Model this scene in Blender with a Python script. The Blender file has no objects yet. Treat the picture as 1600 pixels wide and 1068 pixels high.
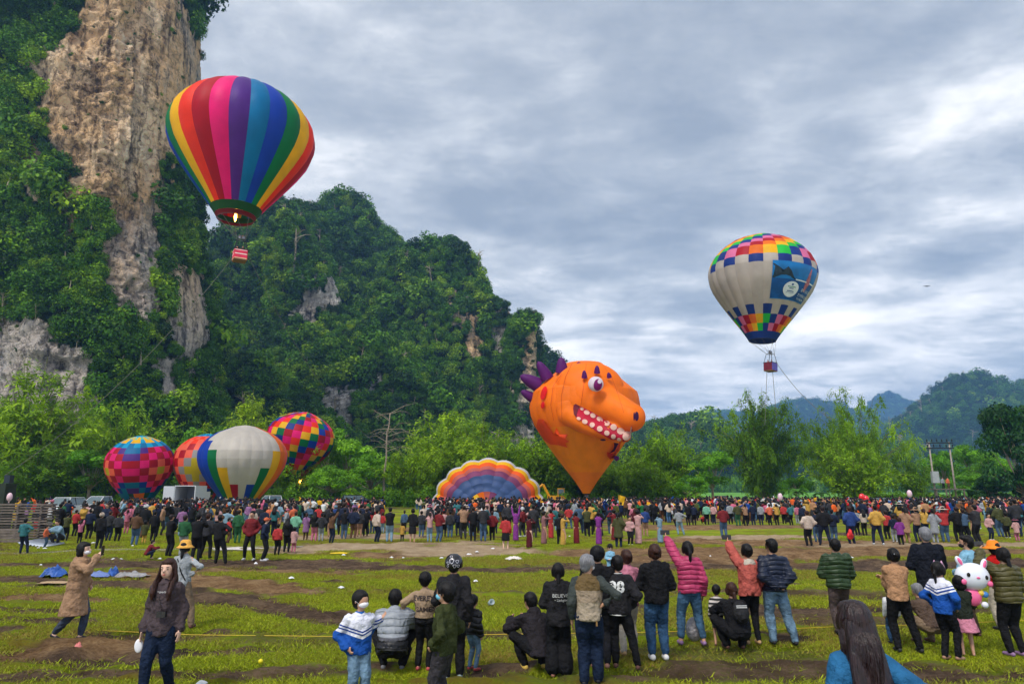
import bpy, bmesh, math, random
import numpy as np
from mathutils import Vector, Matrix
from math import radians, sin, cos, pi

# ------------------------------------------------------------------ camera, sky, sun, exposure
SC = bpy.context.scene
COL = SC.collection
CH = 2.3                       # camera height (m)
FPX = 1600 * 24 / 36.0         # focal length in photo pixels
PITCH = radians(12.27)
cam_d = bpy.data.cameras.new('camera')
cam_d.sensor_width = 36; cam_d.lens = 24
cam_d.clip_start = 0.1; cam_d.clip_end = 12000
cam = bpy.data.objects.new('camera', cam_d)
cam.location = (0, 0, CH)
cam.rotation_euler = (pi / 2 + PITCH, 0, 0)
COL.objects.link(cam)
SC.camera = cam

SUN_EL, SUN_AZ = radians(52), radians(-150)      # high, from behind the camera and to the left
world = bpy.data.worlds.new("World")
SC.world = world
world.use_nodes = True
nt = world.node_tree; nt.nodes.clear()
def _n(t, x, **kw):
    n = x.nodes.new(t)
    for k, v in kw.items(): setattr(n, k, v)
    return n
out = _n('ShaderNodeOutputWorld', nt)
sky = _n('ShaderNodeTexSky', nt, sky_type='NISHITA', sun_disc=False)
sky.sun_elevation = SUN_EL; sky.sun_rotation = SUN_AZ
bg1 = _n('ShaderNodeBackground', nt); bg1.inputs['Strength'].default_value = 0.08
bg2 = _n('ShaderNodeBackground', nt); bg2.inputs['Strength'].default_value = 0.70
nt.links.new(sky.outputs[0], bg1.inputs['Color'])
tc = _n('ShaderNodeTexCoord', nt)
sep = _n('ShaderNodeSeparateXYZ', nt); nt.links.new(tc.outputs['Generated'], sep.inputs[0])
def mth(op, a, b=None, t=None, clamp=False):
    t = t or nt
    n = t.nodes.new('ShaderNodeMath'); n.operation = op; n.use_clamp = clamp
    for i, v in enumerate((a, b)):
        if v is None: continue
        if isinstance(v, (int, float)): n.inputs[i].default_value = v
        else: t.links.new(v, n.inputs[i])
    return n.outputs[0]
zc = mth('ADD', mth('MAXIMUM', sep.outputs[2], 0.0), 0.17)
cmb = _n('ShaderNodeCombineXYZ', nt)
nt.links.new(mth('DIVIDE', sep.outputs[0], zc), cmb.inputs[0])
nt.links.new(mth('DIVIDE', sep.outputs[1], zc), cmb.inputs[1])
cmb.inputs[2].default_value = 3.7
def wnoise(scale, detail, rough, dist=0.0, off=(0, 0, 0), sc=(1, 1, 1)):
    mp = _n('ShaderNodeMapping', nt); mp.inputs['Location'].default_value = off; mp.inputs['Scale'].default_value = sc
    nt.links.new(cmb.outputs[0], mp.inputs['Vector'])
    n = _n('ShaderNodeTexNoise', nt); n.inputs['Scale'].default_value = scale; n.inputs['Detail'].default_value = detail
    n.inputs['Roughness'].default_value = rough; n.inputs['Distortion'].default_value = dist
    nt.links.new(mp.outputs[0], n.inputs['Vector']); return n.outputs['Fac']
n1 = wnoise(0.95, 10, 0.55, 0.0, (3.9, 1.7, 0), (1.1, 1.25, 1))
n2 = wnoise(2.8, 10, 0.60, 0.15, (0.4, 5.2, 0), (1.1, 1.5, 1))
n3 = wnoise(0.4, 3, 0.5, 0.0, (7.0, 2.0, 0))
cl = mth('ADD', mth('ADD', mth('MULTIPLY', n1, 0.50), mth('MULTIPLY', n2, 0.38)), mth('MULTIPLY', n3, 0.22))
# thinner, brighter cloud low over the horizon
low = mth('SUBTRACT', 1.0, mth('MULTIPLY', mth('MAXIMUM', sep.outputs[2], 0.0), 3.6), clamp=True)
cl = mth('ADD', cl, mth('MULTIPLY', low, 0.085))
rmp = _n('ShaderNodeValToRGB', nt)
e = rmp.color_ramp.elements
e[0].position = 0.43; e[0].color = (0.27, 0.305, 0.35, 1)
e[1].position = 0.685; e[1].color = (1.25, 1.20, 1.14, 1)
for p, c in ((0.495, (0.37, 0.40, 0.435, 1)), (0.55, (0.53, 0.55, 0.57, 1)), (0.605, (0.82, 0.815, 0.80, 1))):
    q = e.new(p); q.color = c
nt.links.new(cl, rmp.inputs[0])
nt.links.new(rmp.outputs[0], bg2.inputs['Color'])
mxs = _n('ShaderNodeMixShader', nt); mxs.inputs[0].default_value = 0.93
nt.links.new(bg1.outputs[0], mxs.inputs[1]); nt.links.new(bg2.outputs[0], mxs.inputs[2])
nt.links.new(mxs.outputs[0], out.inputs['Surface'])

sun_d = bpy.data.lights.new('sun', 'SUN')
sun_d.energy = 1.5; sun_d.angle = radians(14); sun_d.color = (1.0, 0.95, 0.87)
sun_o = bpy.data.objects.new('sun', sun_d)
_sd = Vector((sin(SUN_AZ) * cos(SUN_EL), cos(SUN_AZ) * cos(SUN_EL), sin(SUN_EL)))
sun_o.rotation_euler = _sd.to_track_quat('Z', 'Y').to_euler()
sun_o.location = (0, -20, 60)
COL.objects.link(sun_o)

SC.view_settings.view_transform = 'Standard'
SC.view_settings.look = 'None'
SC.view_settings.gamma = 1
SC.view_settings.use_curve_mapping = False
SC.view_settings.exposure = 1.12
SC.cycles.use_denoising = True
SC.cycles.max_bounces = 5
SC.cycles.diffuse_bounces = 2
SC.cycles.transparent_max_bounces = 6
SC.cycles.volume_bounces = 1

# ------------------------------------------------------------------ helpers
def ray(px, py):
    u = (px - 800) / FPX; v = (534 - py) / FPX
    return u, cos(PITCH) - v * sin(PITCH), sin(PITCH) + v * cos(PITCH)
def P(px, py, Y):
    """the place at depth Y that a photo pixel shows"""
    x, y, z = ray(px, py); k = Y / y
    return Vector((x * k, Y, CH + z * k))
def G(px, py):
    """the place on flat ground that a photo pixel shows"""
    x, y, z = ray(px, py); k = -CH / z
    return Vector((x * k, y * k, 0))
def proj(V):
    """numpy (n,3) -> px, py"""
    x = V[:, 0]; y = V[:, 1]; z = V[:, 2] - CH
    d = y * cos(PITCH) + z * sin(PITCH); u = -y * sin(PITCH) + z * cos(PITCH)
    d = np.where(d > .1, d, .1)
    return 800 + FPX * x / d, 534 - FPX * u / d

def _h(ix, iy, iz, seed):
    h = (ix * 73856093) ^ (iy * 19349663) ^ (iz * 83492791) ^ (seed * 2654435761)
    h = h & 0xffffffff
    h = ((h ^ (h >> 15)) * 2246822519) & 0xffffffff
    h = ((h ^ (h >> 13)) * 3266489917) & 0xffffffff
    return ((h ^ (h >> 16)) & 0xffffff) / float(0x1000000)
def vnoise(x, y, z, seed=0):
    x, y, z = np.broadcast_arrays(np.asarray(x, float), np.asarray(y, float), np.asarray(z, float))
    fx = np.floor(x); fy = np.floor(y); fz = np.floor(z)
    ix = fx.astype(np.int64); iy = fy.astype(np.int64); iz = fz.astype(np.int64)
    tx = x - fx; ty = y - fy; tz = z - fz
    tx = tx * tx * (3 - 2 * tx); ty = ty * ty * (3 - 2 * ty); tz = tz * tz * (3 - 2 * tz)
    r = 0
    for dx in (0, 1):
        for dy in (0, 1):
            for dz in (0, 1):
                w = (tx if dx else 1 - tx) * (ty if dy else 1 - ty) * (tz if dz else 1 - tz)
                r = r + w * _h(ix + dx, iy + dy, iz + dz, seed)
    return r * 2 - 1
def fbm(x, y, z, octv=4, seed=0, gain=.5):
    a, s, f, n = 1.0, 0.0, 1.0, 0.0
    for o in range(octv):
        s = s + a * vnoise(np.asarray(x) * f, np.asarray(y) * f, np.asarray(z) * f, seed + o * 17); n += a
        a *= gain; f *= 2.03
    return s / n
def sstep(a, b, x):
    t = np.clip((x - a) / (b - a), 0, 1); return t * t * (3 - 2 * t)

def tag(o, label=None, cat=None, group=None, kind=None):
    if label: o['label'] = label
    if cat: o['category'] = cat
    if group: o['group'] = group
    if kind: o['kind'] = kind
    return o
def link(o, parent=None):
    COL.objects.link(o)
    if parent is not None: o.parent = parent
    return o
def empty(name, loc=(0, 0, 0), rz=0.0):
    o = bpy.data.objects.new(name, None); o.location = loc; o.rotation_euler = (0, 0, rz); o.empty_display_size = .2
    COL.objects.link(o); return o
def mesh_np(name, V, Fq, mats=(), fm=None, smooth=True):
    """mesh from numpy verts and an (n,3|4) int array or a list of tuples"""
    me = bpy.data.meshes.new(name)
    V = np.asarray(V, dtype=np.float32)
    if isinstance(Fq, np.ndarray):
        k = Fq.shape[1]; n = len(Fq)
        me.vertices.add(len(V)); me.vertices.foreach_set('co', V.ravel())
        me.loops.add(n * k); me.loops.foreach_set('vertex_index', Fq.astype(np.int32).ravel())
        me.polygons.add(n); me.polygons.foreach_set('loop_start', np.arange(0, n * k, k, dtype=np.int32))
        me.polygons.foreach_set('loop_total', np.full(n, k, dtype=np.int32))
        if fm is not None: me.polygons.foreach_set('material_index', np.asarray(fm, dtype=np.int32))
        me.update(calc_edges=True)
    else:
        me.from_pydata([tuple(v) for v in V.tolist()], [], Fq)
        if fm is not None: me.polygons.foreach_set('material_index', np.asarray(fm, dtype=np.int32))
    me.polygons.foreach_set('use_smooth', np.full(len(me.polygons), smooth, dtype=bool))
    for m in mats: me.materials.append(m)
    me.update()
    return me
def obj(name, me, parent=None, loc=None):
    o = bpy.data.objects.new(name, me)
    if loc is not None: o.location = loc
    return link(o, parent)
def grid_faces(nu, nv, wrap=False):
    """quads of an (nv+1) x (nu+1) vertex grid (nu columns; wrap joins last column to first)"""
    cols = nu if wrap else nu + 1
    i, j = np.meshgrid(np.arange(nv), np.arange(nu), indexing='ij')
    a = i * cols + j; b = i * cols + (j + 1) % cols
    return np.stack([a, b, b + cols, a + cols], -1).reshape(-1, 4)

class MB:
    """collects simple solids into ONE mesh"""
    def __init__(s): s.v = []; s.f = []; s.m = []
    def add(s, V, F, mi=0):
        b = len(s.v); s.v.extend([tuple(v) for v in V]); s.f.extend([tuple(b + i for i in f) for f in F]); s.m.extend([mi] * len(F)); return s
    def box(s, c, d, rz=0.0, mi=0, M=None):
        x, y, z = (q / 2 for q in d); V = []
        R = M or Matrix.Rotation(rz, 3, 'Z')
        for sx, sy, sz in ((-1,-1,-1),(1,-1,-1),(1,1,-1),(-1,1,-1),(-1,-1,1),(1,-1,1),(1,1,1),(-1,1,1)):
            V.append(Vector(c) + R @ Vector((sx * x, sy * y, sz * z)))
        return s.add(V, [(0,3,2,1),(4,5,6,7),(0,1,5,4),(1,2,6,5),(2,3,7,6),(3,0,4,7)], mi)
    def tube(s, pts, rad, n=6, mi=0, cap=True):
        pts = [Vector(p) for p in pts]
        if not hasattr(rad, '__len__'): rad = [rad] * len(pts)
        V = []; F = []; up = None
        for i, p in enumerate(pts):
            t = (pts[min(i + 1, len(pts) - 1)] - pts[max(i - 1, 0)]).normalized()
            if up is None: up = Vector((0, 0, 1)) if abs(t.z) < .9 else Vector((1, 0, 0))
            a = t.cross(up)
            if a.length < 1e-4: a = t.orthogonal()
            a.normalize(); b = t.cross(a).normalized(); up = -b if False else up
            for k in range(n):
                an = 2 * pi * k / n; V.append(p + (a * cos(an) + b * sin(an)) * rad[i])
        for i in range(len(pts) - 1):
            for k in range(n):
                a0 = i * n + k; a1 = i * n + (k + 1) % n; F.append((a0, a1, a1 + n, a0 + n))
        if cap and n > 2:
            F.append(tuple(range(n - 1, -1, -1))); F.append(tuple((len(pts) - 1) * n + k for k in range(n)))
        return s.add(V, F, mi)
    def ell(s, c, r, nu=12, nv=8, mi=0, M=None):
        V = []; F = []; R = M or Matrix.Identity(3); c = Vector(c)
        if not hasattr(r, '__len__'): r = (r, r, r)
        for i in range(nv + 1):
            ph = pi * i / nv
            for k in range(nu):
                th = 2 * pi * k / nu
                V.append(c + R @ Vector((r[0] * sin(ph) * cos(th), r[1] * sin(ph) * sin(th), r[2] * cos(ph))))
        for i in range(nv):
            for k in range(nu):
                a0 = i * nu + k; a1 = i * nu + (k + 1) % nu; F.append((a0, a0 + nu, a1 + nu, a1))
        return s.add(V, F, mi)
    def lathe(s, prof, n=16, mi=0, c=(0, 0, 0)):
        V = []; F = []
        for (r, z) in prof:
            for k in range(n):
                a = 2 * pi * k / n; V.append((c[0] + r * cos(a), c[1] + r * sin(a), c[2] + z))
        for i in range(len(prof) - 1):
            for k in range(n):
                a0 = i * n + k; a1 = i * n + (k + 1) % n; F.append((a0, a1, a1 + n, a0 + n))
        return s.add(V, F, mi)
    def mesh(s, name, mats, smooth=False):
        me = bpy.data.meshes.new(name); me.from_pydata(s.v, [], s.f)
        for m in (mats if isinstance(mats, (list, tuple)) else [mats]): me.materials.append(m)
        me.polygons.foreach_set('material_index', s.m); me.polygons.foreach_set('use_smooth', [smooth] * len(s.f)); me.update()
        return me
    def build(s, name, mats, parent=None, loc=None, smooth=False):
        return obj(name, s.mesh(name, mats, smooth), parent, loc)

def srgb(r, g, b):
    f = lambda c: (c / 255 / 12.92) if c / 255 <= .04045 else ((c / 255 + .055) / 1.055) ** 2.4
    return (f(r), f(g), f(b))
_MC = {}
def mat(name, color, rough=.7, var=.15, vscale=3.0, bump=0.0, bscale=30.0, trans=0.0, spec=.3, metal=0.0, emis=None, objrand=0.0, coords='Object', sheen=0.0):
    if name in _MC: return _MC[name]
    m = bpy.data.materials.new(name); m.use_nodes = True; _MC[name] = m
    t = m.node_tree; N = t.nodes; L = t.links; b = N['Principled BSDF']
    b.inputs['Roughness'].default_value = rough; b.inputs['Metallic'].default_value = metal
    b.inputs['Specular IOR Level'].default_value = spec
    if sheen: b.inputs['Sheen Weight'].default_value = sheen
    m.diffuse_color = (*color[:3], 1)
    tcn = N.new('ShaderNodeTexCoord')
    col = None
    if var or objrand:
        nz = N.new('ShaderNodeTexNoise'); nz.inputs['Scale'].default_value = vscale; nz.inputs['Detail'].default_value = 5
        L.new(tcn.outputs[coords], nz.inputs['Vector'])
        mr = N.new('ShaderNodeMapRange'); mr.inputs['From Min'].default_value = .3; mr.inputs['From Max'].default_value = .7
        mr.inputs['To Min'].default_value = 1 - var; mr.inputs['To Max'].default_value = 1 + var
        L.new(nz.outputs['Fac'], mr.inputs['Value'])
        v = mr.outputs[0]
        if objrand:
            oi = N.new('ShaderNodeObjectInfo')
            mr2 = N.new('ShaderNodeMapRange'); mr2.inputs['To Min'].default_value = 1 - objrand; mr2.inputs['To Max'].default_value = 1 + objrand
            L.new(oi.outputs['Random'], mr2.inputs['Value']); v = mth('MULTIPLY', v, mr2.outputs[0], t)
        vm = N.new('ShaderNodeVectorMath'); vm.operation = 'SCALE'; vm.inputs[0].default_value = color[:3]
        L.new(v, vm.inputs['Scale']); L.new(vm.outputs[0], b.inputs['Base Color'])
        col = vm.outputs[0]
    else:
        b.inputs['Base Color'].default_value = (*color[:3], 1)
    if bump:
        nb = N.new('ShaderNodeTexNoise'); nb.inputs['Scale'].default_value = bscale; nb.inputs['Detail'].default_value = 4
        L.new(tcn.outputs[coords], nb.inputs['Vector'])
        bm = N.new('ShaderNodeBump'); bm.inputs['Strength'].default_value = bump; bm.inputs['Distance'].default_value = .05
        L.new(nb.outputs['Fac'], bm.inputs['Height']); L.new(bm.outputs[0], b.inputs['Normal'])
    if trans:
        tr = N.new('ShaderNodeBsdfTranslucent'); mx = N.new('ShaderNodeMixShader'); mx.inputs[0].default_value = trans
        if col is not None: L.new(col, tr.inputs['Color'])
        else: tr.inputs['Color'].default_value = (*color[:3], 1)
        L.new(b.outputs[0], mx.inputs[1]); L.new(tr.outputs[0], mx.inputs[2]); L.new(mx.outputs[0], N['Material Output'].inputs['Surface'])
    if emis:
        b.inputs['Emission Color'].default_value = (*emis[:3], 1); b.inputs['Emission Strength'].default_value = emis[3]
    return m
# ------------------------------------------------------------------ leaf material and crowns
def leaf_mat(name, c1, c2, c3=None, trans=.25):
    """c1..c2 picked by the tint carried on each instance (or at random per object)"""
    m = bpy.data.materials.new(name); m.use_nodes = True
    t = m.node_tree; N = t.nodes; L = t.links; b = N['Principled BSDF']
    b.inputs['Roughness'].default_value = .6; b.inputs['Specular IOR Level'].default_value = .25
    at = N.new('ShaderNodeAttribute'); at.attribute_type = 'INSTANCER'; at.attribute_name = 'tint'
    at2 = N.new('ShaderNodeAttribute'); at2.attribute_type = 'GEOMETRY'; at2.attribute_name = 'lv'
    oi = N.new('ShaderNodeObjectInfo')
    r = N.new('ShaderNodeValToRGB'); e = r.color_ramp.elements
    e[0].position = 0; e[0].color = (*c1, 1); e[1].position = 1; e[1].color = (*(c3 or c2), 1)
    if c3: q = e.new(.55); q.color = (*c2, 1)
    s = mth('ADD', at.outputs['Fac'], mth('MULTIPLY', mth('SUBTRACT', oi.outputs['Random'], .5, t), .22, t), t)
    s = mth('ADD', s, mth('MULTIPLY', mth('SUBTRACT', at2.outputs['Fac'], .5, t), .35, t), t)
    L.new(s, r.inputs[0])
    hs = N.new('ShaderNodeHueSaturation'); L.new(r.outputs[0], hs.inputs['Color'])
    L.new(mth('ADD', .62, mth('MULTIPLY', at2.outputs['Fac'], .76, t), t), hs.inputs['Value'])
    L.new(hs.outputs[0], b.inputs['Base Color'])
    tr = N.new('ShaderNodeBsdfTranslucent'); L.new(hs.outputs[0], tr.inputs['Color'])
    mx = N.new('ShaderNodeMixShader'); mx.inputs[0].default_value = trans
    L.new(b.outputs[0], mx.inputs[1]); L.new(tr.outputs[0], mx.inputs[2]); L.new(mx.outputs[0], N['Material Output'].inputs['Surface'])
    return m
def leaf_quads(C, Nrm, size, asp, rng, droop=0.0):
    """leaf quads at centres C facing roughly Nrm -> V, F"""
    n = len(C)
    Nn = Nrm + rng.normal(0, .45, (n, 3)); Nn /= np.linalg.norm(Nn, axis=1)[:, None] + 1e-9
    A = rng.normal(0, 1, (n, 3)); A[:, 2] -= droop
    A -= Nn * (A * Nn).sum(1)[:, None]; A /= np.linalg.norm(A, axis=1)[:, None] + 1e-9
    B = np.cross(Nn, A)
    s = size * rng.uniform(.6, 1.35, n)[:, None]
    a = A * s; b = B * s * asp
    V = np.stack([C - a, C + b, C + a, C - b], 1).reshape(-1, 3)
    F = np.arange(n * 4).reshape(-1, 4)
    return V, F
def set_lv(me, vals_per_face, k=4):
    a = me.attributes.new('lv', 'FLOAT', 'POINT'); a.data.foreach_set('value', np.repeat(vals_per_face, k).astype(np.float32))
def crown_mesh(name, m, R=1.0, nblob=9, nleaf=330, leaf=.16, asp=.55, flat=.8, seed=0, hollow=.75):
    rng = np.random.RandomState(seed)
    bc = rng.normal(0, 1, (nblob, 3)); bc /= np.linalg.norm(bc, axis=1)[:, None]
    bc *= (rng.uniform(.25, .68, nblob))[:, None] * R; bc[:, 2] *= flat
    br = rng.uniform(.34, .52, nblob) * R
    w = br ** 2; w /= w.sum()
    k = rng.choice(nblob, nleaf, p=w)
    d = rng.normal(0, 1, (nleaf, 3)); d[:, 2] += .25; d /= np.linalg.norm(d, axis=1)[:, None]
    C = bc[k] + d * (br[k] * rng.uniform(hollow, 1.08, nleaf))[:, None]
    V, F = leaf_quads(C, d + np.array([0, 0, .25]), leaf * R, asp, rng)
    me = mesh_np(name, V, F, [m], smooth=False)
    lv = np.clip(.5 + .25 * rng.normal(0, 1, nleaf) + .25 * (rng.uniform(-1, 1, nblob)[k]), 0, 1)
    set_lv(me, lv)
    return me

def instancer_group(coll):
    g = bpy.data.node_groups.new('scatter', 'GeometryNodeTree')
    g.interface.new_socket('Geometry', in_out='INPUT', socket_type='NodeSocketGeometry')
    g.interface.new_socket('Geometry', in_out='OUTPUT', socket_type='NodeSocketGeometry')
    N = g.nodes; L = g.links
    gi = N.new('NodeGroupInput'); go = N.new('NodeGroupOutput')
    ip = N.new('GeometryNodeInstanceOnPoints'); ci = N.new('GeometryNodeCollectionInfo')
    ci.inputs['Collection'].default_value = coll; ci.inputs['Separate Children'].default_value = True; ci.inputs['Reset Children'].default_value = True
    ip.inputs['Pick Instance'].default_value = True
    def na(nm, dt):
        a = N.new('GeometryNodeInputNamedAttribute'); a.data_type = dt; a.inputs['Name'].default_value = nm; return a.outputs['Attribute']
    L.new(gi.outputs[0], ip.inputs['Points']); L.new(ci.outputs[0], ip.inputs['Instance'])
    L.new(na('vid', 'INT'), ip.inputs['Instance Index'])
    e2r = N.new('FunctionNodeEulerToRotation'); L.new(na('rot', 'FLOAT_VECTOR'), e2r.inputs[0]); L.new(e2r.outputs[0], ip.inputs['Rotation'])
    L.new(na('scl', 'FLOAT_VECTOR'), ip.inputs['Scale'])
    L.new(ip.outputs[0], go.inputs[0])
    return g
def proto_coll(name, meshes):
    c = bpy.data.collections.new(name)
    for i, me in enumerate(meshes):
        o = bpy.data.objects.new('%s_%02d' % (name, i), me); c.objects.link(o)
    return c
def scatter(name, coll, Pts, rot, scl, vid, tint, parent=None):
    me = bpy.data.meshes.new(name); me.vertices.add(len(Pts)); me.vertices.foreach_set('co', np.asarray(Pts, np.float32).ravel())
    a = me.attributes.new('rot', 'FLOAT_VECTOR', 'POINT'); a.data.foreach_set('vector', np.asarray(rot, np.float32).ravel())
    a = me.attributes.new('scl', 'FLOAT_VECTOR', 'POINT'); a.data.foreach_set('vector', np.asarray(scl, np.float32).ravel())
    a = me.attributes.new('vid', 'INT', 'POINT'); a.data.foreach_set('value', np.asarray(vid, np.int32))
    a = me.attributes.new('tint', 'FLOAT', 'POINT'); a.data.foreach_set('value', np.asarray(tint, np.float32))
    me.update()
    o = obj(name, me, parent)
    md = o.modifiers.new('scatter', 'NODES'); md.node_group = instancer_group(coll)
    return o

# ------------------------------------------------------------------ materials of rock and hillside soil
def rock_mat(name, ca, cb, cc, haze=0):
    m = bpy.data.materials.new(name); m.use_nodes = True
    t = m.node_tree; N = t.nodes; L = t.links; b = N['Principled BSDF']; b.inputs['Roughness'].default_value = .9
    b.inputs['Specular IOR Level'].default_value = .1
    tcn = N.new('ShaderNodeTexCoord')
    def nz(scale, sc, detail=6, rough=.6, dist=0.0):
        mp = N.new('ShaderNodeMapping'); mp.inputs['Scale'].default_value = sc; L.new(tcn.outputs['Object'], mp.inputs['Vector'])
        n = N.new('ShaderNodeTexNoise'); n.inputs['Scale'].default_value = scale; n.inputs['Detail'].default_value = detail
        n.inputs['Roughness'].default_value = rough; n.inputs['Distortion'].default_value = dist
        L.new(mp.outputs[0], n.inputs['Vector']); return n.outputs['Fac']
    streak = nz(.42, (1, 1, .09), 9, .68, .25)
    patch = nz(.045, (1, 1, .6), 5, .6)
    fine = nz(.8, (1, 1, .8), 8, .75)
    strat = nz(.35, (.35, .35, 2.2), 5, .65, .4)
    r1 = N.new('ShaderNodeValToRGB'); e = r1.color_ramp.elements
    e[0].position = .36; e[0].color = (*ca, 1); e[1].position = .66; e[1].color = (*cc, 1); q = e.new(.5); q.color = (*cb, 1)
    L.new(mth('ADD', mth('MULTIPLY', patch, .72, t), mth('MULTIPLY', streak, .28, t), t), r1.inputs[0])
    r2 = N.new('ShaderNodeValToRGB'); e = r2.color_ramp.elements   # dark water stains running down
    e[0].position = .41; e[0].color = (.10, .10, .11, 1); e[1].position = .51; e[1].color = (1, 1, 1, 1)
    L.new(mth('ADD', mth('MULTIPLY', streak, .65, t), mth('MULTIPLY', fine, .35, t), t), r2.inputs[0])
    wv = N.new('ShaderNodeTexNoise'); wv.inputs['Scale'].default_value = .5; wv.inputs['Detail'].default_value = 5; L.new(tcn.outputs['Object'], wv.inputs['Vector'])
    va = N.new('ShaderNodeVectorMath'); va.operation = 'MULTIPLY_ADD'; L.new(wv.outputs['Color'], va.inputs[0]); va.inputs[1].default_value = (6, 6, 6); L.new(tcn.outputs['Object'], va.inputs[2])
    mpv = N.new('ShaderNodeMapping'); mpv.inputs['Scale'].default_value = (.34, .34, .24); L.new(va.outputs[0], mpv.inputs['Vector'])
    vo = N.new('ShaderNodeTexVoronoi'); vo.feature = 'DISTANCE_TO_EDGE'; vo.inputs['Scale'].default_value = 1.0; L.new(mpv.outputs[0], vo.inputs['Vector'])
    vc = N.new('ShaderNodeTexVoronoi'); vc.feature = 'F1'; vc.inputs['Scale'].default_value = 1.0; L.new(mpv.outputs[0], vc.inputs['Vector'])
    crack = N.new('ShaderNodeMapRange'); crack.inputs['From Max'].default_value = .07; L.new(vo.outputs['Distance'], crack.inputs['Value'])
    fine2 = nz(2.6, (1, 1, .7), 8, .8)
    mx = N.new('ShaderNodeMix'); mx.data_type = 'RGBA'; mx.blend_type = 'MULTIPLY'; mx.inputs[0].default_value = .85
    bl = mth('ADD', mth('ADD', .72, mth('MULTIPLY', crack.outputs[0], .52, t), t), mth('ADD', mth('MULTIPLY', mth('SUBTRACT', fine2, .2, t), 1.3, t), mth('MULTIPLY', mth('SUBTRACT', vc.outputs['Distance'], .4, t), -.35, t), t), t)
    sc_ = N.new('ShaderNodeVectorMath'); sc_.operation = 'SCALE'; L.new(r2.outputs[0], sc_.inputs[0]); L.new(bl, sc_.inputs['Scale'])
    sz = N.new('ShaderNodeSeparateXYZ'); L.new(tcn.outputs['Object'], sz.inputs[0])
    lowf = N.new('ShaderNodeMapRange'); lowf.inputs['From Min'].default_value = 62; lowf.inputs['From Max'].default_value = 34; L.new(mth('ADD', sz.outputs[2], mth('MULTIPLY', patch, 30, t), t), lowf.inputs['Value']); lowf.inputs['From Min'].default_value = 80; lowf.inputs['From Max'].default_value = 50
    gm_ = N.new('ShaderNodeMix'); gm_.data_type = 'RGBA'; L.new(mth('MULTIPLY', lowf.outputs[0], .8, t), gm_.inputs[0]); L.new(r1.outputs[0], gm_.inputs[6]); gm_.inputs[7].default_value = (.50, .47, .45, 1)
    L.new(gm_.outputs[2], mx.inputs[6]); L.new(sc_.outputs[0], mx.inputs[7])
    veg = N.new('ShaderNodeAttribute'); veg.attribute_name = 'veg'
    mx2 = N.new('ShaderNodeMix'); mx2.data_type = 'RGBA'
    L.new(veg.outputs['Fac'], mx2.inputs[0]); L.new(mx.outputs[2], mx2.inputs[6]); mx2.inputs[7].default_value = (.018, .035, .008, 1)
    L.new(mx2.outputs[2], b.inputs['Base Color'])
    A_ = lambda a, b_: mth('ADD', a, b_, t)
    hgt = A_(A_(mth('MULTIPLY', crack.outputs[0], .7, t), mth('MULTIPLY', fine2, .8, t)), A_(A_(mth('MULTIPLY', streak, 2.0, t), mth('MULTIPLY', fine, .9, t)), mth('MULTIPLY', strat, 1.2, t)))
    bm = N.new('ShaderNodeBump'); bm.inputs['Strength'].default_value = 1.0; bm.inputs['Distance'].default_value = 1.6
    L.new(hgt, bm.inputs['Height']); L.new(bm.outputs[0], b.inputs['Normal'])
    return m
M_ROCK = rock_mat('limestone_warm', (.44, .40, .35), (.66, .42, .21), (.88, .72, .52))
M_ROCKG = rock_mat('limestone_grey', (.32, .32, .32), (.48, .42, .36), (.72, .68, .62))
M_FAR = rock_mat('far_hillside', (.02, .045, .012), (.02, .045, .012), (.02, .045, .012))

# ------------------------------------------------------------------ karst towers
LEAF_H = leaf_mat('hillside_leaves', (.010, .042, .001), (.070, .200, .002), (.25, .39, .004))
CROWNS = [crown_mesh('hill_crown_%d' % i, LEAF_H, 1, 10 + i % 4, 620, .098, .62, .85, 40 + i) for i in range(5)]
def vine_mesh(seed):
    rng = np.random.RandomState(seed); n = 520
    x = rng.normal(0, .33, n); z = -rng.uniform(0, 1, n) ** .8 * 2.2 + .5; y = rng.normal(0, .18, n)
    C = np.stack([x * (1 - .25 * np.clip(-z, 0, 2)), y, z], 1)
    d = np.stack([x, y * 3, np.full(n, .1)], 1)
    V, F = leaf_quads(C, d, .085, .6, rng, droop=1.0); me = mesh_np('hill_vine_%d' % seed, V, F, [LEAF_H], smooth=False)
    set_lv(me, np.clip(rng.normal(.5, .3, n), 0, 1)); return me
M_BARK = mat('pale_bark', (.30, .25, .18), .9, .3, 6, .6, 20)
def snag_mesh(seed):
    rg = random.Random(seed); mb = MB(); mb.tube([(0, 0, -1.2), (.08, .05, .6), (.02, .0, 1.9)], [.07, .055, .02], 4)
    for i in range(12):
        z = rg.uniform(.2, 1.7); a = rg.uniform(0, 6.28); L = rg.uniform(.35, .8); mb.tube([(.04, .02, z), (L * .6 * cos(a), L * .6 * sin(a), z + .25), (L * cos(a), L * sin(a), z + .3)], [.035, .022, .008], 3)
    return mb.mesh('bare_snag', M_BARK)
HILL_COLL = proto_coll('hill_crowns', CROWNS + [vine_mesh(7), vine_mesh(8), snag_mesh(9)])
HP = []; HR = []; HS = []; HV = []; HT = []      # crowns over the karst hills

def polymask(px, py, poly):
    """points in polygon, numpy"""
    ins = np.zeros(len(px), bool); n = len(poly)
    for i in range(n):
        x0, y0 = poly[i]; x1, y1 = poly[(i + 1) % n]
        c = ((y0 > py) != (y1 > py)) & (px < (x1 - x0) * (py - y0) / (y1 - y0 + 1e-9) + x0)
        ins ^= c
    return ins

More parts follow.
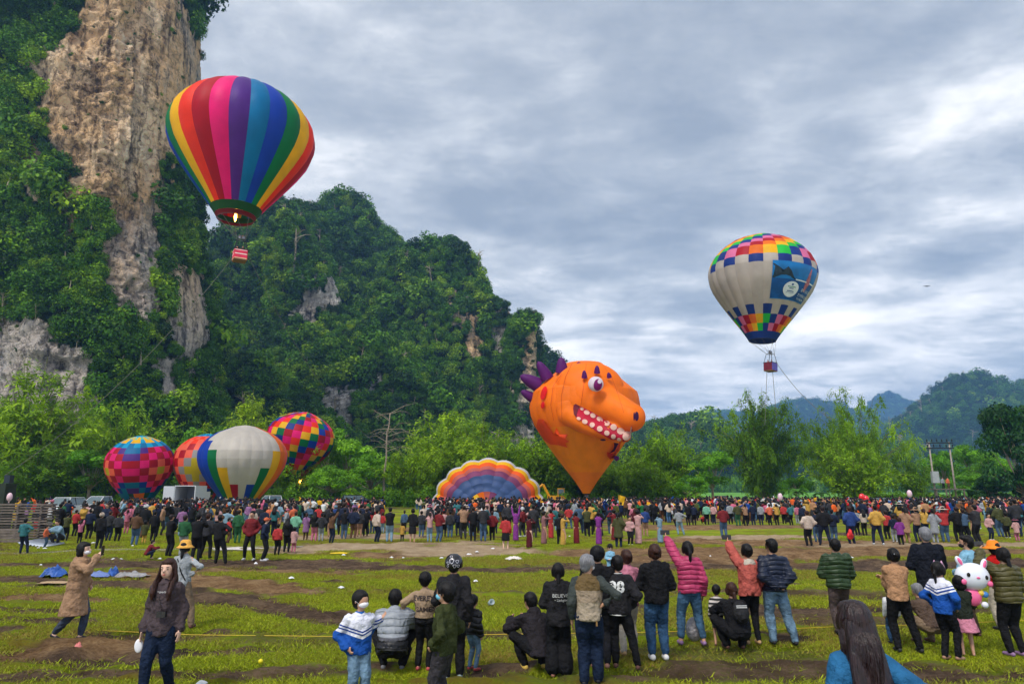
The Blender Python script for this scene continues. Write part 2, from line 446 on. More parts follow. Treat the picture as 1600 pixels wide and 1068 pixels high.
def tower(name, prof, D, depth, matl, rocks=(), nth=220, nh=150, amp=6.0, ns=22.0, seed=0, crown=3.4, dens=1.0,
          expo=2.4, tint=.35, squash=1.0, th0=0.0, th1=2 * pi, xramp=None, edgeamp=1.0, back=0.0, fine=1.0, slope=0.0):
    """a karst tower: stacked plan contours between left and right outlines, rough all over.
    prof: (photo row, left column, right column) from the top down, read at depth D"""
    prof = sorted(prof)
    rows = np.array([p[0] for p in prof], float)
    zs, cx, hw = [], [], []
    for py, l, r in prof:
        a = P(l, py, D); b = P(r, py, D); zs.append(a.z - crown * (.75 if D < 500 else .15)); cx.append((a.x + b.x) / 2); hw.append((b.x - a.x) / 2)
    zs = np.array(zs)[::-1]; cx = np.array(cx)[::-1]; hw = np.array(hw)[::-1]      # ascending z
    z = np.concatenate([[-6], np.linspace(max(zs[0], -5), zs[-1], nh)])
    cxx = np.interp(z, zs, cx); hww = np.maximum(np.interp(z, zs, hw), .05)
    top = zs[-1]
    th = np.linspace(th0, th1, nth, endpoint=abs(th1 - th0) < 6.28)
    wrap = abs(th1 - th0) > 6.28
    T, Z = np.meshgrid(th, z)
    c, s = np.cos(T), np.sin(T)
    rr = (np.abs(c) ** expo + np.abs(s) ** expo) ** (-1 / expo)
    hwm = hww[:, None]; dp = np.minimum(hwm * depth, hwm.max() * depth) * squash
    X = cxx[:, None] + c * rr * hwm; Y = D + back + s * rr * dp - slope * (1 - (Z - zs[0]) / (top - zs[0] + 1e-6))*1.0
    # displacement
    fall = sstep(0, 12, top - Z + 3) * np.clip(hwm / 14, .15, 1)
    n_big = fbm(X / ns, Y / ns, Z / (ns * 1.9), 5, seed)
    rib = np.abs(fbm(X / (ns * .35), Y / (ns * .35), Z / (ns * 1.6), 4, seed + 5))
    led = fbm(X / (ns * 1.2), Y / (ns * 1.2), Z / (ns * .22), 4, seed + 9)
    fin = fbm(X / 2.3, Y / 2.3, Z / 3.4, 3, seed + 31)
    rg = 1 - np.abs(fbm(X / 4.5, Y / 4.5, Z / 13, 4, seed + 41)) * 2.2
    ck = 1 - np.abs(fbm(X / 3.2, Y / 3.2, Z / 1.6, 4, seed + 51)) * 2.4
    d = (n_big * amp * 1.1 - rib * amp * .9 + led * amp * .35) * fall + (fin * .8 + rg * 1.1 + ck * 1.3) * fine
    side = np.where(np.abs(c) > .8, edgeamp * .45, 1.0)
    X = X + c * d * side * .75; Y = Y + s * d
    Z = Z + fbm(X / 9, Y / 9, 0 * Z, 3, seed + 77) * np.clip(top - zs[0], 0, 5) * .25 * (Z > zs[0] + 1)
    V = np.stack([X, Y, Z], -1).reshape(-1, 3)
    F = grid_faces(nth if wrap else nth - 1, nh, wrap)
    # top cap
    ti = len(V); V = np.vstack([V, [[cxx[-1], D + back, V[-nth:, 2].max()]]])
    capf = [(nh * nth + k, nh * nth + (k + 1) % nth, ti) for k in range(nth if wrap else nth - 1)]
    capf = np.array([(a, b, c_, c_) for a, b, c_ in capf])
    me = bpy.data.meshes.new(name)
    px, py = proj(V)
    jx = px + fbm(V[:, 0] / 5, V[:, 1] / 5, V[:, 2] / 5, 4, seed + 3) * 34
    jy = py + fbm(V[:, 0] / 5, V[:, 1] / 5, V[:, 2] / 5, 4, seed + 4) * 40
    rk = np.zeros(len(V), bool)
    for poly in rocks: rk |= polymask(jx, jy, poly)
    me = mesh_np(name, V, F, [matl])
    a = me.attributes.new('veg', 'FLOAT', 'POINT'); a.data.foreach_set('value', (1 - rk).astype(np.float32))
    o = obj(name, me); tag(o, kind='structure')
    # crowns
    q = V[F]; ctr = q.mean(1); e1 = q[:, 2] - q[:, 0]; e2 = q[:, 3] - q[:, 1]; nn = np.cross(e1, e2); ar = np.linalg.norm(nn, axis=1) / 2
    nn /= (2 * ar + 1e-9)[:, None]
    out_ = ctr - np.array([0, D + back, 0]); out_[:, 0] = ctr[:, 0] - np.interp(ctr[:, 2], z, cxx); out_[:, 2] = .1
    flip = (nn * out_).sum(1) < 0; nn[flip] *= -1
    tocam = -ctr / np.linalg.norm(ctr, axis=1)[:, None]
    vis = ((nn * tocam).sum(1) > -.45)
    pxc, pyc = proj(ctr)
    infr = (pxc > -90) & (pxc < 1700) & (pyc > -70) & (ctr[:, 2] > -2)
    rkf = rk[F].mean(1)
    w = ar * (vis & infr)
    tot = w.sum(); rng = np.random.RandomState(seed + 100)
    crown = crown * .66
    n = int(tot / (crown ** 2) * 1.25 * dens)
    if n > 0:
        k = rng.choice(len(ar), n, p=w / tot)
        u = rng.uniform(0, 1, (n, 2))
        pt = q[k, 0] * ((1 - u[:, :1]) * (1 - u[:, 1:])) + q[k, 1] * (u[:, :1] * (1 - u[:, 1:])) + q[k, 2] * (u[:, :1] * u[:, 1:]) + q[k, 3] * ((1 - u[:, :1]) * u[:, 1:])
        keep = (rkf[k] < .3) | (rng.uniform(0, 1, n) < .035)
        small = rkf[k] > .3
        pt = pt[keep]; k = k[keep]; small = small[keep]; m_ = len(pt)
        sz = crown * rng.lognormal(-.12, .45, m_) * np.where(small, .4, 1)
        vert = np.clip(1 - np.abs(nn[k, 2]) * 1.4, 0, 1)
        isv = (rng.uniform(0, 1, m_) < .22 * vert)
        pt = pt + nn[k] * (sz * np.where(isv, .1, .32))[:, None]
        scl = np.stack([sz * rng.uniform(.85, 1.2, m_), sz * rng.uniform(.85, 1.2, m_), sz * rng.uniform(.7, 1.15, m_)], 1)
        tn = tint + .34 * fbm(pt[:, 0] / 14, pt[:, 1] / 14, pt[:, 2] / 14, 3, 555) * 2.0 + rng.normal(0, .20, m_)
        bright = rng.uniform(0, 1, m_) < .02; tn[bright] += .4
        if xramp is not None: tn = tn + np.interp(proj(pt)[1], [r_[0] for r_ in xramp], [r_[1] for r_ in xramp])
        HP.append(pt); HS.append(scl)
        HR.append(np.stack([rng.normal(0, .12, m_), rng.normal(0, .12, m_), np.where(isv, np.arctan2(nn[k, 1], nn[k, 0]) + pi / 2, rng.uniform(0, 6.28, m_))], 1))
        HV.append(np.where(rng.uniform(0, 1, m_) < .022, 7, np.where(isv, rng.randint(5, 7, m_), rng.randint(0, 5, m_)))); HT.append(np.clip(tn, 0, 1))
    return o

# left cliff, close: sheer orange limestone behind hanging forest
TOWERS = []
tower('cliff', [(-330, -430, 235), (-150, -440, 285), (-40, -450, 300), (20, -455, 303), (90, -460, 304), (130, -460, 303), (200, -460, 300), (300, -470, 296),
                (380, -470, 300), (440, -470, 318), (520, -470, 330), (590, -470, 322), (660, -480, 345), (720, -480, 372), (785, -480, 385)],
      168, .42, M_ROCK, seed=3, amp=7.5, ns=24, nth=760, nh=520, th0=pi * .93, th1=2 * pi + .35, crown=2.1, dens=1.35, expo=3.2, tint=.36, edgeamp=.5,
      rocks=[[(100, -160), (262, -160), (280, 30), (330, 55), (335, 160), (290, 200), (262, 230), (256, 320), (248, 400), (236, 520), (186, 500), (166, 400), (176, 320), (140, 300), (104, 330), (100, 250), (60, 190), (32, 90), (96, 60), (140, 10)],
             [(-90, 490), (50, 490), (96, 530), (140, 550), (160, 640), (146, 706), (80, 700), (20, 650), (-90, 650)],
             [(264, 425), (326, 425), (318, 570), (296, 606), (268, 545)], [(36, 220), (66, 220), (66, 295), (36, 300)], [(90, 330), (125, 330), (120, 380), (95, 385)],
             [(250, 550), (274, 550), (268, 650), (246, 650)]])
# the wooded massif behind, peak by peak
tower('karst_peak', [(313, 444, 464), (322, 420, 488), (340, 385, 505), (372, 360, 515), (420, 335, 535), (480, 310, 560), (560, 290, 590), (640, 270, 620), (700, 260, 640), (770, 250, 650)],
      350, .62, M_ROCK, seed=21, amp=6, ns=30, nth=240, nh=160, crown=4.1, tint=.40, expo=2.2, rocks=[[(508, 600), (540, 600), (545, 660), (515, 670)]])
tower('karst_spur', [(335, 445, 462), (345, 428, 476), (380, 418, 490), (430, 424, 520), (500, 432, 548), (560, 400, 575), (640, 340, 600), (770, 320, 620)],
      305, .7, M_ROCKG, seed=33, amp=5, ns=24, nth=240, nh=160, crown=3.6, tint=.43, expo=2.4, rocks=[[(478, 430), (535, 425), (541, 478), (508, 484), (498, 502), (462, 496)], [(505, 610), (535, 605), (540, 655), (518, 665)]])
tower('karst_peak', [(300, 532, 548), (304, 518, 560), (315, 505, 574), (335, 498, 590), (362, 488, 616), (392, 470, 650), (430, 455, 690), (520, 430, 740), (640, 420, 780), (770, 400, 800)],
      385, .6, M_ROCK, seed=44, amp=6, ns=34, nth=240, nh=160, crown=4.5, tint=.36, expo=2.1)
tower('karst_peak', [(376, 682, 697), (380, 666, 711), (389, 648, 727), (402, 628, 740), (425, 606, 748), (450, 590, 757), (475, 575, 768), (505, 560, 786), (580, 540, 812), (680, 530, 825), (770, 520, 830)],
      335, .8, M_ROCK, seed=55, amp=6, ns=30, nth=260, nh=170, crown=3.7, tint=.38, expo=2.2,
      rocks=[[(722, 505), (745, 500), (748, 545), (728, 550)], [(700, 470), (716, 465), (716, 505), (704, 510)]])
tower('karst_spur', [(460, 770, 780), (464, 766, 787), (476, 763, 793), (500, 762, 802), (560, 760, 806), (640, 750, 815), (770, 740, 820)],
      318, .8, M_ROCKG, seed=66, amp=3, ns=14, nth=160, nh=120, crown=3.2, tint=.25, expo=2.6, rocks=[[(762, 500), (785, 490), (788, 545), (765, 548)]])
tower('rock_pinnacle', [(485, 818, 828), (490, 807, 834), (498, 801, 837), (530, 796, 838), (590, 792, 836), (650, 786, 832), (700, 770, 838), (770, 755, 842)],
      300, .9, M_ROCK, seed=77, amp=3.2, ns=13, nth=200, nh=180, crown=2.7, dens=1.2, tint=.25, expo=2.8, edgeamp=.5,
      rocks=[[(820, 520), (842, 510), (842, 640), (826, 660), (840, 700), (795, 702), (798, 650), (818, 600)]])
tower('karst_ridge', [(537, 838, 846), (545, 828, 856), (560, 815, 868), (585, 800, 885), (610, 790, 905), (650, 780, 940), (770, 760, 990)],
      420, .8, M_FAR, seed=88, amp=4, ns=24, nth=120, nh=80, crown=5.0, tint=.22)
# lower wooded slopes in front of the massif, down to the trees
tower('wooded_slope', [(500, 560, 580), (520, 520, 610), (560, 470, 650), (600, 430, 690), (640, 380, 730), (690, 340, 770), (780, 320, 800)],
      270, .5, M_ROCKG, seed=91, amp=5, ns=22, nth=200, nh=110, crown=3.2, tint=.50, expo=2.0, rocks=[[(512, 610), (540, 606), (540, 660), (515, 662)], [(548, 600), (560, 600), (560, 640), (548, 640)], [(575, 590), (592, 590), (592, 625), (578, 625)]])
tower('wooded_slope', [(545, 370, 390), (570, 345, 430), (600, 320, 470), (650, 300, 510), (720, 280, 540), (780, 270, 560)],
      225, .5, M_ROCKG, seed=93, amp=5, ns=20, nth=180, nh=100, crown=3.0, tint=.52, expo=2.0)
# far blue hills on the right
tower('far_hill', [(652, 1060, 1085), (658, 1040, 1105), (670, 1005, 1125), (690, 975, 1150), (715, 950, 1180), (780, 930, 1215)], 620, .8, M_FAR, seed=101, amp=7, ns=50, nth=140, nh=60, crown=7.5, tint=.25)
tower('far_hill', [(664, 1025, 1045), (672, 1012, 1060), (690, 985, 1090), (720, 950, 1120), (780, 920, 1150)], 1100, .8, M_FAR, seed=102, amp=8, ns=60, nth=120, nh=50, crown=9, tint=.2)
tower('blue_ridge', [(645, 1110, 1130), (650, 1090, 1175), (652, 1080, 1205), (662, 1060, 1240), (690, 1030, 1290), (780, 1000, 1330)], 2900, .7, M_FAR, seed=103, amp=14, ns=100, nth=160, nh=50, crown=14, tint=.15)
tower('blue_ridge', [(627, 1250, 1266), (630, 1240, 1285), (638, 1205, 1305), (650, 1190, 1335), (670, 1170, 1380), (700, 1140, 1420), (780, 1100, 1450)], 2500, .7, M_FAR, seed=104, amp=14, ns=90, nth=160, nh=60, crown=14, tint=.15)
tower('blue_ridge', [(614, 1378, 1388), (620, 1370, 1398), (632, 1362, 1420), (640, 1350, 1470), (660, 1330, 1520), (780, 1290, 1560)], 3300, .7, M_FAR, seed=105, amp=10, ns=90, nth=160, nh=60, crown=15, tint=.12, edgeamp=.6)
tower('far_hill', [(586, 1496, 1522), (590, 1488, 1536), (600, 1480, 1550), (612, 1465, 1570), (628, 1450, 1590), (650, 1425, 1610), (680, 1395, 1630), (720, 1360, 1660), (780, 1330, 1700)], 1150, .8, M_FAR, seed=106, amp=9, ns=60, nth=200, nh=90, crown=8, tint=.22,
      rocks=[[(1517, 642), (1532, 642), (1532, 654), (1517, 654)], [(1570, 602), (1582, 600), (1580, 614), (1568, 614)]])
tower('far_hill', [(601, 1572, 1602), (608, 1550, 1630), (620, 1535, 1660), (660, 1500, 1700), (780, 1450, 1760)], 1300, .8, M_FAR, seed=107, amp=9, ns=60, nth=160, nh=70, crown=9, tint=.2)
tower('far_hill', [(690, 1240, 1330), (700, 1180, 1400), (715, 1120, 1440), (740, 1080, 1480), (780, 1060, 1520)], 700, .4, M_FAR, seed=108, amp=6, ns=50, nth=160, nh=50, crown=7, tint=.3)
scat = scatter('hillside_foliage', HILL_COLL, np.concatenate(HP), np.concatenate(HR), np.concatenate(HS), np.concatenate(HV), np.concatenate(HT))
tag(scat, 'dense green forest and hanging creepers covering the limestone cliffs and hills', 'forest', kind='stuff')
print('hill crowns', sum(len(a) for a in HP))
# ------------------------------------------------------------------ ground
def ground_h(x, y):
    near = 1 - sstep(30, 90, y)
    return (fbm(x / 6, y / 6, 0, 3, 900) * .05 + fbm(x / 1.4, y / 1.4, 0, 3, 901) * .018) * near
# muddy places, given where the photograph shows them: (column, row, half width, half height, tilt, strength, kind)
MUD = [(250, 879, 420, 9, .00, .9, 0), (640, 887, 420, 7, 0, 1.0, 0), (1180, 884, 520, 9, 0, .8, 0), (1600, 884, 300, 7, 0, .7, 0),
       (100, 906, 170, 8, .04, .8, 0), (60, 933, 130, 8, 0, .8, 1), (60, 953, 110, 5, 0, 1, 0), (60, 967, 110, 6, 0, .9, 0), (330, 908, 170, 16, .1, .9, 1),
       (410, 945, 170, 14, .16, 1, 0), (270, 928, 70, 8, .3, .8, 0), (120, 1010, 170, 16, -.1, 1, 1), (110, 1024, 160, 14, -.03, .8, 0), (330, 1016, 120, 6, -.04, 1, 0), (60, 1052, 230, 12, -.03, 1, 0), (400, 1048, 240, 14, -.02, .55, 0),
       (470, 893, 190, 6, .04, .8, 1), (600, 866, 90, 7, 0, .8, 1), (720, 857, 130, 12, 0, .9, 2), (560, 853, 170, 5, -.02, 1, 2), (470, 862, 60, 4, 0, .8, 2),
       (1130, 867, 260, 15, 0, .85, 1), (920, 865, 80, 7, 0, .8, 1), (1250, 848, 330, 7, .02, .9, 1), (1400, 862, 300, 8, 0, .9, 1), (1450, 878, 260, 8, 0, .7, 0), (1180, 838, 160, 4, 0, .9, 2), (1560, 905, 80, 5, 0, .6, 0),
       (1480, 850, 240, 4, 0, .8, 2), (1130, 823, 260, 5, 0, .8, 1), (1020, 812, 180, 4, 0, .6, 1), (560, 838, 160, 6, 0, .7, 2), (640, 826, 90, 6, 0, .6, 1),
       (1230, 955, 220, 14, .03, .55, 0), (1350, 968, 220, 10, 0, .5, 0), (900, 985, 260, 12, 0, .45, 0), (1100, 1015, 320, 16, 0, .4, 0), (1280, 1045, 330, 18, 0, .55, 0), (880, 1060, 300, 12, 0, .3, 0),
       (1500, 950, 120, 8, 0, .6, 0), (980, 955, 120, 8, 0, .4, 0), (1230, 925, 260, 5, .02, .5, 0), (700, 990, 240, 8, 0, .45, 0), (500, 1000, 220, 7, 0, .4, 0), (1500, 1055, 200, 14, 0, .8, 0), (700, 925, 160, 5, .02, .5, 0)]
def ground_fields(x, y):
    n1 = fbm(x / 1.1, y / 1.1, 0, 5, 910); n2 = fbm(x / 3.5, y / 1.6, 0, 4, 911)
    px, py = proj(np.stack([x, y, 0 * x], 1))
    mud = np.zeros(len(x)); warm = np.zeros(len(x)); sand = np.zeros(len(x))
    for cx, cy, hw, hh, tl, st, kd in MUD:
        dy = (py - cy - (px - cx) * tl) / hh; dx = (px - cx) / hw
        d = np.sqrt(dx * dx + dy * dy) + n2 * .55 + n1 * .35
        v = st * (1 - sstep(.55, 1.15, d))
        mud = np.maximum(mud, v)
        if kd >= 1: warm = np.maximum(warm, v)
        if kd == 2: sand = np.maximum(sand, v)
    gen = sstep(-.10, .35, fbm(x / 6, y / 1.2, 3.3, 5, 920)) * .85
    mud = np.maximum(mud, gen * sstep(-.2, .3, n1))
    return mud, warm, sand, n1, n2
rows = np.concatenate([np.linspace(1130, 850, 250), np.linspace(849, 780, 110), np.array([778, 776, 774, 772, 770.5, 769.3, 768.4])])
ys = np.array([G(800, r).y for r in rows]); ys = np.concatenate([[1.5, 2.5], ys, [2600, 4200]])
us = np.concatenate([np.linspace(-3.2, -.95, 16)[:-1], np.linspace(-.95, .95, 520), np.linspace(.95, 3.2, 16)[1:]])
YY, UU = np.meshgrid(ys, us, indexing='ij'); XX = UU * YY
x = XX.ravel(); y = YY.ravel()
mud, warm, sand, n1, n2 = ground_fields(x, y)
z = ground_h(x, y) - mud * .03 * (y < 45) + (mud > .15) * (y < 45) * (fbm(x / .45, y / .28, 0, 4, 930) * .10 + fbm(x / 3.5, y / .45, 0, 4, 931) * .09)
mnd = np.zeros(len(x))     # the heap of turned soil at the left
pm, pn = proj(np.stack([x, y, 0 * x], 1))
z = z + .11 * (1 - sstep(.2, 1, np.sqrt(((pm - 140) / 150) ** 2 + ((pn - 1014) / 20) ** 2))) * (.65 + 1.2 * n1 + .9 * fbm(x / .35, y / .3, 0, 4, 940))
z[y > 100] = 0
me = mesh_np('ground', np.stack([x, y, z], 1), grid_faces(len(us) - 1, len(ys) - 1))
for nm, v in (('mud', mud), ('warm', warm), ('sand', sand)):
    a = me.attributes.new(nm, 'FLOAT', 'POINT'); a.data.foreach_set('value', v.astype(np.float32))
m = bpy.data.materials.new('meadow'); m.use_nodes = True; t = m.node_tree; N = t.nodes; L = t.links; b = N['Principled BSDF']
b.inputs['Roughness'].default_value = .9; b.inputs['Specular IOR Level'].default_value = .15
tcn = N.new('ShaderNodeTexCoord')
def gnz(scale, detail=5, sc=(1, 1, 1), rough=.6):
    mp = N.new('ShaderNodeMapping'); mp.inputs['Scale'].default_value = sc; L.new(tcn.outputs['Object'], mp.inputs['Vector'])
    n = N.new('ShaderNodeTexNoise'); n.inputs['Scale'].default_value = scale; n.inputs['Detail'].default_value = detail; n.inputs['Roughness'].default_value = rough
    L.new(mp.outputs[0], n.inputs['Vector']); return n.outputs['Fac']
def gramp(src, stops):
    r = N.new('ShaderNodeValToRGB'); e = r.color_ramp.elements
    e[0].position, e[0].color = stops[0][0], (*stops[0][1], 1); e[1].position, e[1].color = stops[-1][0], (*stops[-1][1], 1)
    for p_, c_ in stops[1:-1]: q = e.new(p_); q.color = (*c_, 1)
    L.new(src, r.inputs[0]); return r.outputs[0]
def gmix(f, a, b_):
    mx = N.new('ShaderNodeMix'); mx.data_type = 'RGBA'
    if isinstance(f, float): mx.inputs[0].default_value = f
    else: L.new(f, mx.inputs[0])
    L.new(a, mx.inputs[6]); L.new(b_, mx.inputs[7]); return mx.outputs[2]
def gat(nm):
    a = N.new('ShaderNodeAttribute'); a.attribute_name = nm; return a.outputs['Fac']
big = gnz(.22, 4, (1, 2.2, 1)); mid = gnz(1.6, 6); fin = gnz(11, 7, (1, 1.8, 1), .8)
grass = gramp(mth('ADD', mth('MULTIPLY', big, .55, t), mth('ADD', mth('MULTIPLY', mid, .25, t), mth('MULTIPLY', fin, .2, t), t), t),
              [(.36, (.18, .11, .035)), (.435, (.22, .18, .016)), (.495, (.19, .26, .004)), (.56, (.25, .33, .004)), (.60, (.33, .30, .016)), (.66, (.32, .21, .07))])
soil = gramp(mth('ADD', mth('MULTIPLY', mid, .5, t), mth('MULTIPLY', fin, .5, t), t), [(.36, (.030, .018, .012)), (.48, (.10, .062, .038)), (.60, (.22, .145, .085))])
soilw = gramp(mth('ADD', mth('MULTIPLY', mid, .5, t), mth('MULTIPLY', fin, .5, t), t), [(.36, (.09, .045, .020)), (.48, (.25, .14, .06)), (.60, (.42, .27, .13))])
soils = gramp(mth('ADD', mth('MULTIPLY', mid, .5, t), mth('MULTIPLY', fin, .5, t), t), [(.33, (.30, .20, .11)), (.5, (.46, .34, .21)), (.68, (.60, .47, .32))])
s_ = gmix(gat('warm'), soil, soilw); s_ = gmix(gat('sand'), s_, soils)
mf = N.new('ShaderNodeMapRange'); mf.inputs['From Min'].default_value = .22; mf.inputs['From Max'].default_value = .55; mf.clamp = True
L.new(mth('ADD', gat('mud'), mth('MULTIPLY', mth('SUBTRACT', fin, .5, t), .9, t), t), mf.inputs['Value'])
colr = gmix(mf.outputs[0], grass, s_)
L.new(colr, b.inputs['Base Color'])
bm = N.new('ShaderNodeBump'); bm.inputs['Strength'].default_value = 1; bm.inputs['Distance'].default_value = .12
L.new(mth('ADD', fin, mid, t), bm.inputs['Height']); L.new(bm.outputs[0], b.inputs['Normal'])
me.materials.append(m)
ground = obj('ground', me); tag(ground, kind='structure')

# short grass standing on the nearer turf
GL = leaf_mat('grass_blades', (.30, .19, .045), (.235, .305, .005), (.44, .46, .02), .3)
def tuft(seed):
    rng = np.random.RandomState(seed); n = 26
    V = []; F = []
    for i in range(n):
        bx, by = rng.normal(0, .09, 2); h = rng.uniform(.012, .032); a = rng.uniform(0, 6.28); w = rng.uniform(.003, .006)
        lx, ly = rng.normal(0, .025, 2); j = len(V)
        V += [(bx - w * cos(a), by - w * sin(a), -.01), (bx + w * cos(a), by + w * sin(a), -.01), (bx + lx, by + ly, h)]
        F.append((j, j + 1, j + 2))
    me = mesh_np('grass_tuft_%d' % seed, V, F, [GL], smooth=False)
    set_lv(me, rng.uniform(0, 1, n), 3); return me
GC = proto_coll('grass_tufts', [tuft(i) for i in range(4)])
rng = np.random.RandomState(12)
n = 70000
yy = 6.5 + (rng.uniform(0, 1, n) ** 1.25) * 30; uu = rng.uniform(-.82, .82, n); xx = uu * yy
gm, gw, gs, a1, a2 = ground_fields(xx, yy)
keep = gm + rng.normal(0, .12, n) < .26
xx, yy = xx[keep], yy[keep]; n = len(xx)
tt = .42 + .5 * fbm(xx / 2.5, yy / 1.5, 0, 4, 77) + rng.normal(0, .12, n)
sc = rng.uniform(.7, 1.5, n) * (1 + .02 * yy)
o = scatter('grass', GC, np.stack([xx, yy, ground_h(xx, yy)], 1), np.stack([0 * xx, 0 * xx, rng.uniform(0, 6.28, n)], 1),
            np.stack([sc * 1.2, sc * 1.2, sc * .9], 1), rng.randint(0, 4, n), np.clip(tt, 0, 1))
tag(o, 'short trampled green grass of the muddy meadow', 'grass', kind='stuff')
# the gravel path along the crowd's feet at the left
M_PATH = mat('pale_gravel', (.22, .185, .15), .95, .3, 2.5, .6, 18)
V = []; xs = np.arange(-60, 480, 6)
for px in xs:
    g = G(px, 864 - (px + 60) * .024 + 1.2 * sin(px * .03)); w = .42 + .22 * float(fbm(px * .03, 1.3, 0, 3, 8))
    for k in (-1, -.33, .33, 1):
        y = g.y + k * w + .12 * float(fbm(px * .11, k * 3, 0, 2, 9)); V.append((g.x * y / g.y, y, float(ground_h(np.array([g.x]), np.array([y]))[0]) + (.012 if abs(k) < .5 else -.012)))
o = obj('path', mesh_np('path', V, grid_faces(3, len(xs) - 1), [M_PATH])); tag(o, kind='structure')
# bright rice field beyond the bamboo
M_RICE = mat('rice_field', (.10, .27, .02), .9, .2, .05)
a0, a1 = P(1000, 770, 230), P(1620, 770, 230); a2, a3 = P(1640, 770, 520), P(960, 770, 520)
V = [(a0.x, 230, .05), (a1.x, 230, .05), (a2.x, 520, 1.2), (a3.x, 520, 1.2)]
o = obj('rice_field', mesh_np('rice_field', V, [(0, 1, 2, 3)], [M_RICE])); tag(o, kind='structure')

# ------------------------------------------------------------------ haze
mh = bpy.data.materials.new('air_haze'); mh.use_nodes = True; t = mh.node_tree; t.nodes.clear()
ov = t.nodes.new('ShaderNodeOutputMaterial'); pv = t.nodes.new('ShaderNodeVolumePrincipled')
pv.inputs['Color'].default_value = (.24, .47, .95, 1); pv.inputs['Density'].default_value = .00025; pv.inputs['Anisotropy'].default_value = .2
t.links.new(pv.outputs[0], ov.inputs['Volume'])
hz = MB().box((0, 1500, 248), (11000, 8000, 504)).build('haze', mh); tag(hz, 'thin bluish air haze over the valley', 'haze', kind='stuff')
# ------------------------------------------------------------------ trees and bamboo
LEAF_B = leaf_mat('bamboo_leaves', (.06, .15, .004), (.19, .36, .004), (.36, .50, .010), .4)
LEAF_T = leaf_mat('tree_leaves', (.03, .11, .004), (.11, .30, .006), (.24, .48, .015), .35)
LEAF_D = leaf_mat('dark_tree_leaves', (.008, .040, .006), (.020, .085, .010), (.05, .14, .015), .25)
M_CULM = mat('bamboo_culm', (.16, .17, .05), .6, .3, 4)
M_BARKD = mat('dark_bark', (.09, .07, .05), .9, .3, 6, .6, 20)
def bamboo_protos(seed, nculm=30, nleaf=8500, leafm=None, spread=.42, lf=.020):
    """unit clump (height 1): arching culms and drooping leaves"""
    rng = np.random.RandomState(seed); mb = MB(); C = []; D = []; K = []
    curves = []
    for i in range(nculm):
        a = rng.uniform(0, 6.28); r0 = rng.uniform(0, .07); lean = rng.uniform(.08, 1) ** .8 * spread; h = rng.uniform(.55, 1.0) * (1 - .25 * lean / spread)
        t = np.linspace(0, 1, 9)
        rr = r0 + lean * t ** 1.9; zz = h * (t - .22 * (lean / spread) * t ** 3.2)
        aa = a + rng.normal(0, .1) * t
        pts = np.stack([rr * np.cos(aa), rr * np.sin(aa), zz], 1); curves.append(pts)
        mb.tube([Vector(p) for p in pts[::2]], [.006, .005, .004, .003, .001], 3)
    per = nleaf // nculm
    for ci, pts in enumerate(curves):
        # side sprays hang off each culm
        ns = 16; st = rng.uniform(.12, 1, ns) ** .75
        for s in st:
            p = np.array([np.interp(s, np.linspace(0, 1, 9), pts[:, k]) for k in range(3)])
            L = rng.uniform(.05, .14) * (1.15 - .3 * s); az = rng.uniform(0, 6.28)
            q = rng.uniform(0, 1, per // ns)[:, None]
            off = np.concatenate([np.cos(az) * q * L, np.sin(az) * q * L, .35 * q * L - 1.15 * q ** 2 * L], 1)
            C.append(p + off + rng.normal(0, .014, (len(q), 3))); D.append(off + [0, 0, .05]); K.append(np.full(len(q), rng.uniform(0, 1)))
    C = np.concatenate(C); D = np.concatenate(D); K = np.concatenate(K)
    D /= np.linalg.norm(D, axis=1)[:, None] + 1e-6; D[:, 2] += .5
    V, F = leaf_quads(C, D, lf, .32, rng, droop=1.8)
    me = mesh_np('bamboo_foliage_%d' % seed, V, F, [leafm or LEAF_B], smooth=False)
    set_lv(me, np.clip(K * .75 + rng.uniform(-.1, .35, len(K)), 0, 1))
    return mb.mesh('bamboo_stems_%d' % seed, M_CULM), me
def tree_protos(seed, leafm, nblob=22, nleaf=6500, leaf=.020, bark=M_BARK, trunk=.45, wide=.42, hollow=.6):
    rng = np.random.RandomState(seed); mb = MB(); tips = []
    top = Vector((rng.normal(0, .03), rng.normal(0, .03), trunk))
    mb.tube([(0, 0, -.02), (top.x * .4, top.y * .4, trunk * .5), top, top + Vector((.02, .01, .25))], [.03, .022, .017, .005], 7)
    for i in range(nblob):
        a = rng.uniform(0, 6.28); r = wide * rng.uniform(.1, 1) ** .6; zz = trunk + (.93 - trunk) * rng.uniform(0, 1) ** .8
        r *= (1 - .6 * max(0, (zz - .6) / .4) ** 2)
        tip = Vector((r * cos(a), r * sin(a), zz)); tips.append(tip)
        b0 = top * rng.uniform(.6, 1) ; mid_ = b0.lerp(tip, .5) + Vector((0, 0, -.03))
        mb.tube([b0, mid_, tip], [.010, .006, .002], 4)
    tp = np.array([list(t) for t in tips]); br = rng.uniform(.08, .15, nblob)
    k = rng.choice(nblob, nleaf); d = rng.normal(0, 1, (nleaf, 3)); d[:, 2] += .3; d /= np.linalg.norm(d, axis=1)[:, None]
    C = tp[k] + d * (br[k] * rng.uniform(hollow, 1.1, nleaf))[:, None] * [1.15, 1.15, .8]
    V, F = leaf_quads(C, d + [0, 0, .3], leaf, .6, rng)
    me = mesh_np('tree_crown_%d' % seed, V, F, [leafm], smooth=False)
    set_lv(me, np.clip(rng.uniform(0, 1, nblob)[k] * .6 + rng.uniform(0, .4, nleaf), 0, 1))
    return mb.mesh('tree_trunk_%d' % seed, bark, True), me
BAM = [bamboo_protos(200 + i, 40, 15000, lf=.0165) for i in range(4)]
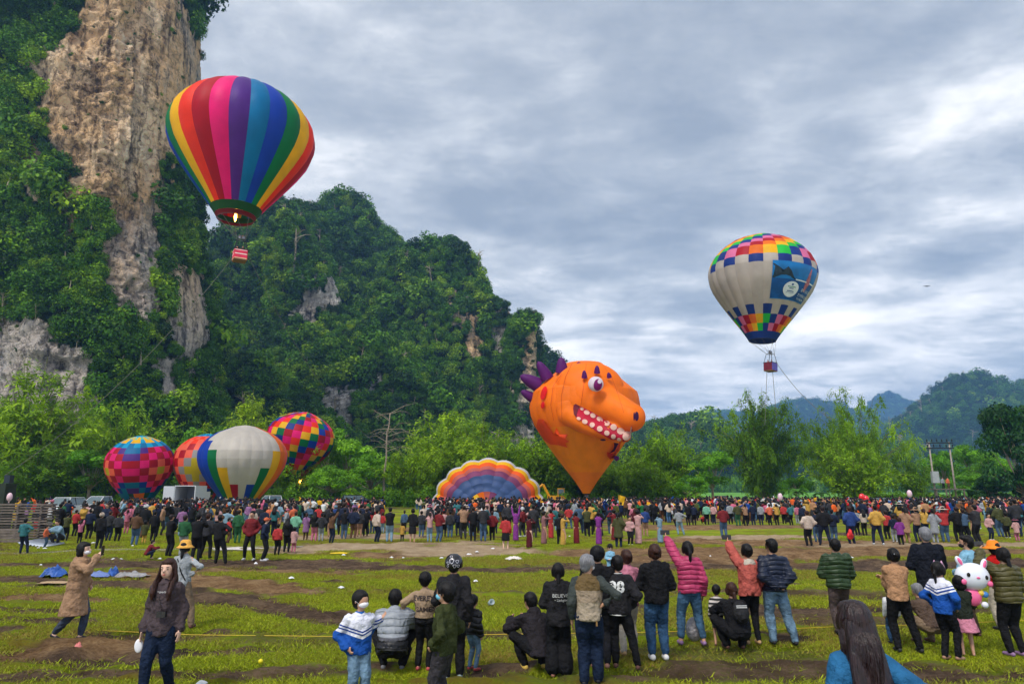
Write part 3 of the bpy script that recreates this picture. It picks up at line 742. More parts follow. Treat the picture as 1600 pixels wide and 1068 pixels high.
BAMBIG = [bamboo_protos(210, 70, 40000, spread=.55, lf=.0145), bamboo_protos(211, 80, 52000, spread=.8, lf=.014)]
TRE = [tree_protos(220 + i, LEAF_T) for i in range(3)]
TRD = [tree_protos(230 + i, LEAF_D, 40, 14000, trunk=.16) for i in range(2)]
EXT = {}
def put_tree(px, top, w, D, kind, label, tint=.55, name=None, group=None, k=0):
    base = P(px, 767, D); H = P(px, top, D).z; W = (P(px + w / 2, 700, D).x - P(px - w / 2, 700, D).x)
    if kind == 'bamboo': pr, nat, nm, cat = BAM[k % 4], .84, 'bamboo_clump', 'bamboo'
    elif kind == 'big': pr, nat, nm, cat = BAMBIG[k % 2], 1.15 + .35 * (k % 2), 'bamboo_clump', 'bamboo'
    elif kind == 'tree': pr, nat, nm, cat = TRE[k % 3], .95, 'leafy_tree', 'tree'
    else: pr, nat, nm, cat = TRD[k % 2], .95, 'dark_tree', 'tree'
    if pr[1].name not in EXT:
        co = np.array([v.co[:] for v in pr[1].vertices]); EXT[pr[1].name] = (2 * np.percentile(np.hypot(co[:, 0], co[:, 1]), 90), np.percentile(co[:, 2], 99.3))
    ew, eh = EXT[pr[1].name]; sw_ = W / ew * (.68 if kind == 'big' else .80 if px > 930 else .95)
    o = empty(name or nm, (base.x, D, 0), (px * 1.37) % 6.28); o.scale = (sw_, sw_, H / eh)
    tag(o, label, cat, group)
    s = obj('stems' if 'bamboo' in nm else 'trunk', pr[0], o)
    if 'bamboo' in nm: s['kind'] = 'stuff'
    c = obj('foliage' if 'bamboo' in nm else 'crown', pr[1], o)
    c['tint'] = float(tint)
    return o
TREES = [
 (1432, 712, 70, 114, 'bamboo', 'drooping bamboo at the right skirt of the widest clump', 1),
 (28, 588, 190, 104, 'bamboo', 'tall yellow green bamboo at the left edge behind the log stack', 0),
 (100, 640, 120, 118, 'bamboo', 'feathery bamboo clump below the grey rock overhang', 1),
 (178, 638, 130, 122, 'bamboo', 'yellow green bamboo rising behind the pink and teal patchwork balloon', 2),
 (232, 690, 110, 116, 'tree', 'leafy tree between the two patchwork balloons on the left', 0),
 (60, 700, 120, 98, 'bamboo', 'low dark bamboo clump in front of the left edge bamboo', 3),
 (140, 705, 90, 100, 'tree', 'small green tree just left of the pink and teal patchwork balloon', 1),
 (315, 668, 100, 128, 'tree', 'green tree peeping out above the coral patchwork balloon', 2),
 (385, 632, 130, 132, 'bamboo', 'yellow green bamboo arching above the white balloon', 0),
 (465, 690, 100, 112, 'bamboo', 'bamboo clump beneath the tilted diagonal patchwork balloon', 1),
 (512, 672, 90, 124, 'tree', 'fresh green tree right of the tilted patchwork balloon', 0),
 (548, 690, 90, 116, 'tree', 'bright green bushy tree left of the bare tall trunk', 1),
 (520, 728, 80, 104, 'tree', 'low bright bush behind the people in orange vests', 2),
 (575, 712, 70, 108, 'tree', 'small green tree at the foot of the bare tall trunk', 0),
 (636, 708, 90, 108, 'bamboo', 'bamboo clump just right of the bare tall trunk', 2),
 (688, 650, 130, 122, 'bamboo', 'tall bamboo above the left end of the half inflated balloon', 3),
 (745, 662, 130, 114, 'bamboo', 'bright bamboo above the crown of the half inflated balloon', 0),
 (800, 688, 120, 118, 'bamboo', 'bamboo clump between half inflated balloon and rock pinnacle', 1),
 (850, 684, 120, 110, 'bamboo', 'bamboo clump left of the orange dinosaur balloon cone', 2),
 (893, 715, 100, 116, 'bamboo', 'bamboo clump directly behind the narrow foot of the dinosaur balloon', 3),
 (948, 712, 100, 112, 'bamboo', 'yellowish bamboo clump right of the dinosaur balloon cone', 0),
 (985, 702, 90, 120, 'bamboo', 'feathery bamboo below the dinosaur balloon snout', 1),
 (1046, 672, 110, 116, 'bamboo', 'upright dark green bamboo between the snout and the round tree', 2),
 (1015, 722, 90, 106, 'bamboo', 'low yellow green bamboo in front of the upright dark bamboo', 3),
 (1113, 706, 80, 112, 'tree', 'round topped green tree left of the big feathery bamboo', 1),
 (1082, 742, 60, 104, 'tree', 'small bright bush left of the round topped tree', 2),
 (1190, 628, 165, 122, 'big', 'big feathery bamboo clump beneath the banner balloon', 0),
 (1345, 626, 215, 112, 'big', 'widest bamboo clump with drooping arms left of the power poles', 1),
 (1335, 702, 120, 102, 'bamboo', 'olive green low bamboo in front of the widest bamboo clump', 3),
 (1245, 745, 60, 112, 'tree', 'slender small tree above the banana plants', 0),
 (1480, 705, 70, 128, 'tree', 'thin leafed tree between the two power poles', 0),
 (1528, 696, 80, 132, 'tree', 'yellowish tree right of the power poles', 1),
 (1512, 738, 70, 112, 'tree', 'low green tree right of the people on the pole platform', 2),
 (1556, 706, 70, 124, 'tree', 'pale green tree left of the dark tree at the right edge', 0),
 (1600, 634, 110, 98, 'dark', 'dense dark tree at the right edge of the field', 0),
 (1548, 745, 70, 104, 'dark', 'low dark bush left of the dense dark tree', 1),
]
TINTS = {28: .72, 100: .66, 178: .72, 60: .3, 385: .8, 688: .66, 745: .72, 800: .5, 850: .5, 893: .3, 948: .6, 1046: .45, 1190: .45, 1348: .62, 1335: .7, 512: .75, 548: .85, 520: .8}
for px, tp, w, D, kd, lb, k in TREES: put_tree(px, tp, w, D, kd, lb, TINTS.get(px, .55), k=k)
# tint of tree foliage comes per object from Object Info; a stand of scrub closes the gaps below the crowns
rng = np.random.RandomState(5)
n = 1500; D_ = rng.uniform(100, 150, n); px = rng.uniform(-120, 1720, n)
sz = rng.uniform(.7, 2.0, n) * np.where((px > 1080) & (px < 1310), .30, .75) * np.where((px > 300) & (px < 1080), 1.3, 1)
pts = np.array([[(a - 800) / FPX * d / cos(0) * 1.0, d, s * .5] for a, d, s in zip(px, D_, sz)])
tn = .5 + .4 * fbm(pts[:, 0] / 8, pts[:, 1] / 8, 0, 3, 6) + rng.normal(0, .1, n)
LEAF_S = leaf_mat('scrub_leaves', (.035, .11, .004), (.12, .28, .006), (.26, .42, .01), .3)
SCR = proto_coll('scrub_clumps', [crown_mesh('scrub_clump_%d' % i, LEAF_S, 1, 9, 420, .12, .5, .85, 140 + i) for i in range(4)])
o = scatter('undergrowth', SCR, pts, np.stack([0 * px, 0 * px, rng.uniform(0, 6, n)], 1), np.stack([sz, sz, sz * rng.uniform(.8, 1.4, n)], 1), rng.randint(0, 4, n), np.clip(tn, 0, 1))
tag(o, 'green scrub and bushes below the bamboo behind the crowd', 'undergrowth', kind='stuff')
# far line of trees beyond the rice field
n = 900; D_ = rng.uniform(480, 560, n); px = rng.uniform(880, 1720, n); sz = rng.uniform(3, 6.5, n)
pts = np.array([[(a - 800) / FPX * d, d, s * .9] for a, d, s in zip(px, D_, sz)])
o = scatter('distant_treeline', SCR, pts, np.stack([0 * px, 0 * px, rng.uniform(0, 6, n)], 1), np.stack([sz, sz, sz * rng.uniform(1, 1.6, n)], 1), rng.randint(0, 4, n), np.clip(rng.normal(.4, .2, n), 0, 1))
tag(o, 'hazy far line of trees beyond the rice field', 'trees', kind='stuff')
# leafless tall tree
def bare_tree(px, top, D, label, seed, lean=0.0, thick=.22, nb=26, ltop=.0):
    rng = random.Random(seed); base = P(px, 767, D); H = P(px, top, D).z
    o = empty('bare_tree', (base.x, D, 0)); tag(o, label, 'tree')
    mb = MB(); pts = [Vector((lean * H * (i / 8) ** 1.5 + .12 * sin(i * 1.9), .1 * sin(i), H * i / 8)) for i in range(9)]
    mb.tube(pts, [thick * (1 - .085 * i) for i in range(9)], 7); mb.build('trunk', M_BARK, o, smooth=True)
    for i in range(nb):
        t = .55 + .45 * rng.random(); p = pts[0].lerp(pts[-1], 0) ; k = t * 8; a = pts[int(k)].lerp(pts[min(8, int(k) + 1)], k - int(k))
        az = rng.uniform(0, 6.28); L = H * rng.uniform(.16, .34); d = Vector((cos(az), sin(az), rng.uniform(-.1, .7)))
        m1 = a + d * L * .5; m2 = a + d * L + Vector((0, 0, -L * rng.uniform(.05, .4)))
        b = MB().tube([a, m1, m2], [thick * .22, thick * .14, thick * .04], 4)
        for j in range(7):
            s = rng.random(); c = m1.lerp(m2, s); e_ = c + Vector((rng.uniform(-1, 1), rng.uniform(-1, 1), rng.uniform(-.8, .4))) * L * .33
            b.tube([c, e_], [thick * .06, thick * .02], 3)
        b.build('branch', M_BARK, o)
    return o
bare_tree(599, 645, 106, 'tall leafless tree with a leaning pale trunk and thin twigs', 1, .035)
bare_tree(556, 700, 118, 'thinner leafless tree left of the tall bare trunk', 2, -.02, .18, 12)
# banana plants at the edge of the rice field
M_BAN = mat('banana_leaf', (.07, .20, .015), .5, .25, 2, trans=.3)
def banana(px, top, D, label, seed):
    rng = random.Random(seed); base = P(px, 767, D); H = max(2.0, P(px, top, D).z)
    o = empty('banana_plant', (base.x, D, 0)); tag(o, label, 'plant', 'banana plants by the rice field')
    MB().tube([(0, 0, 0), (.03, 0, H * .55)], [.13, .08], 7).build('stem', M_BAN, o, smooth=True)
    for i in range(9):
        az = i * 2.4 + rng.random(); L = H * rng.uniform(.45, .6); up = rng.uniform(.5, 1.0); V = []; F = []
        for j in range(8):
            t = j / 7; r = L * t * .9; z = H * .52 + L * (up * t - 1.0 * t * t * .9); w = .30 * sin(pi * min(1, t * .93 + .05)) ** .6
            for s in (-1, 0, 1): V.append((r * cos(az) - s * w * sin(az), r * sin(az) + s * w * cos(az), z - abs(s) * .07))
        for j in range(7):
            for s in (0, 1): F.append((j * 3 + s, j * 3 + s + 1, j * 3 + s + 4, j * 3 + s + 3))
        obj('leaf', mesh_np('banana_leaf', V, F, [M_BAN]), o)
for a in ((1232, 752, 108, 'banana plant with drooping leaves left of its taller twin'), (1247, 748, 104, 'taller banana plant at the edge of the rice field'), (1282, 757, 112, 'small banana plant standing apart beside the widest bamboo'), (1500, 748, 106, 'banana plant right of the pole platform')):
    banana(a[0], a[1], a[2], a[3], a[0])
# ------------------------------------------------------------------ hot air balloons
def fab(name, rgb, tr=.30):
    return mat('fabric_' + name, rgb, .55, .13, .45, .7, 1.1, trans=tr, spec=.25)
FB = dict(purple=fab('purple', (.085, .02, .22)), teal=fab('teal', (.0, .16, .36)), blue=fab('royal_blue', (.003, .045, .38)), green=fab('green', (.0, .17, .045)),
          yellow=fab('golden_yellow', (.85, .45, .003)), redor=fab('orange_red', (.90, .035, .008)), crimson=fab('crimson', (.42, .002, .012)), pink=fab('hot_pink', (.85, .008, .17)),
          navy=fab('navy', (.008, .022, .13)), rose=fab('rose_pink', (.72, .16, .33)), lime=fab('lime_green', (.02, .50, .05)), orange=fab('bright_orange', (.85, .16, .004)),
          white=fab('off_white', (.58, .53, .46)), cyan=fab('cyan', (.0, .33, .58)), grey=fab('fabric_grey', (.30, .30, .30)), olive=fab('mustard', (.50, .40, .005)), coral=fab('coral', (.90, .13, .07)),
          mint=fab('mint', (.15, .55, .38)), dkgreen=fab('dark_green', (.008, .07, .012)), maroon=fab('maroon', (.12, .003, .004)), steel=fab('steel_blue', (.055, .10, .24)), plum=fab('plum', (.22, .05, .13)))
PROF = [(0, 0), (.006, .10), (.022, .25), (.055, .43), (.105, .62), (.17, .78), (.24, .90), (.31, .97), (.38, 1.0), (.45, .985), (.53, .92), (.61, .82), (.70, .69), (.79, .55), (.88, .41), (.95, .31), (1.0, .245)]
PROF_N = [(0, 0), (.006, .10), (.022, .26), (.055, .45), (.105, .65), (.17, .82), (.25, .94), (.33, 1.0), (.41, 1.0), (.50, .955), (.60, .85), (.70, .71), (.80, .55), (.90, .39), (1.0, .22)]
def prof_at(prof, h):
    a = np.array(prof); return np.interp(h, a[:, 0], a[:, 1])
def fit_env(l, r, top, bot, D, prof, tilt=(0, 0)):
    a = np.array(prof); th = np.linspace(0, 2 * pi, 40)
    R = 8.0; H = 18.0; c = P((l + r) / 2, top, D); cx, zt = c.x, c.z
    M = np.array(Matrix.Rotation(tilt[0], 3, 'X') @ Matrix.Rotation(tilt[1], 3, 'Y'))
    for _ in range(60):
        X = np.outer(a[:, 1] * R, np.cos(th)); Y = np.outer(a[:, 1] * R, np.sin(th)); Z = np.repeat(-a[:, 0:1] * H, 40, 1)
        V = np.stack([X, Y, Z], -1).reshape(-1, 3) @ M.T + [cx, D, zt]
        px, py = proj(V)
        sc = (r - l) / (px.max() - px.min()); R *= sc; k = D / FPX
        cx += ((l + r) / 2 - (px.max() + px.min()) / 2) * k * .9
        zt += (py.min() - top) * k * .8; H *= 1 + .6 * ((bot - top) / (py.max() - py.min()) - 1)
    return R, H, Vector((cx, D, zt))
def facing(p):
    return math.atan2(-p.y, -p.x) + pi / 2      # turn that points a pattern's front at the camera's side of the field
def envelope(root, R, H, prof, ngore, rows, colf, off=0.0, nu=3, nv=None, bulge=.035, seg='panel', tallest=.07, mouthdark=None):
    """sewn panels, each its own mesh; rows = list of heights 0..1; colf(k, row) -> fabric name"""
    gw = 2 * pi / ngore; off = off + facing(root.location)
    for ri in range(len(rows) - 1):
        h0, h1 = rows[ri], rows[ri + 1]; n = nv or max(2, int(math.ceil((h1 - h0) / tallest)))
        hh = np.linspace(h0, h1, n + 1)
        if h0 == 0: hh = np.unique(np.concatenate([[0, .006, .022, .05], hh])) if h1 > .3 else (np.array([0, .006, .022, h1]) if h1 > .03 else np.linspace(0, h1, 3))
        for k in range(ngore):
            a0 = pi + k * gw + off; V = []
            for h in hh:
                r = float(prof_at(prof, h)) * R
                for j in range(nu + 1):
                    t = j / nu; b = 1 + bulge * (sin(pi * t) ** .8) * min(1, r / (R * .5)) - bulge * .4
                    a = a0 + t * gw; V.append((r * b * cos(a), r * b * sin(a), -h * H))
            me = mesh_np(seg, V, grid_faces(nu, len(hh) - 1), [FB[colf(k, ri)]])
            obj(seg, me, root)
M_WICK = mat('wicker', (.22, .12, .05), .8, .3, 20, .8, 60)
M_STEEL = mat('burner_steel', (.25, .25, .27), .35, .1, 8, metal=.8)
M_DKF = mat('black_frame', (.012, .012, .014), .5, .1, 8)
M_ROPE = mat('tether_rope', (.16, .15, .13), .8, .2, 8)
M_FLAME = mat('burner_flame', (1, .45, .05), .5, 0, emis=(1, .42, .06, 12))
def basket(root, c, s=1.0, rz=.5, mats=None, mouth=None, flame=False, nrope=8, wallmats=None, fh=1.25):
    """a basket hanging below the mouth: c = its base centre in the balloon's frame"""
    b = obj('basket', MB().box((0, 0, .05 * s), (1.25 * s, 1.25 * s, .10 * s)).mesh('basket_floor', M_WICK), root, c); b.rotation_euler = (0, 0, rz)
    wm = wallmats or [M_WICK] * 4
    for i in range(4):
        a = i * pi / 2
        wl = MB().box((0, -.62 * s, .60 * s), (1.20 * s, .06 * s, 1.0 * s)).build('side_wall', wm[i], b); wl.rotation_euler = (0, 0, a)
        rm = MB().tube([(-.64 * s, -.62 * s, 1.13 * s), (.64 * s, -.62 * s, 1.13 * s)], .05 * s, 6).build('rim', M_DKF, b); rm.rotation_euler = (0, 0, a)
        ps = MB().tube([(.60 * s, -.60 * s, 1.1 * s), (.36 * s, -.36 * s, (1.1 + fh) * s)], .035 * s, 6).build('post', M_DKF, b); ps.rotation_euler = (0, 0, a)
        if wallmats and s < 1.1:
            for zz, hh, mm in ((.62, .09, 'white_trim'), (.16, .07, 'cream_trim'), (1.02, .06, 'white_trim')):
                tw = MB().box((0, -.655 * s, zz * s), (1.16 * s, .012, hh * s)).build('trim_band', mat(mm, (.75, .68, .6) if mm == 'white_trim' else (.7, .6, .3), .7), b); tw.rotation_euler = (0, 0, a)
    mb = MB()
    for sx in (-1, 1): mb.tube([(sx * .36 * s, -.36 * s, (1.1 + fh) * s), (sx * .36 * s, .36 * s, (1.1 + fh) * s)], .03 * s, 6)
    for sy in (-1, 1): mb.tube([(-.36 * s, sy * .36 * s, (1.1 + fh) * s), (.36 * s, sy * .36 * s, (1.1 + fh) * s)], .03 * s, 6)
    for sx in (-.16, .16): mb.lathe([(.001, 0), (.09 * s, 0), (.15 * s, .12 * s), (.15 * s, .42 * s), (.11 * s, .42 * s), (.1 * s, .14 * s), (.001, .1 * s)], 10, 0, (sx * s, 0, (1.1 + fh) * s))
    mb.build('burner', M_STEEL, b, smooth=True)
    if flame:
        MB().lathe([(.001, 0), (.16 * s, .25 * s), (.20 * s, .6 * s), (.12 * s, 1.2 * s), (.001, 1.8 * s)], 10, 0, (0, 0, (1.5 + fh) * s)).build('flame', M_FLAME, b, smooth=True)
    if mouth:
        R0, z0 = mouth
        for i in range(nrope):
            a = 2 * pi * (i + .5) / nrope; ca = pi / 4 + (i // (nrope // 4)) * pi / 2 + rz
            q = Vector(c) + Vector((.5 * s * cos(ca), .5 * s * sin(ca), (1.1 + fh) * s))
            MB().tube([(R0 * cos(a), R0 * sin(a), z0), q], .018, 4).build('suspension_rope', M_ROPE, root)
    return b
def tether(name, a, b, label, sag=1.0, r=.022):
    pts = [a.lerp(b, i / 16) - Vector((0, 0, sag * 4 * (i / 16) * (1 - i / 16))) for i in range(17)]
    o = MB().tube([p - pts[0] for p in pts], r, 5).build(name, M_ROPE, None, pts[0]); tag(o, label, 'rope'); return o

# 1  the rainbow striped balloon, flying
R, H, c = fit_env(260, 491, 118, 353, 70, PROF)
rb = empty('hot_air_balloon', c); tag(rb, 'large flying balloon with vertical rainbow stripes in front of the cliff', 'hot air balloon')
SEQ = ['purple', 'teal', 'blue', 'green', 'yellow', 'redor', 'crimson', 'pink']
envelope(rb, R, H, PROF, 24, [0, .925], lambda k, r: SEQ[(k - 5) % 8], radians(3), nu=5, tallest=.045, bulge=.03, seg='gore')
envelope(rb, R, H, PROF, 24, [.925, .975], lambda k, r: 'dkgreen', radians(3), nu=3, bulge=.0, seg='skirt_panel')
envelope(rb, R, H, [(0, .28), (.975, .278), (1.0, .245)], 24, [.976, 1.0], lambda k, r: 'maroon', radians(3), nu=2, bulge=0, seg='scoop_panel')
MB().lathe([(R * .243, -.07), (R * .252, 0), (R * .243, .07)], 40, 0, (0, 0, -H)).build('mouth_ring', mat('mouth_band', (.10, .02, .015), .6), rb, smooth=True)
q = P(374, 408, 70) - c
q.x -= 0; q.y = 0
basket(rb, q, 1.05, radians(30), mouth=(R * .245, -H), wallmats=[mat('red_basket', (.62, .03, .07), .6, .2, 2)] * 4)
MB().lathe([(.001, 0), (.10, .25), (.15, .6), (.09, 1.1), (.001, 1.6)], 12, 0, (0, 0, -H - .3)).build('flame', M_FLAME, rb, smooth=True)
RBB = c + q
tether('tether_rope', RBB + Vector((-.7, 0, .5)), P(8, 742, 62), 'long rope from the rainbow balloon basket down to the left edge', 2.0)
tether('tether_rope', RBB + Vector((.7, 0, 1.0)), P(585, 690, 102), 'long rope from the rainbow balloon basket down across the wooded slope', 2.5)

# 2  the banner balloon, flying at the right
R, H, c = fit_env(1107, 1278, 364, 537, 100, PROF, (0, radians(4)))
bb = empty('hot_air_balloon', c); bb.rotation_euler = (0, radians(4), 0); tag(bb, 'flying white bellied balloon with coloured checks and a blue banner', 'hot air balloon')
S6 = ['blue', 'rose', 'crimson', 'redor', 'yellow', 'lime']
S6 = ['navy2', 'rose', 'crimson', 'orange', 'yellow', 'lime']
FB['navy2'] = fab('deep_blue', (.008, .035, .22)); FB['belly'] = fab('grey_white', (.44, .39, .34), .2)
def c2(k, r):
    if r < 6: return S6[(k - 7 + r) % 6]
    if r == 6: return 'navy2' if k % 2 else 'belly'
    if r == 7: return 'belly'
    if r == 8: return 'navy2' if k % 2 == 0 else 'belly'
    if r == 9: return S6[(k - 1) % 6]
    if r == 10: return S6[k % 6]
    return 'navy2'
envelope(bb, R, H, PROF, 24, [0, .08, .12, .16, .20, .245, .335, .41, .735, .81, .88, .94, 1.0], c2, radians(3), nu=3, bulge=.03)
MB().lathe([(R * .243, -.06), (R * .25, 0), (R * .243, .06)], 40, 0, (0, 0, -H)).build('mouth_ring', M_DKF, bb, smooth=True)
def on_env(R, H, prof, a, h, lift=.06):
    r = float(prof_at(prof, h)) * R * 1.012 + lift; return Vector((r * cos(a), r * sin(a), -h * H))
A0, A1, H0, H1 = radians(270 + 12) + facing(c), radians(270 + 74) + facing(c), .405, .70
def sheet(name, u0, u1, v0, v1, m, lift, parent, n=8, outline=None):
    """a patch of the banner; u along, v down, 0..1"""
    if outline is None:
        V = [on_env(R, H, PROF, A0 + (A1 - A0) * (u0 + (u1 - u0) * i / n), H0 + (H1 - H0) * (v0 + (v1 - v0) * j / n), lift) for j in range(n + 1) for i in range(n + 1)]
        return obj(name, mesh_np(name, V, grid_faces(n, n), [m]), parent)
    cu_, cv_ = sum(q[0] for q in outline) / len(outline), sum(q[1] for q in outline) / len(outline); n = len(outline)
    uv = [(cu_, cv_)] + [(cu_ + (u - cu_) * k / 4, cv_ + (v - cv_) * k / 4) for k in (1, 2, 3, 4) for u, v in outline]
    V = [on_env(R, H, PROF, A0 + (A1 - A0) * u, H0 + (H1 - H0) * v, lift) for u, v in uv]
    F = [(0, 1 + i, 1 + (i + 1) % n) for i in range(n)] + [(1 + k * n + i, 1 + k * n + n + i, 1 + k * n + n + (i + 1) % n, 1 + k * n + (i + 1) % n) for k in range(3) for i in range(n)]
    return obj(name, mesh_np(name, V, F, [m]), parent)
M_BSKY = mat('banner_sky_blue', (.0, .13, .36), .5, .3, .6); M_BSEA = mat('banner_sea_blue', (.0, .06, .22), .5, .35, .8)
M_BHIL = mat('banner_dark_islet', (.008, .022, .03), .6, .5, 1.5); M_BWH = mat('banner_white', (.62, .66, .68), .5, .05); M_BPK = mat('banner_pink_tower', (.32, .10, .12), .5, .5, 2)
bn = sheet('banner', 0, 1, 0, 1, M_BSKY, .07, bb, 12)
sheet('picture_sea', .01, .99, .48, .98, M_BSEA, .10, bn)
sheet('picture_islet', 0, 1, 0, 1, M_BHIL, .12, bn, outline=[(.01, .48), (.01, .08), (.10, .18), (.16, .30), (.26, .16), (.33, .26), (.40, .42), (.46, .48)])
sheet('picture_tower', 0, 1, 0, 1, M_BPK, .12, bn, outline=[(.70, .48), (.745, .12), (.76, .06), (.78, .12), (.83, .48), (.80, .72), (.74, .72)])
sheet('picture_shore', .45, .98, .46, .49, M_BWH, .125, bn, 4)
em = sheet('emblem', 0, 1, 0, 1, M_BWH, .14, bn, outline=[(.42 + .175 * cos(t * pi / 12), .73 + .20 * sin(t * pi / 12)) for t in range(24)])
M_BGR = mat('emblem_green', (.03, .20, .08), .5, 0); M_BTX = mat('emblem_blue', (.02, .08, .22), .5, 0)
for du, dv, w, h, mm in ((0, -.12, .02, .05, M_BTX), (-.04, -.06, .05, .02, M_BGR), (.04, -.06, .05, .02, M_BGR), (0, -.02, .05, .02, M_BTX), (0, .05, .08, .022, M_BTX), (0, .09, .10, .01, M_BTX)):
    sheet('emblem_mark', .42 + du - w, .42 + du + w, .73 + dv - h / 2, .73 + dv + h / 2, mm, .17, bn, 3)
def banner_text(txt, u, v, size):
    cu = bpy.data.curves.new('t', 'FONT'); cu.body = txt; cu.size = 1; cu.resolution_u = 1
    to = bpy.data.objects.new('t', cu); COL.objects.link(to); dg = bpy.context.evaluated_depsgraph_get(); me = bpy.data.meshes.new_from_object(to.evaluated_get(dg))
    bpy.data.objects.remove(to)
    V = [on_env(R, H, PROF, A0 + (A1 - A0) * (u + p.co.x * size), H0 + (H1 - H0) * (v - p.co.y * size * 1.25), .15) for p in me.vertices]
    for p, q_ in zip(me.vertices, V): p.co = q_
    me.materials.clear(); me.materials.append(M_BWH); obj('lettering', me, bn)
banner_text('DU LICH', .68, .73, .085); banner_text('TUYEN QUANG', .64, .86, .075); banner_text('TOURISM', .66, .95, .06)
q = P(1204, 580, 100) - c; q.y = 0
q = Matrix.Rotation(-radians(4), 3, 'Y') @ q
wl = [mat('basket_purple', (.10, .08, .33), .7, .2, 2), mat('basket_maroon', (.14, .01, .02), .7, .3, 2), mat('basket_maroon', 0), wl0] if False else [mat('basket_purple', (.10, .08, .33), .7, .2, 2), mat('basket_maroon', (.14, .01, .02), .7, .3, 2)] * 2
bk = basket(bb, q, 1.12, radians(38), mouth=(R * .245, -H), wallmats=wl)
BBB = c + Matrix.Rotation(radians(4), 3, 'Y') @ q
tether('tether_rope', BBB + Vector((-.55, 0, 0)), P(1195, 664, 100), 'left of two upright ropes under the banner balloon basket', .2, .035)
tether('tether_rope', BBB + Vector((.3, 0, 0)), P(1213, 650, 101), 'right of two upright ropes under the banner balloon basket', .2, .035)
tether('tether_rope', BBB + Vector((.8, 0, 1.6)), P(1300, 655, 95), 'slanting rope from the banner balloon basket down to the right', 1.0, .035)

# 3  patchwork balloons standing at the left
def manh(centres, pal, period=None, wrapn=24):
    def f(k, r):
        d = min(min(abs(k - ck) % wrapn, wrapn - abs(k - ck) % wrapn) + abs(r - cr) for ck, cr in centres)
        return pal[min(d, len(pal) - 1)]
    return f
def eq_rows(n, last=1.0):
    """heights of equal seams along the cloth"""
    a = np.array(PROF_N); s = np.concatenate([[0], np.cumsum(np.hypot(np.diff(a[:, 0]) * 1.95, np.diff(a[:, 1])))])
    return [float(np.interp(s[-1] * last * i / n, s, a[:, 0])) for i in range(n + 1)]
R, H, c = fit_env(162, 273, 680, 795, 95, PROF_N, (radians(9), 0))
b1 = empty('hot_air_balloon', c); b1.rotation_euler = (radians(9), 0, 0); tag(b1, 'pink crimson and teal patchwork balloon, leftmost of the standing balloons', 'hot air balloon', 'patchwork balloons by the crowd')
cen = [(k, 7) for k in (1, 8, 14, 20)] + [(k, 20) for k in (6, 18)]
f1 = manh(cen, ['olive', 'coral', 'crimson', 'pink', 'crimson', 'purple', 'teal', 'cyan'])
def c1(k, r):
    if r == 1: return 'yellow' if k % 2 else 'mint'
    if r == 2: return 'yellow' if k % 3 else 'cyan'
    if r == 3: return 'cyan' if k % 2 else 'teal'
    if r >= 11:
        d = min(abs(k - 5.5), abs(k - 17.5)) ; d2 = d + (13 - r) * .8
        return 'crimson' if d2 < 1.2 else 'orange' if d2 < 2.4 else 'dkgreen' if d2 < 3.6 else 'teal'
    if r >= 9: return {0: 'crimson', 1: 'crimson', 2: 'pink', 3: 'blue', 4: 'teal', 5: 'purple'}[min(5, int(min(min(abs(k - a), 24 - abs(k - a)) for a in (1, 8, 14, 20)) + (r - 8)) )]
    return f1(k, r)
envelope(b1, R, H, PROF_N, 24, eq_rows(14), c1, radians(0), nu=2, nv=2, bulge=.02)
R, H, c = fit_env(269, 374, 677, 793, 99, PROF_N)
b2 = empty('hot_air_balloon', c); tag(b2, 'coral grey and mustard patchwork balloon half hidden by the white balloon', 'hot air balloon', 'patchwork balloons by the crowd')
f2 = manh([(4, 7), (10, 7), (16, 7), (22, 7)], ['olive', 'olive', 'grey', 'coral', 'crimson', 'coral'])
def cc2(k, r):
    if r < 2: return 'cyan' if (k + r) % 2 else 'teal'
    if r < 4: return 'coral' if (k + r) % 2 else 'redor'
    if r >= 10: return {0: 'crimson', 1: 'teal', 2: 'blue', 3: 'dkgreen', 4: 'crimson', 5: 'olive'}[(k + r * 2) % 6]
    return f2(k, r)
envelope(b2, R, H, PROF_N, 24, eq_rows(13), cc2, radians(4), nu=2, nv=2, bulge=.02)
R, H, c = fit_env(308, 449, 664, 797, 92, PROF_N)
b3 = empty('hot_air_balloon', c); tag(b3, 'white balloon with stepped blue green yellow and red edges', 'hot air balloon')
RW = [0, .10, .21, .32, .42, .52, .61, .705, .78, .866, .93, 1.0]
ST = {0: ('blue', 0), 1: ('blue', 0), 2: ('blue', 0), 3: ('green', .32), 4: ('yellow', .52), 5: ('crimson', .705), 6: ('purple', .866), 7: ('blue', .705), 8: ('green', .52), 9: ('yellow', .32), 10: ('orange', 0), 11: ('coral', 0)}
def c3(k, r):
    col, s = ST.get(k, ('purple' if k % 2 else 'blue', 0))
    if k == 2 and RW[r] < .13: return 'white'
    return col if RW[r] >= s - .001 else 'white'
envelope(b3, R, H, PROF_N, 24, RW, c3, radians(-5), nu=3, nv=3, bulge=.02)
R, H, c = fit_env(417, 523, 643, 751, 112, PROF_N, (0, radians(10)))
b4 = empty('hot_air_balloon', c); b4.rotation_euler = (0, radians(10), 0); tag(b4, 'tilted diagonal patchwork balloon hovering behind the white balloon', 'hot air balloon', 'patchwork balloons by the crowd')
S9 = ['crimson', 'pink', 'redor', 'yellow', 'green', 'blue', 'crimson', 'pink', 'redor', 'yellow', 'green', 'navy2']
envelope(b4, R, H, PROF_N, 24, eq_rows(14), lambda k, r: 'navy2' if r == 13 else S9[(k * 2 - r + 3) // 1 % 12] if False else S9[(r + k + (k // 2)) % 12], 0, nu=2, nv=2, bulge=.02)
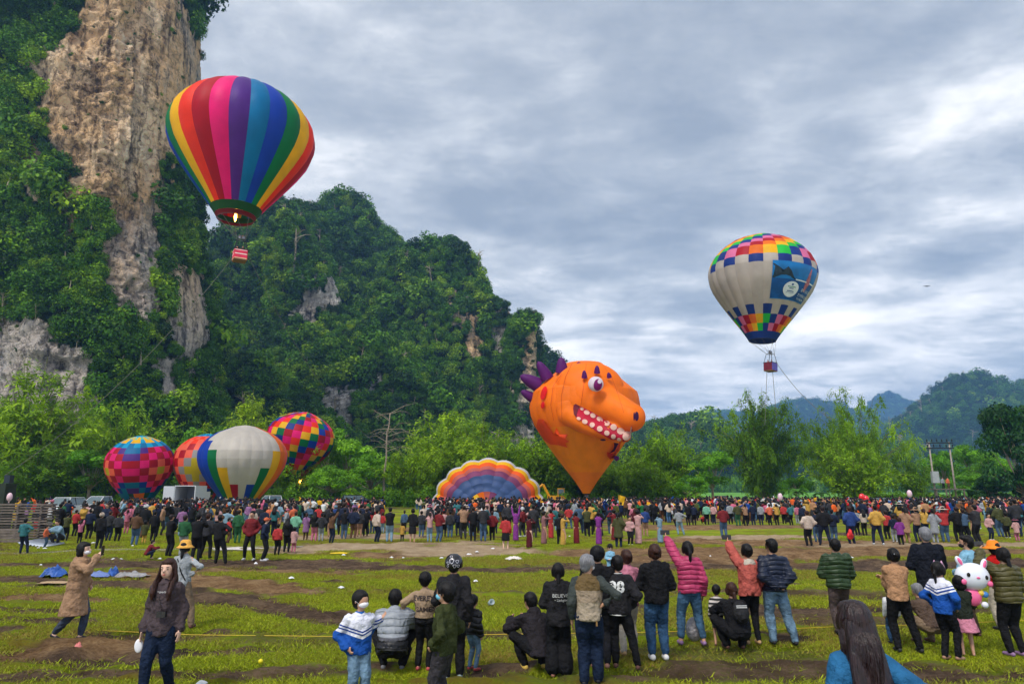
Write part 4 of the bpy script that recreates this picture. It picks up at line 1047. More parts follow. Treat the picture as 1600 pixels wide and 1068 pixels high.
q = P(462, 780, 112) - c; q.y = 0; q = Matrix.Rotation(-radians(10), 3, 'Y') @ q
basket(b4, q, .85, .4, mouth=(R * .22, -H), flame=True, nrope=4)

# 4  the half inflated balloon lying with its crown towards us
cx, cz = P(765, 790, 88).x, 0.0
Rf = (P(849, 780, 88).x - P(674, 780, 88).x) / 2; Cf = P(763, 792, 88)
hb = empty('half_inflated_balloon', (P(762, 780, 88).x, 88, .2)); tag(hb, 'half inflated balloon lying with orange and blue rings like a shell', 'hot air balloon')
ring = [('crown', 0, .33), ('steel', .33, .50), ('steel', .50, .66), ('plum', .66, .765), ('coral', .765, .83), ('redor2', .83, .905), ('yellow', .905, .97), ('white2', .97, 1.02)]
FB['redor2'] = fab('vivid_orange', (.85, .11, .01)); FB['white2'] = fab('pale_white', (.62, .62, .66)); FB['coral2'] = fab('dusty_coral', (.55, .12, .09)); FB['steel2'] = fab('slate_blue', (.07, .13, .25))
NG = 9; CRW = ['plum', 'steel', 'yellow', 'orange', 'coral2', 'plum', 'steel2', 'plum', 'plum', 'steel', 'plum']
for g in range(-1, NG + 1):
    a0 = -.02 * pi + (g) * (1.04 * pi / NG); a1 = a0 + 1.04 * pi / NG
    for nm, r0, r1 in ring:
        V = []; nu, nv = 5, 4
        for j in range(nv + 1):
            q_ = r0 + (r1 - r0) * j / nv
            for i in range(nu + 1):
                t = i / nu; a = a0 + (a1 - a0) * t; bl = 1 + .05 * (sin(pi * t) - .6) * min(1, q_ ** 2 * 1.3)
                rr = q_ * bl * Rf; dpt = 4.6 * (1 - math.sqrt(max(0, 1 - min(1, q_) ** 2.2 * .97))) - .30 * sin(pi * t) * q_ ** 2 + .10 * sin(q_ * 40 + g)
                ca = pi - a; V.append((rr * cos(ca), dpt - 3.0 if q_ < 1 else dpt - 3.0 + (q_ - 1) * 60, max(-.6, rr * sin(ca) * .86)))
        col = (CRW[g % 11] if nm == 'crown' else nm)
        if nm == 'coral': col = 'coral2'
        obj('panel', mesh_np('panel', V, grid_faces(nu, nv), [FB[col]]), hb)
# ------------------------------------------------------------------ smooth bodies: union of solids, remeshed in one batch
from mathutils.bvhtree import BVHTree
JOBS = []
def job(mb, voxel, smooth=3, decim=1.0, mats=(), fx=None, name='body', sfac=.5):
    JOBS.append(dict(mb=mb, voxel=voxel, smooth=smooth, decim=decim, mats=mats, fx=fx, name=name, sfac=sfac)); return JOBS[-1]
def flush():
    ts = bpy.data.scenes.new('workshop'); obs = []
    for j in JOBS:
        me = j['mb'].mesh('raw', [], True) if False else None
        me = bpy.data.meshes.new('raw'); me.from_pydata(j['mb'].v, [], j['mb'].f)
        o = bpy.data.objects.new('raw', me); ts.collection.objects.link(o); obs.append(o)
        m = o.modifiers.new('r', 'REMESH'); m.mode = 'VOXEL'; m.voxel_size = j['voxel']; m.use_smooth_shade = True
        if j['smooth']: m = o.modifiers.new('s', 'SMOOTH'); m.factor = j['sfac']; m.iterations = j['smooth']
        if j['decim'] < 1: m = o.modifiers.new('d', 'DECIMATE'); m.ratio = j['decim']
    vl = ts.view_layers[0]; vl.update(); dg = vl.depsgraph
    for j, o in zip(JOBS, obs):
        me = bpy.data.meshes.new_from_object(o.evaluated_get(dg)); me.name = j['name']
        me.materials.clear()
        for m in j['mats']: me.materials.append(m)
        n = len(me.vertices)
        if n and j['fx']:
            co = np.empty(n * 3, np.float32); no = np.empty(n * 3, np.float32)
            me.vertices.foreach_get('co', co); me.vertices.foreach_get('normal', no)
            co = co.reshape(-1, 3); co = co + j['fx'](co, no.reshape(-1, 3)); me.vertices.foreach_set('co', co.astype(np.float32).ravel())
        me.polygons.foreach_set('use_smooth', np.ones(len(me.polygons), bool)); me.update()
        j['mesh'] = me
    for o in obs:
        r = o.data; bpy.data.objects.remove(o); bpy.data.meshes.remove(r)
    bpy.data.scenes.remove(ts); JOBS.clear()
def stick(bvh, pts, m, name, parent, origin, lift=.05, eye=Vector((0, 0, CH)), rings=5, strip=None):
    """lay a cloth patch on a surface: outline points are looked up along the line of sight to it, then lie just proud of it.
    coordinates are the parent's (origin = its location)"""
    def hit(p):
        d = (p - eye).normalized(); h = bvh.ray_cast(eye, d)
        if h[0] is None:
            n = bvh.find_nearest(p); return n[0] - origin + (n[1] * lift)
        n = h[1] if h[1].dot(d) < 0 else -h[1]
        return h[0] - origin - d * lift * .7 + n * lift * .5
    V = []; F = []
    if strip:
        a, b = strip; n = len(a); k = 6
        for i in range(n):
            for j in range(k + 1): V.append(hit(a[i].lerp(b[i], j / k)))
        F = [(i * (k + 1) + j, i * (k + 1) + j + 1, (i + 1) * (k + 1) + j + 1, (i + 1) * (k + 1) + j) for i in range(n - 1) for j in range(k)]
    else:
        c = sum(pts, Vector()) / len(pts); n = len(pts); V.append(hit(c))
        for r in range(1, rings + 1):
            for p in pts: V.append(hit(c.lerp(p, r / rings)))
        for i in range(n): F.append((0, 1 + i, 1 + (i + 1) % n))
        for r in range(rings - 1):
            for i in range(n):
                a = 1 + r * n + i; b = 1 + r * n + (i + 1) % n; F.append((a, a + n, b + n, b))
    me = mesh_np(name, V, F, [m])
    me.flip_normals()
    return obj(name, me, parent)

# ------------------------------------------------------------------ the orange dinosaur balloon
DY = 96.0
PROF_D = [(0, 0), (.005, .12), (.02, .33), (.065, .62), (.147, .84), (.265, .97), (.36, 1.0), (.43, .97), (.50, .905), (.62, .72), (.77, .46), (.91, .20), (1.0, .06)]
R, H, c = fit_env(828, 1000, 563, 771, DY, PROF_D)
c.z = max(c.z, H + .9) if c.z < H + .9 else c.z
dn = empty('dinosaur_balloon', c); tag(dn, 'giant orange cartoon dinosaur head balloon with purple spikes and toothy grin', 'hot air balloon')
FB['dino'] = fab('dinosaur_orange', (1.0, .21, .0)); FB['belly_o'] = fab('belly_orange', (1.0, .30, .0)); FB['skirt_o'] = fab('skirt_orange', (.95, .24, .01)); FB['limb_o'] = fab('limb_orange', (.90, .08, .002))
def dcol(k, r):
    if r >= 4: return 'skirt_o'
    return 'belly_o' if r >= 2 else 'dino'
envelope(dn, R, H, PROF_D, 24, [0, .25, .53, .68, .845, 1.0], dcol, nu=3, tallest=.035, bulge=.02)
def Z(x, y, Y): return P(780 + x / 4.108, 540 + y / 4.108, Y)
def zr(r, Y): return r / 4.108 * Y / FPX
mb = MB()
def zell(x, y, Y, rx, ry, rz, t=1.0): mb.ell(Z(x, y, Y), (zr(rx, Y), zr(ry, Y), zr(rz, Y)), 24, 16)
zell(575, 290, 92.0, 235, 165, 190)
zell(600, 330, 90.5, 190, 120, 165); zell(445, 395, 90.5, 92, 85, 92); zell(520, 430, 90.5, 110, 80, 85)
for i in range(9):
    t = i / 8; zell(650 + 195 * t, 360 + 92 * t, 89.5 - 3.0 * t, 125 - 36 * t, 95 - 10 * t, 118 - 30 * t)
zell(850, 458, 86.3, 91, 88, 92)
for i in range(9):
    t = i / 8; zell(455 + 340 * t, 440 + 150 * t - 20 * sin(pi * t) * -1, 90 - 3.2 * t, 85 - 34 * t, 75 - 20 * t, 78 - 48 * t)
zell(620, 255, 88.4, 66, 40, 62); zell(640, 480, 89.2, 120, 60, 75); zell(760, 540, 87.4, 95, 55, 55)
j = job(mb, .22, 6, 1.0, [FB['dino']], None, 'head', .6)
flush(); hm = j['mesh']; hm.transform(Matrix.Translation(-c)); head = obj('head', hm, dn)
bv = BVHTree.FromPolygons([v.co + c for v in hm.vertices], [p.vertices[:] for p in hm.polygons])
# body surface for patches that fall on the envelope
ev = []; ef = []
for q_ in range(41):
    h = q_ / 40; r = float(prof_at(PROF_D, h)) * R * 1.02
    for k in range(48): a = 2 * pi * k / 48; ev.append(c + Vector((r * cos(a), r * sin(a), -h * H)))
for q_ in range(40):
    for k in range(48): ef.append((q_ * 48 + k, q_ * 48 + (k + 1) % 48, (q_ + 1) * 48 + (k + 1) % 48, (q_ + 1) * 48 + k))
hv = [v.co + c for v in hm.vertices]; n0 = len(hv)
bva = BVHTree.FromPolygons(hv + ev, [tuple(p.vertices) for p in hm.polygons] + [tuple(i + n0 for i in f) for f in ef])
M_GUM = fab('mouth_red', (.55, .004, .035)); M_TOOTH = fab('tooth_cream', (.85, .56, .45)); M_SPK = fab('spike_purple', (.11, .008, .14)); M_CLAW = fab('claw_dark_purple', (.05, .004, .05))
M_EYE = fab('eye_white', (.75, .66, .72)); M_IRIS = fab('iris_purple', (.22, .008, .14)); M_SPOT = fab('spot_red', (.75, .01, .01)); M_MDK = fab('mouth_dark', (.16, .004, .015))
up = [(480, 375), (500, 375), (530, 390), (560, 405), (600, 425), (640, 450), (680, 475), (720, 500), (760, 522), (800, 543), (835, 548), (858, 545)]
lo = [(478, 420), (492, 458), (525, 480), (560, 502), (600, 530), (640, 558), (680, 580), (720, 600), (760, 616), (795, 614), (825, 604), (850, 580)]
Yq = 84.0
stick(bv, None, M_GUM, 'mouth', dn, c, .10, strip=([Z(*p, Yq) for p in up], [Z(*p, Yq) for p in lo]))
stick(bv, [Z(*p, Yq) for p in [(478, 380), (492, 372), (522, 388), (510, 405), (500, 430), (496, 458), (480, 440), (474, 405)]], M_MDK, 'mouth_corner', dn, c, .16, rings=3)
def oval(x, y, a, b, rot=0.0, n=16): return [Z(x + a * cos(t * 2 * pi / n) * cos(rot) - b * sin(t * 2 * pi / n) * sin(rot), y + a * cos(t * 2 * pi / n) * sin(rot) + b * sin(t * 2 * pi / n) * cos(rot), Yq) for t in range(n)]
for x, y, a, b, rt in [(531, 405, 13, 12, .3), (562, 428, 22, 18, .3), (602, 448, 19, 18, .4), (646, 470, 23, 19, .4), (692, 497, 21, 21, .4), (735, 522, 22, 21, .4), (780, 547, 27, 25, .3), (818, 574, 25, 34, .5), (842, 568, 9, 25, .3),
                   (511, 467, 15, 10, .4), (550, 487, 20, 15, .4), (597, 508, 18, 17, .4), (646, 533, 20, 18, .4), (692, 559, 19, 16, .4), (734, 581, 16, 15, .4), (770, 599, 15, 10, .2)]:
    stick(bv, oval(x, y, a * .93, b * .93, rt), M_TOOTH, 'tooth', dn, c, .17, rings=2)
me_ = MB().ell((0, 0, 0), (zr(50, 87), zr(34, 87), zr(49, 87)), 24, 16).build('eye', M_EYE, dn, Z(620, 245, 86.4) - c, smooth=True)
eo = Z(620, 245, 86.4)
beye = BVHTree.FromPolygons([v.co + eo for v in me_.data.vertices], [p.vertices[:] for p in me_.data.polygons])
stick(beye, oval(633, 250, 27, 38, .15), M_IRIS, 'iris', me_, eo, .04, rings=3); stick(beye, oval(644, 229, 13, 14), M_EYE, 'eye_glint', me_, eo, .09, rings=2)
stick(bv, oval(882, 452, 13, 30), M_CLAW, 'nostril', dn, c, .06, rings=3); stick(bv, oval(866, 452, 5, 28), M_CLAW, 'nostril_fold', dn, c, .04, rings=3)
stick(bva, oval(287, 303, 17, 45, .3), M_SPOT, 'spot', dn, c, .1); stick(bva, oval(281, 380, 12, 22, .15), M_SPOT, 'spot', dn, c, .1)
stick(bva, [Z(*p, Yq) for p in [(300, 500), (312, 555), (350, 572), (368, 520), (392, 572), (442, 566), (424, 598), (452, 612), (424, 622), (440, 652), (385, 636), (330, 632), (285, 600), (240, 520), (250, 470), (285, 470)]], FB['limb_o'], 'arm', dn, c, .12)
stick(bva, [Z(*p, Yq) for p in [(690, 678), (730, 692), (768, 672), (748, 738), (712, 730), (692, 706)]], FB['limb_o'], 'arm', dn, c, .12)
stick(bva, [Z(*p, Yq) for p in [(733, 618), (765, 622), (760, 650), (742, 672), (704, 686), (728, 664), (735, 640)]], M_CLAW, 'claw', dn, c, .2)
stick(bva, oval(666, 600, 19, 7), M_CLAW, 'claw', dn, c, .2, rings=2)
M_SEAM = fab('seam_dark_orange', (.55, .07, .002))
for cv in ([(470, 108), (425, 200), (398, 320), (402, 470)], [(560, 100), (548, 200), (535, 300), (520, 400)], [(655, 110), (720, 200), (765, 320), (800, 430)], [(690, 330), (760, 365), (830, 392), (905, 415)], [(440, 470), (520, 535), (620, 580), (740, 628)], [(400, 180), (345, 260), (330, 380), (350, 480)]):
    cx_ = np.interp(np.linspace(0, 3, 19), range(4), [q[0] for q in cv]); cy_ = np.interp(np.linspace(0, 3, 19), range(4), [q[1] for q in cv])
    stick(bva, None, M_SEAM, 'seam', dn, c, .05, strip=([Z(a_, b_, Yq) for a_, b_ in zip(cx_, cy_)], [Z(a_ + 2.2, b_ + 1.6, Yq) for a_, b_ in zip(cx_, cy_)]))
for (bx, by), (tx, ty), w, Y in [((235, 243), (124, 186), 50, 95), ((300, 190), (243, 90), 42, 94), ((402, 152), (398, 64), 42, 93), ((512, 152), (512, 96), 31, 92), ((547, 196), (545, 152), 19, 88.3), ((628, 166), (628, 121), 20, 88.5), ((706, 196), (700, 168), 16, 88.5),
                              ((200, 325), (134, 285), 34, 95.5), ((752, 722), (770, 715), 18, 92)]:
    b = Z(bx, by, Y); tp = b.lerp(Z(tx, ty, Y - .3), .92); ax = tp - b; L = ax.length; q_ = ax.to_track_quat('Z', 'Y').to_matrix(); r0 = zr(w, Y)
    m_ = MB().lathe([(r0 * math.sqrt(max(0, 1 - (i / 9) ** 1.5)) if i < 9 else .001, -L * .25 + L * 1.25 * i / 9) for i in range(10)], 16)
    m_.v = [tuple(q_ @ Vector(v)) for v in m_.v]; m_.build('spike', M_SPK, dn, b - c, smooth=True)
MB().lathe([(R * .06, -.1), (R * .066, 0), (R * .06, .1)], 24, 0, (0, 0, -H)).build('mouth_ring', M_DKF, dn, smooth=True)
bsk = basket(dn, Vector((0, 0, -H - 1.4)), .9, .3, mouth=(R * .06, -H), nrope=4, fh=.4)
bsk.location.z = -c.z + .05
# ------------------------------------------------------------------ people
V3 = Vector
def ik(a, b, root, tgt, hint):
    d = tgt - root; L = min(d.length, (a + b) * .999); dn_ = d.normalized(); tgt = root + dn_ * L
    x = (a * a - b * b + L * L) / (2 * L); h = math.sqrt(max(0, a * a - x * x))
    hn = hint - dn_ * hint.dot(dn_)
    hn = hn.normalized() if hn.length > 1e-5 else dn_.orthogonal().normalized()
    return root + dn_ * x + hn * h, tgt
def loft(mb, secs, n=18):
    """secs: (centre, xaxis, yaxis, rx, ry)"""
    V = []; F = []
    for c, xa, ya, rx, ry in secs:
        for k in range(n):
            a = 2 * pi * k / n; V.append(c + xa * (rx * cos(a)) + ya * (ry * sin(a)))
    for i in range(len(secs) - 1):
        for k in range(n): a = i * n + k; b = i * n + (k + 1) % n; F.append((a, b, b + n, a + n))
    F.append(tuple(range(n - 1, -1, -1))); F.append(tuple((len(secs) - 1) * n + k for k in range(n)))
    mb.add(V, F)
def limb(mb, pts, rad, n=10, ends=True):
    mb.tube(pts, rad, n)
    if ends:
        for p, r in zip(pts, rad): mb.ell(p, r * 1.0, 10, 8)
HANDS = {  # wrist target (out, forward, up) as part of the height, elbow hint (out, forward, up)
 'down': ((.135, .015, .475), (.3, -1, -.2)), 'front': ((.03, .13, .60), (.8, -.3, -.6)), 'phone': ((.045, .20, .83), (.7, .1, -1)), 'phone_high': ((.03, .25, .98), (.8, .2, -1)),
 'phone_side': ((.18, .21, .93), (1, .1, -.8)),
 'pocket': ((.125, .05, .54), (.8, -.9, 0)), 'hip': ((.115, -.01, .60), (1, -.35, 0)), 'behind': ((.015, -.115, .545), (1, -.4, -.2)), 'crossed': ((-.07, .125, .685), (.7, .1, -1)),
 'point': ((.05, .32, .80), (.5, 0, -1)), 'up': ((.14, .10, 1.12), (1, .2, 0)), 'chest': ((.02, .14, .70), (.8, -.2, -.8)), 'swing_f': ((.12, .12, .50), (.2, -1, 0)), 'swing_b': ((.13, -.10, .49), (.2, -1, 0)),
 'knees': ((.09, .26, .36), (.8, 0, -.6)), 'carry': ((.02, .15, .66), (.8, -.1, -.8)), 'face': ((.02, .13, .86), (.7, .2, -1))}
class Fig:
    """joints of a standing, walking or crouching figure, facing +Y, feet at the origin"""
    def __init__(s, H, lh='down', rh='down', legs='stand', lean=0, turn=0, nod=0, female=False, kid=0.0, side=0.0, wide=1.0, tilt=0.0):
        s.H = H; s.kid = kid; s.f = female; s.wide = wide
        hz = .515
        if legs == 'squat': hz = .175
        if legs == 'low': hz = .30
        if legs == 'sit': hz = .20
        if legs == 'walk': hz = .512
        py = {'squat': -.10, 'low': -.08, 'sit': -.05}.get(legs, 0)
        s.pelvis = V3((side, py, hz)) * H
        L = radians(lean); s.up = V3((sin(radians(tilt)), sin(L), cos(L))).normalized(); s.rt = V3((1, 0, -sin(radians(tilt)))).normalized(); s.fw = s.up.cross(s.rt) * 1.0
        if s.fw.y < 0: s.fw = -s.fw
        P_ = lambda u: s.pelvis + s.up * (u * H)
        s.P = P_
        s.neck = P_(.300); hu = V3((s.up.x * .5, sin(L * .45 - radians(nod)), cos(L * .45 - radians(nod)))).normalized()
        s.hu = hu; s.hr = .064 * H * (1 + kid * .35)
        s.head = s.neck + hu * (.093 + kid * .02) * H + V3((0, .006 * H, 0))
        s.turn = radians(turn); s.Rh = Matrix.Rotation(s.turn, 3, 'Z'); s.Rn = Matrix.Rotation(-(L * .45 - radians(nod)), 3, 'X')
        s.M = s.Rn @ s.Rh
        sw = (.084 if female else .095) * wide
        s.sh = []; s.el = []; s.wr = []; s.hd = []
        for i, (sd, hn) in enumerate(((-1, lh), (1, rh))):
            sh = P_(.256) + s.rt * (sd * sw * H)
            t, h = HANDS[hn] if isinstance(hn, str) else hn
            tg = V3((sd * t[0], t[1], t[2])) * H
            if legs in ('squat', 'low', 'sit') and isinstance(hn, str) and hn != 'down' and hn != 'knees': tg = tg + s.pelvis - V3((0, 0, .515 * H)) + V3((0, sin(L) * .25 * H, 0))
            if legs in ('squat', 'low', 'sit') and hn == 'down': tg = V3((sd * .14, .10, .10)) * H
            e, w = ik(.170 * H, .148 * H, sh, tg, V3((sd * h[0], h[1], h[2])))
            s.sh.append(sh); s.el.append(e); s.wr.append(w); s.hd.append(hn)
        st = {'stand': ((-.058, 0, .045), (.058, 0, .045)), 'wide': ((-.11, .01, .045), (.11, -.02, .045)), 'lean': ((-.04, .02, .045), (.16, .0, .045)), 'walk': ((-.04, .07, .045), (.04, -.15, .085)), 'walk2': ((-.05, -.10, .06), (.05, .11, .045)),
              'squat': ((-.075, .04, .045), (.075, .02, .045)), 'low': ((-.08, .06, .045), (.08, -.06, .05)), 'sit': ((-.07, .22, .045), (.07, .20, .045)), 'one': ((-.045, .0, .045), (.06, .06, .05))}[legs]
        s.hp = []; s.kn = []; s.an = []
        for i, sd in enumerate((-1, 1)):
            hp = P_(-.01) + V3((sd * .048 * H, 0, 0)); a = V3(st[i]) * H + V3((side * H * .6, 0, 0))
            out_ = .45 if legs in ('squat', 'low') else .06
            k, a2 = ik(.243 * H, .236 * H, hp, a, V3((sd * out_, 1, .15)))
            s.hp.append(hp); s.kn.append(k); s.an.append(a2)
        s.legs = legs
    # ---- the solids
    def body(s, fine=True, hands=True):
        H = s.H; mb = MB(); P_ = s.P; rt, fw = s.rt, s.fw; w = s.wide; g = .93 if s.f else 1
        loft(mb, [(P_(u), rt, fw, rx * H * w, ry * H) for u, rx, ry in ((-.05, .05, .04), (-.03, .078, .058), (.01, .084, .060), (.08, .068 * g, .050), (.16, .082 * g, .057), (.235, .088 * g, .056), (.275, .075, .044), (.295, .045, .036))])
        limb(mb, [s.P(.27), s.neck, s.head - s.hu * .02 * H], [.036 * H, .031 * H, .030 * H])
        r = s.hr; M = s.M
        mb.ell(s.head + M @ V3((0, -.004 * H, .012 * H)), (r * .77, r * .95, r * .90), 18, 12, M=M)
        mb.ell(s.head + M @ V3((0, .018 * H, -.022 * H)), (r * .62, r * .62, r * .68), 14, 10, M=M)
        mb.ell(s.head + M @ V3((0, .068 * H, -.008 * H)), (.0085 * H, .012 * H, .014 * H), 8, 6, M=M)
        for sd in (-1, 1): mb.ell(s.head + M @ V3((sd * r * .79, -.003 * H, -.006 * H)), (.006 * H, .011 * H, .018 * H), 8, 6, M=M)
        for i, sd in enumerate((-1, 1)):
            limb(mb, [s.sh[i], s.el[i], s.wr[i]], [.030 * H, .023 * H, .0155 * H])
            if hands: s.hand(mb, i, sd, fine)
            limb(mb, [s.hp[i], s.kn[i], s.an[i]], [.050 * H, .034 * H, .021 * H])
            a = s.an[i]; lift = (a.z - .045 * H)
            limb(mb, [a + V3((0, -.012, -.022)) * H, a + V3((0, .045, -.032 - lift / H * .8)) * H, a + V3((sd * .004, .085, -.036 - lift / H * 1.1)) * H], [.020 * H, .019 * H, .014 * H])
        return mb
    def hand(s, mb, i, sd, fine):
        H = s.H; d = (s.wr[i] - s.el[i]).normalized(); hn = s.hd[i]
        out_ = V3((sd, 0, 0)); w = d.cross(V3((sd, 0, 0)));
        if w.length < .3: w = d.cross(V3((0, 1, 0)))
        w.normalize(); nrm = d.cross(w).normalized()          # w spans the knuckles, nrm is the palm's normal
        if nrm.dot(V3((-sd, 0, 0))) < 0: nrm = -nrm
        wr = s.wr[i]; pc = wr + d * .026 * H; q = Matrix((w, nrm, d)).transposed()
        mb.ell(pc, (.023 * H, .0105 * H, .030 * H), 10, 8, M=q)
        mb.tube([wr - d * .01 * H, pc], [.015 * H, .014 * H], 8)
        grip = 1.0 if (isinstance(hn, str) and hn in ('phone', 'phone_high', 'phone_side', 'carry', 'front', 'behind', 'crossed')) else .35
        if isinstance(hn, str) and hn == 'point': grip = .9
        for f in range(4):
            o = (f - 1.5) * .0125 * H; L = (.036, .041, .038, .030)[f] * H; b = wr + d * .050 * H + w * o
            gg = 0.05 if (hn == 'point' and f == 0) else grip
            d1 = (d * cos(gg * .7) + nrm * sin(gg * .7)).normalized(); d2 = (d * cos(gg * 1.9) + nrm * sin(gg * 1.9)).normalized()
            mb.tube([b, b + d1 * L * .55, b + d1 * L * .55 + d2 * L * .5], [.0058 * H, .0054 * H, .0045 * H], 6)
        sgn = 1 if w.dot(V3((0, 1, 0))) > 0 else -1
        tb = wr + d * .014 * H + w * (sgn * .017 * H); td = (d * .6 + w * (sgn * .8) + nrm * .35).normalized()
        mb.tube([tb, tb + td * .026 * H, tb + (td * .5 + d * .6).normalized() * .044 * H], [.0075 * H, .0062 * H, .005 * H], 6)
    def top(s, hem=-.03, ease=.016, sleeve=1.0, flare=0.0, hood=0, collar=1, cuff=1.0, thick=1.0):
        """jacket, coat, sweater; hem as height above the hips"""
        H = s.H; mb = MB(); P_ = s.P; rt, fw = s.rt, s.fw; e = ease * H; w = s.wide; g = .94 if s.f else 1
        S = []
        st = [(-.03, .082, .064), (.01, .086, .066), (.08, .076 * g, .058), (.16, .086 * g, .062), (.225, .092 * g, .062), (.258, .086 * g, .055), (.282, .060, .046), (.300, .044, .042)]
        if hem < -.04:
            dn = V3((0, 0, -1)) if s.legs not in ('squat', 'low', 'sit') else -s.up
            c0 = P_(-.03); k = max(2, int((-hem) / .05)); ex = []
            for i in range(k, 0, -1):
                u = (-.03 - hem) * i / k; ex.append((c0 + dn * u * H, rt, V3((0, 1, 0)), (.082 + flare * u) * H * w + e, (.064 + flare * u) * H + e))
            S += ex
        for u, rx, ry in st:
            if u < hem: continue
            S.append((P_(u), rt, fw, rx * H * w + e, ry * H + e))
        if S[0][0] == P_(st[0][0]) and hem > -.03: S.insert(0, (P_(hem), rt, fw, .084 * H * w + e, .064 * H + e))
        loft(mb, S, 22)
        for i in (0, 1):
            if sleeve > 0:
                a, b, c_ = s.sh[i], s.el[i], s.wr[i]
                if sleeve >= 1: pts = [a + (a - P_(.2)).normalized() * .0, b, b.lerp(c_, .93)]; rd = [.030 * H + e * .72 * thick, .028 * H + e * .8 * thick, .020 * H + e * .75 * cuff]
                else: pts = [a, a.lerp(b, sleeve)]; rd = [.031 * H + e * .7, .029 * H + e * .8]
                limb(mb, pts, rd, 12)
                if sleeve >= 1 and cuff > .6:
                    m = b.lerp(c_, .85); mb.ell(m, .019 * H + e * .9, 10, 8)
        if collar: mb.lathe([(.001, -.015 * H), (.050 * H, -.015 * H), (.044 * H, .024 * H * collar), (.036 * H, .026 * H * collar), (.001, .02 * H)], 16, 0, P_(.300))
        if hood:
            Mb = Matrix.Rotation(-.35, 3, 'X')
            mb.ell(P_(.288) - fw * .050 * H, (.062 * H, .030 * H, .045 * H), 14, 10, M=Mb); mb.ell(P_(.25) - fw * .062 * H, (.050 * H, .022 * H, .045 * H), 14, 10)
        return mb
    def hoodup(s):
        mb = MB(); r = s.hr; mb.ell(s.head + s.M @ V3((0, -.012 * s.H, .008 * s.H)), (r * 1.06, r * 1.12, r * 1.16), 18, 12, M=s.M)
        mb.ell(s.head + s.M @ V3((0, -.02 * s.H, -.045 * s.H)), (r * .85, r * .9, r * .7), 14, 10, M=s.M); return mb
    def legsw(s, ease=.010, length=1.0, flare=0.0):
        H = s.H; mb = MB(); P_ = s.P; e = ease * H; w = s.wide
        loft(mb, [(P_(u), s.rt, s.fw, rx * H * w + e, ry * H + e) for u, rx, ry in ((-.055, .06, .05), (-.03, .080, .060), (.01, .084, .060), (.045, .076, .054))])
        for i in (0, 1):
            a, b, c_ = s.hp[i], s.kn[i], s.an[i]
            if length < .6: pts = [a, a.lerp(b, length * 1.6)]; rd = [.052 * H + e, .045 * H + e]
            else: pts = [a, a.lerp(b, .5), b, b.lerp(c_, .5), b.lerp(c_, length)]; rd = [.053 * H + e, .047 * H + e, .036 * H + e + flare * .3 * H, .032 * H + e + flare * .6 * H, .024 * H + e + flare * H]
            limb(mb, pts, rd, 12)
        return mb
    def skirt(s, u0=.03, z1=.08, r0=.086, r1=.13):
        H = s.H; mb = MB(); S = []; c0 = s.P(u0)
        for i in range(9):
            t = i / 8; z = c0.z + (z1 * H - c0.z) * t
            S.append((V3((c0.x * (1 - t), c0.y * (1 - t), z)), V3((1, 0, 0)), V3((0, 1, 0)), (r0 + (r1 - r0) * t ** .8) * H, (r0 * .72 + (r1 - r0 * .72) * .8 * t ** .8) * H))
        loft(mb, S[::-1], 24); return mb
    def shoes(s, big=1.0):
        H = s.H; out_ = []
        for i, sd in enumerate((-1, 1)):
            mb = MB(); a = s.an[i]; lift = max(0, a.z / H - .047)
            p0 = a + V3((0, -.020, -.026)) * H; p1 = a + V3((0, .035, -.030 - lift * .8)) * H; p2 = a + V3((sd * .004, .088, -.034 - lift * 1.1)) * H
            limb(mb, [p0, p1, p2], [.022 * H * big, .024 * H * big, .017 * H * big], 10)
            out_.append(mb)
        return out_
    def hair(s, style='short'):
        H = s.H; mb = MB(); r = s.hr; M = s.M; hc = s.head
        mb.ell(hc + M @ V3((0, -.014 * H, .018 * H)), (r * .86, r * 1.0, r * .99), 20, 14, M=M)
        mb.ell(hc + M @ V3((0, -.030 * H, -.018 * H)), (r * .72, r * .62, r * .72), 14, 10, M=M)
        if style in ('short', 'crop'):
            mb.ell(hc + M @ V3((0, .022 * H, .048 * H)), (r * .66, r * .55, r * .38), 12, 8, M=M)
        if style in ('bob', 'long', 'verylong', 'pony', 'bun', 'low'):
            mb.ell(hc + M @ V3((0, .014 * H, .045 * H)), (r * .74, r * .66, r * .46), 12, 8, M=M)
            for sd in (-1, 1): mb.ell(hc + M @ V3((sd * r * .72, -.006 * H, -.004 * H)), (r * .24, r * .55, r * .72), 10, 8, M=M)
        if style == 'bob': mb.ell(hc + M @ V3((0, -.022 * H, -.045 * H)), (r * .92, r * .74, r * .72), 14, 10, M=M)
        back = -s.fw
        if style in ('long', 'verylong'):
            L = .17 if style == 'long' else .25
            S = []
            for i in range(8):
                t = i / 7; c = hc + M @ V3((0, -.032 * H, .02 * H)) + back * (.004 + .050 * min(1, t * 1.8)) * H + V3((0, 0, -(.01 + (L * 1.25 + .03) * t) * H))
                S.append((c, s.rt, s.fw, r * ((1.0 if style == 'long' else .86) + .55 * t - .75 * t ** 5), r * (.62 - .22 * t)))
            loft(mb, S[::-1], 18)
            if style == 'long' and s.turn == 0 and not s.f is None:
                pass
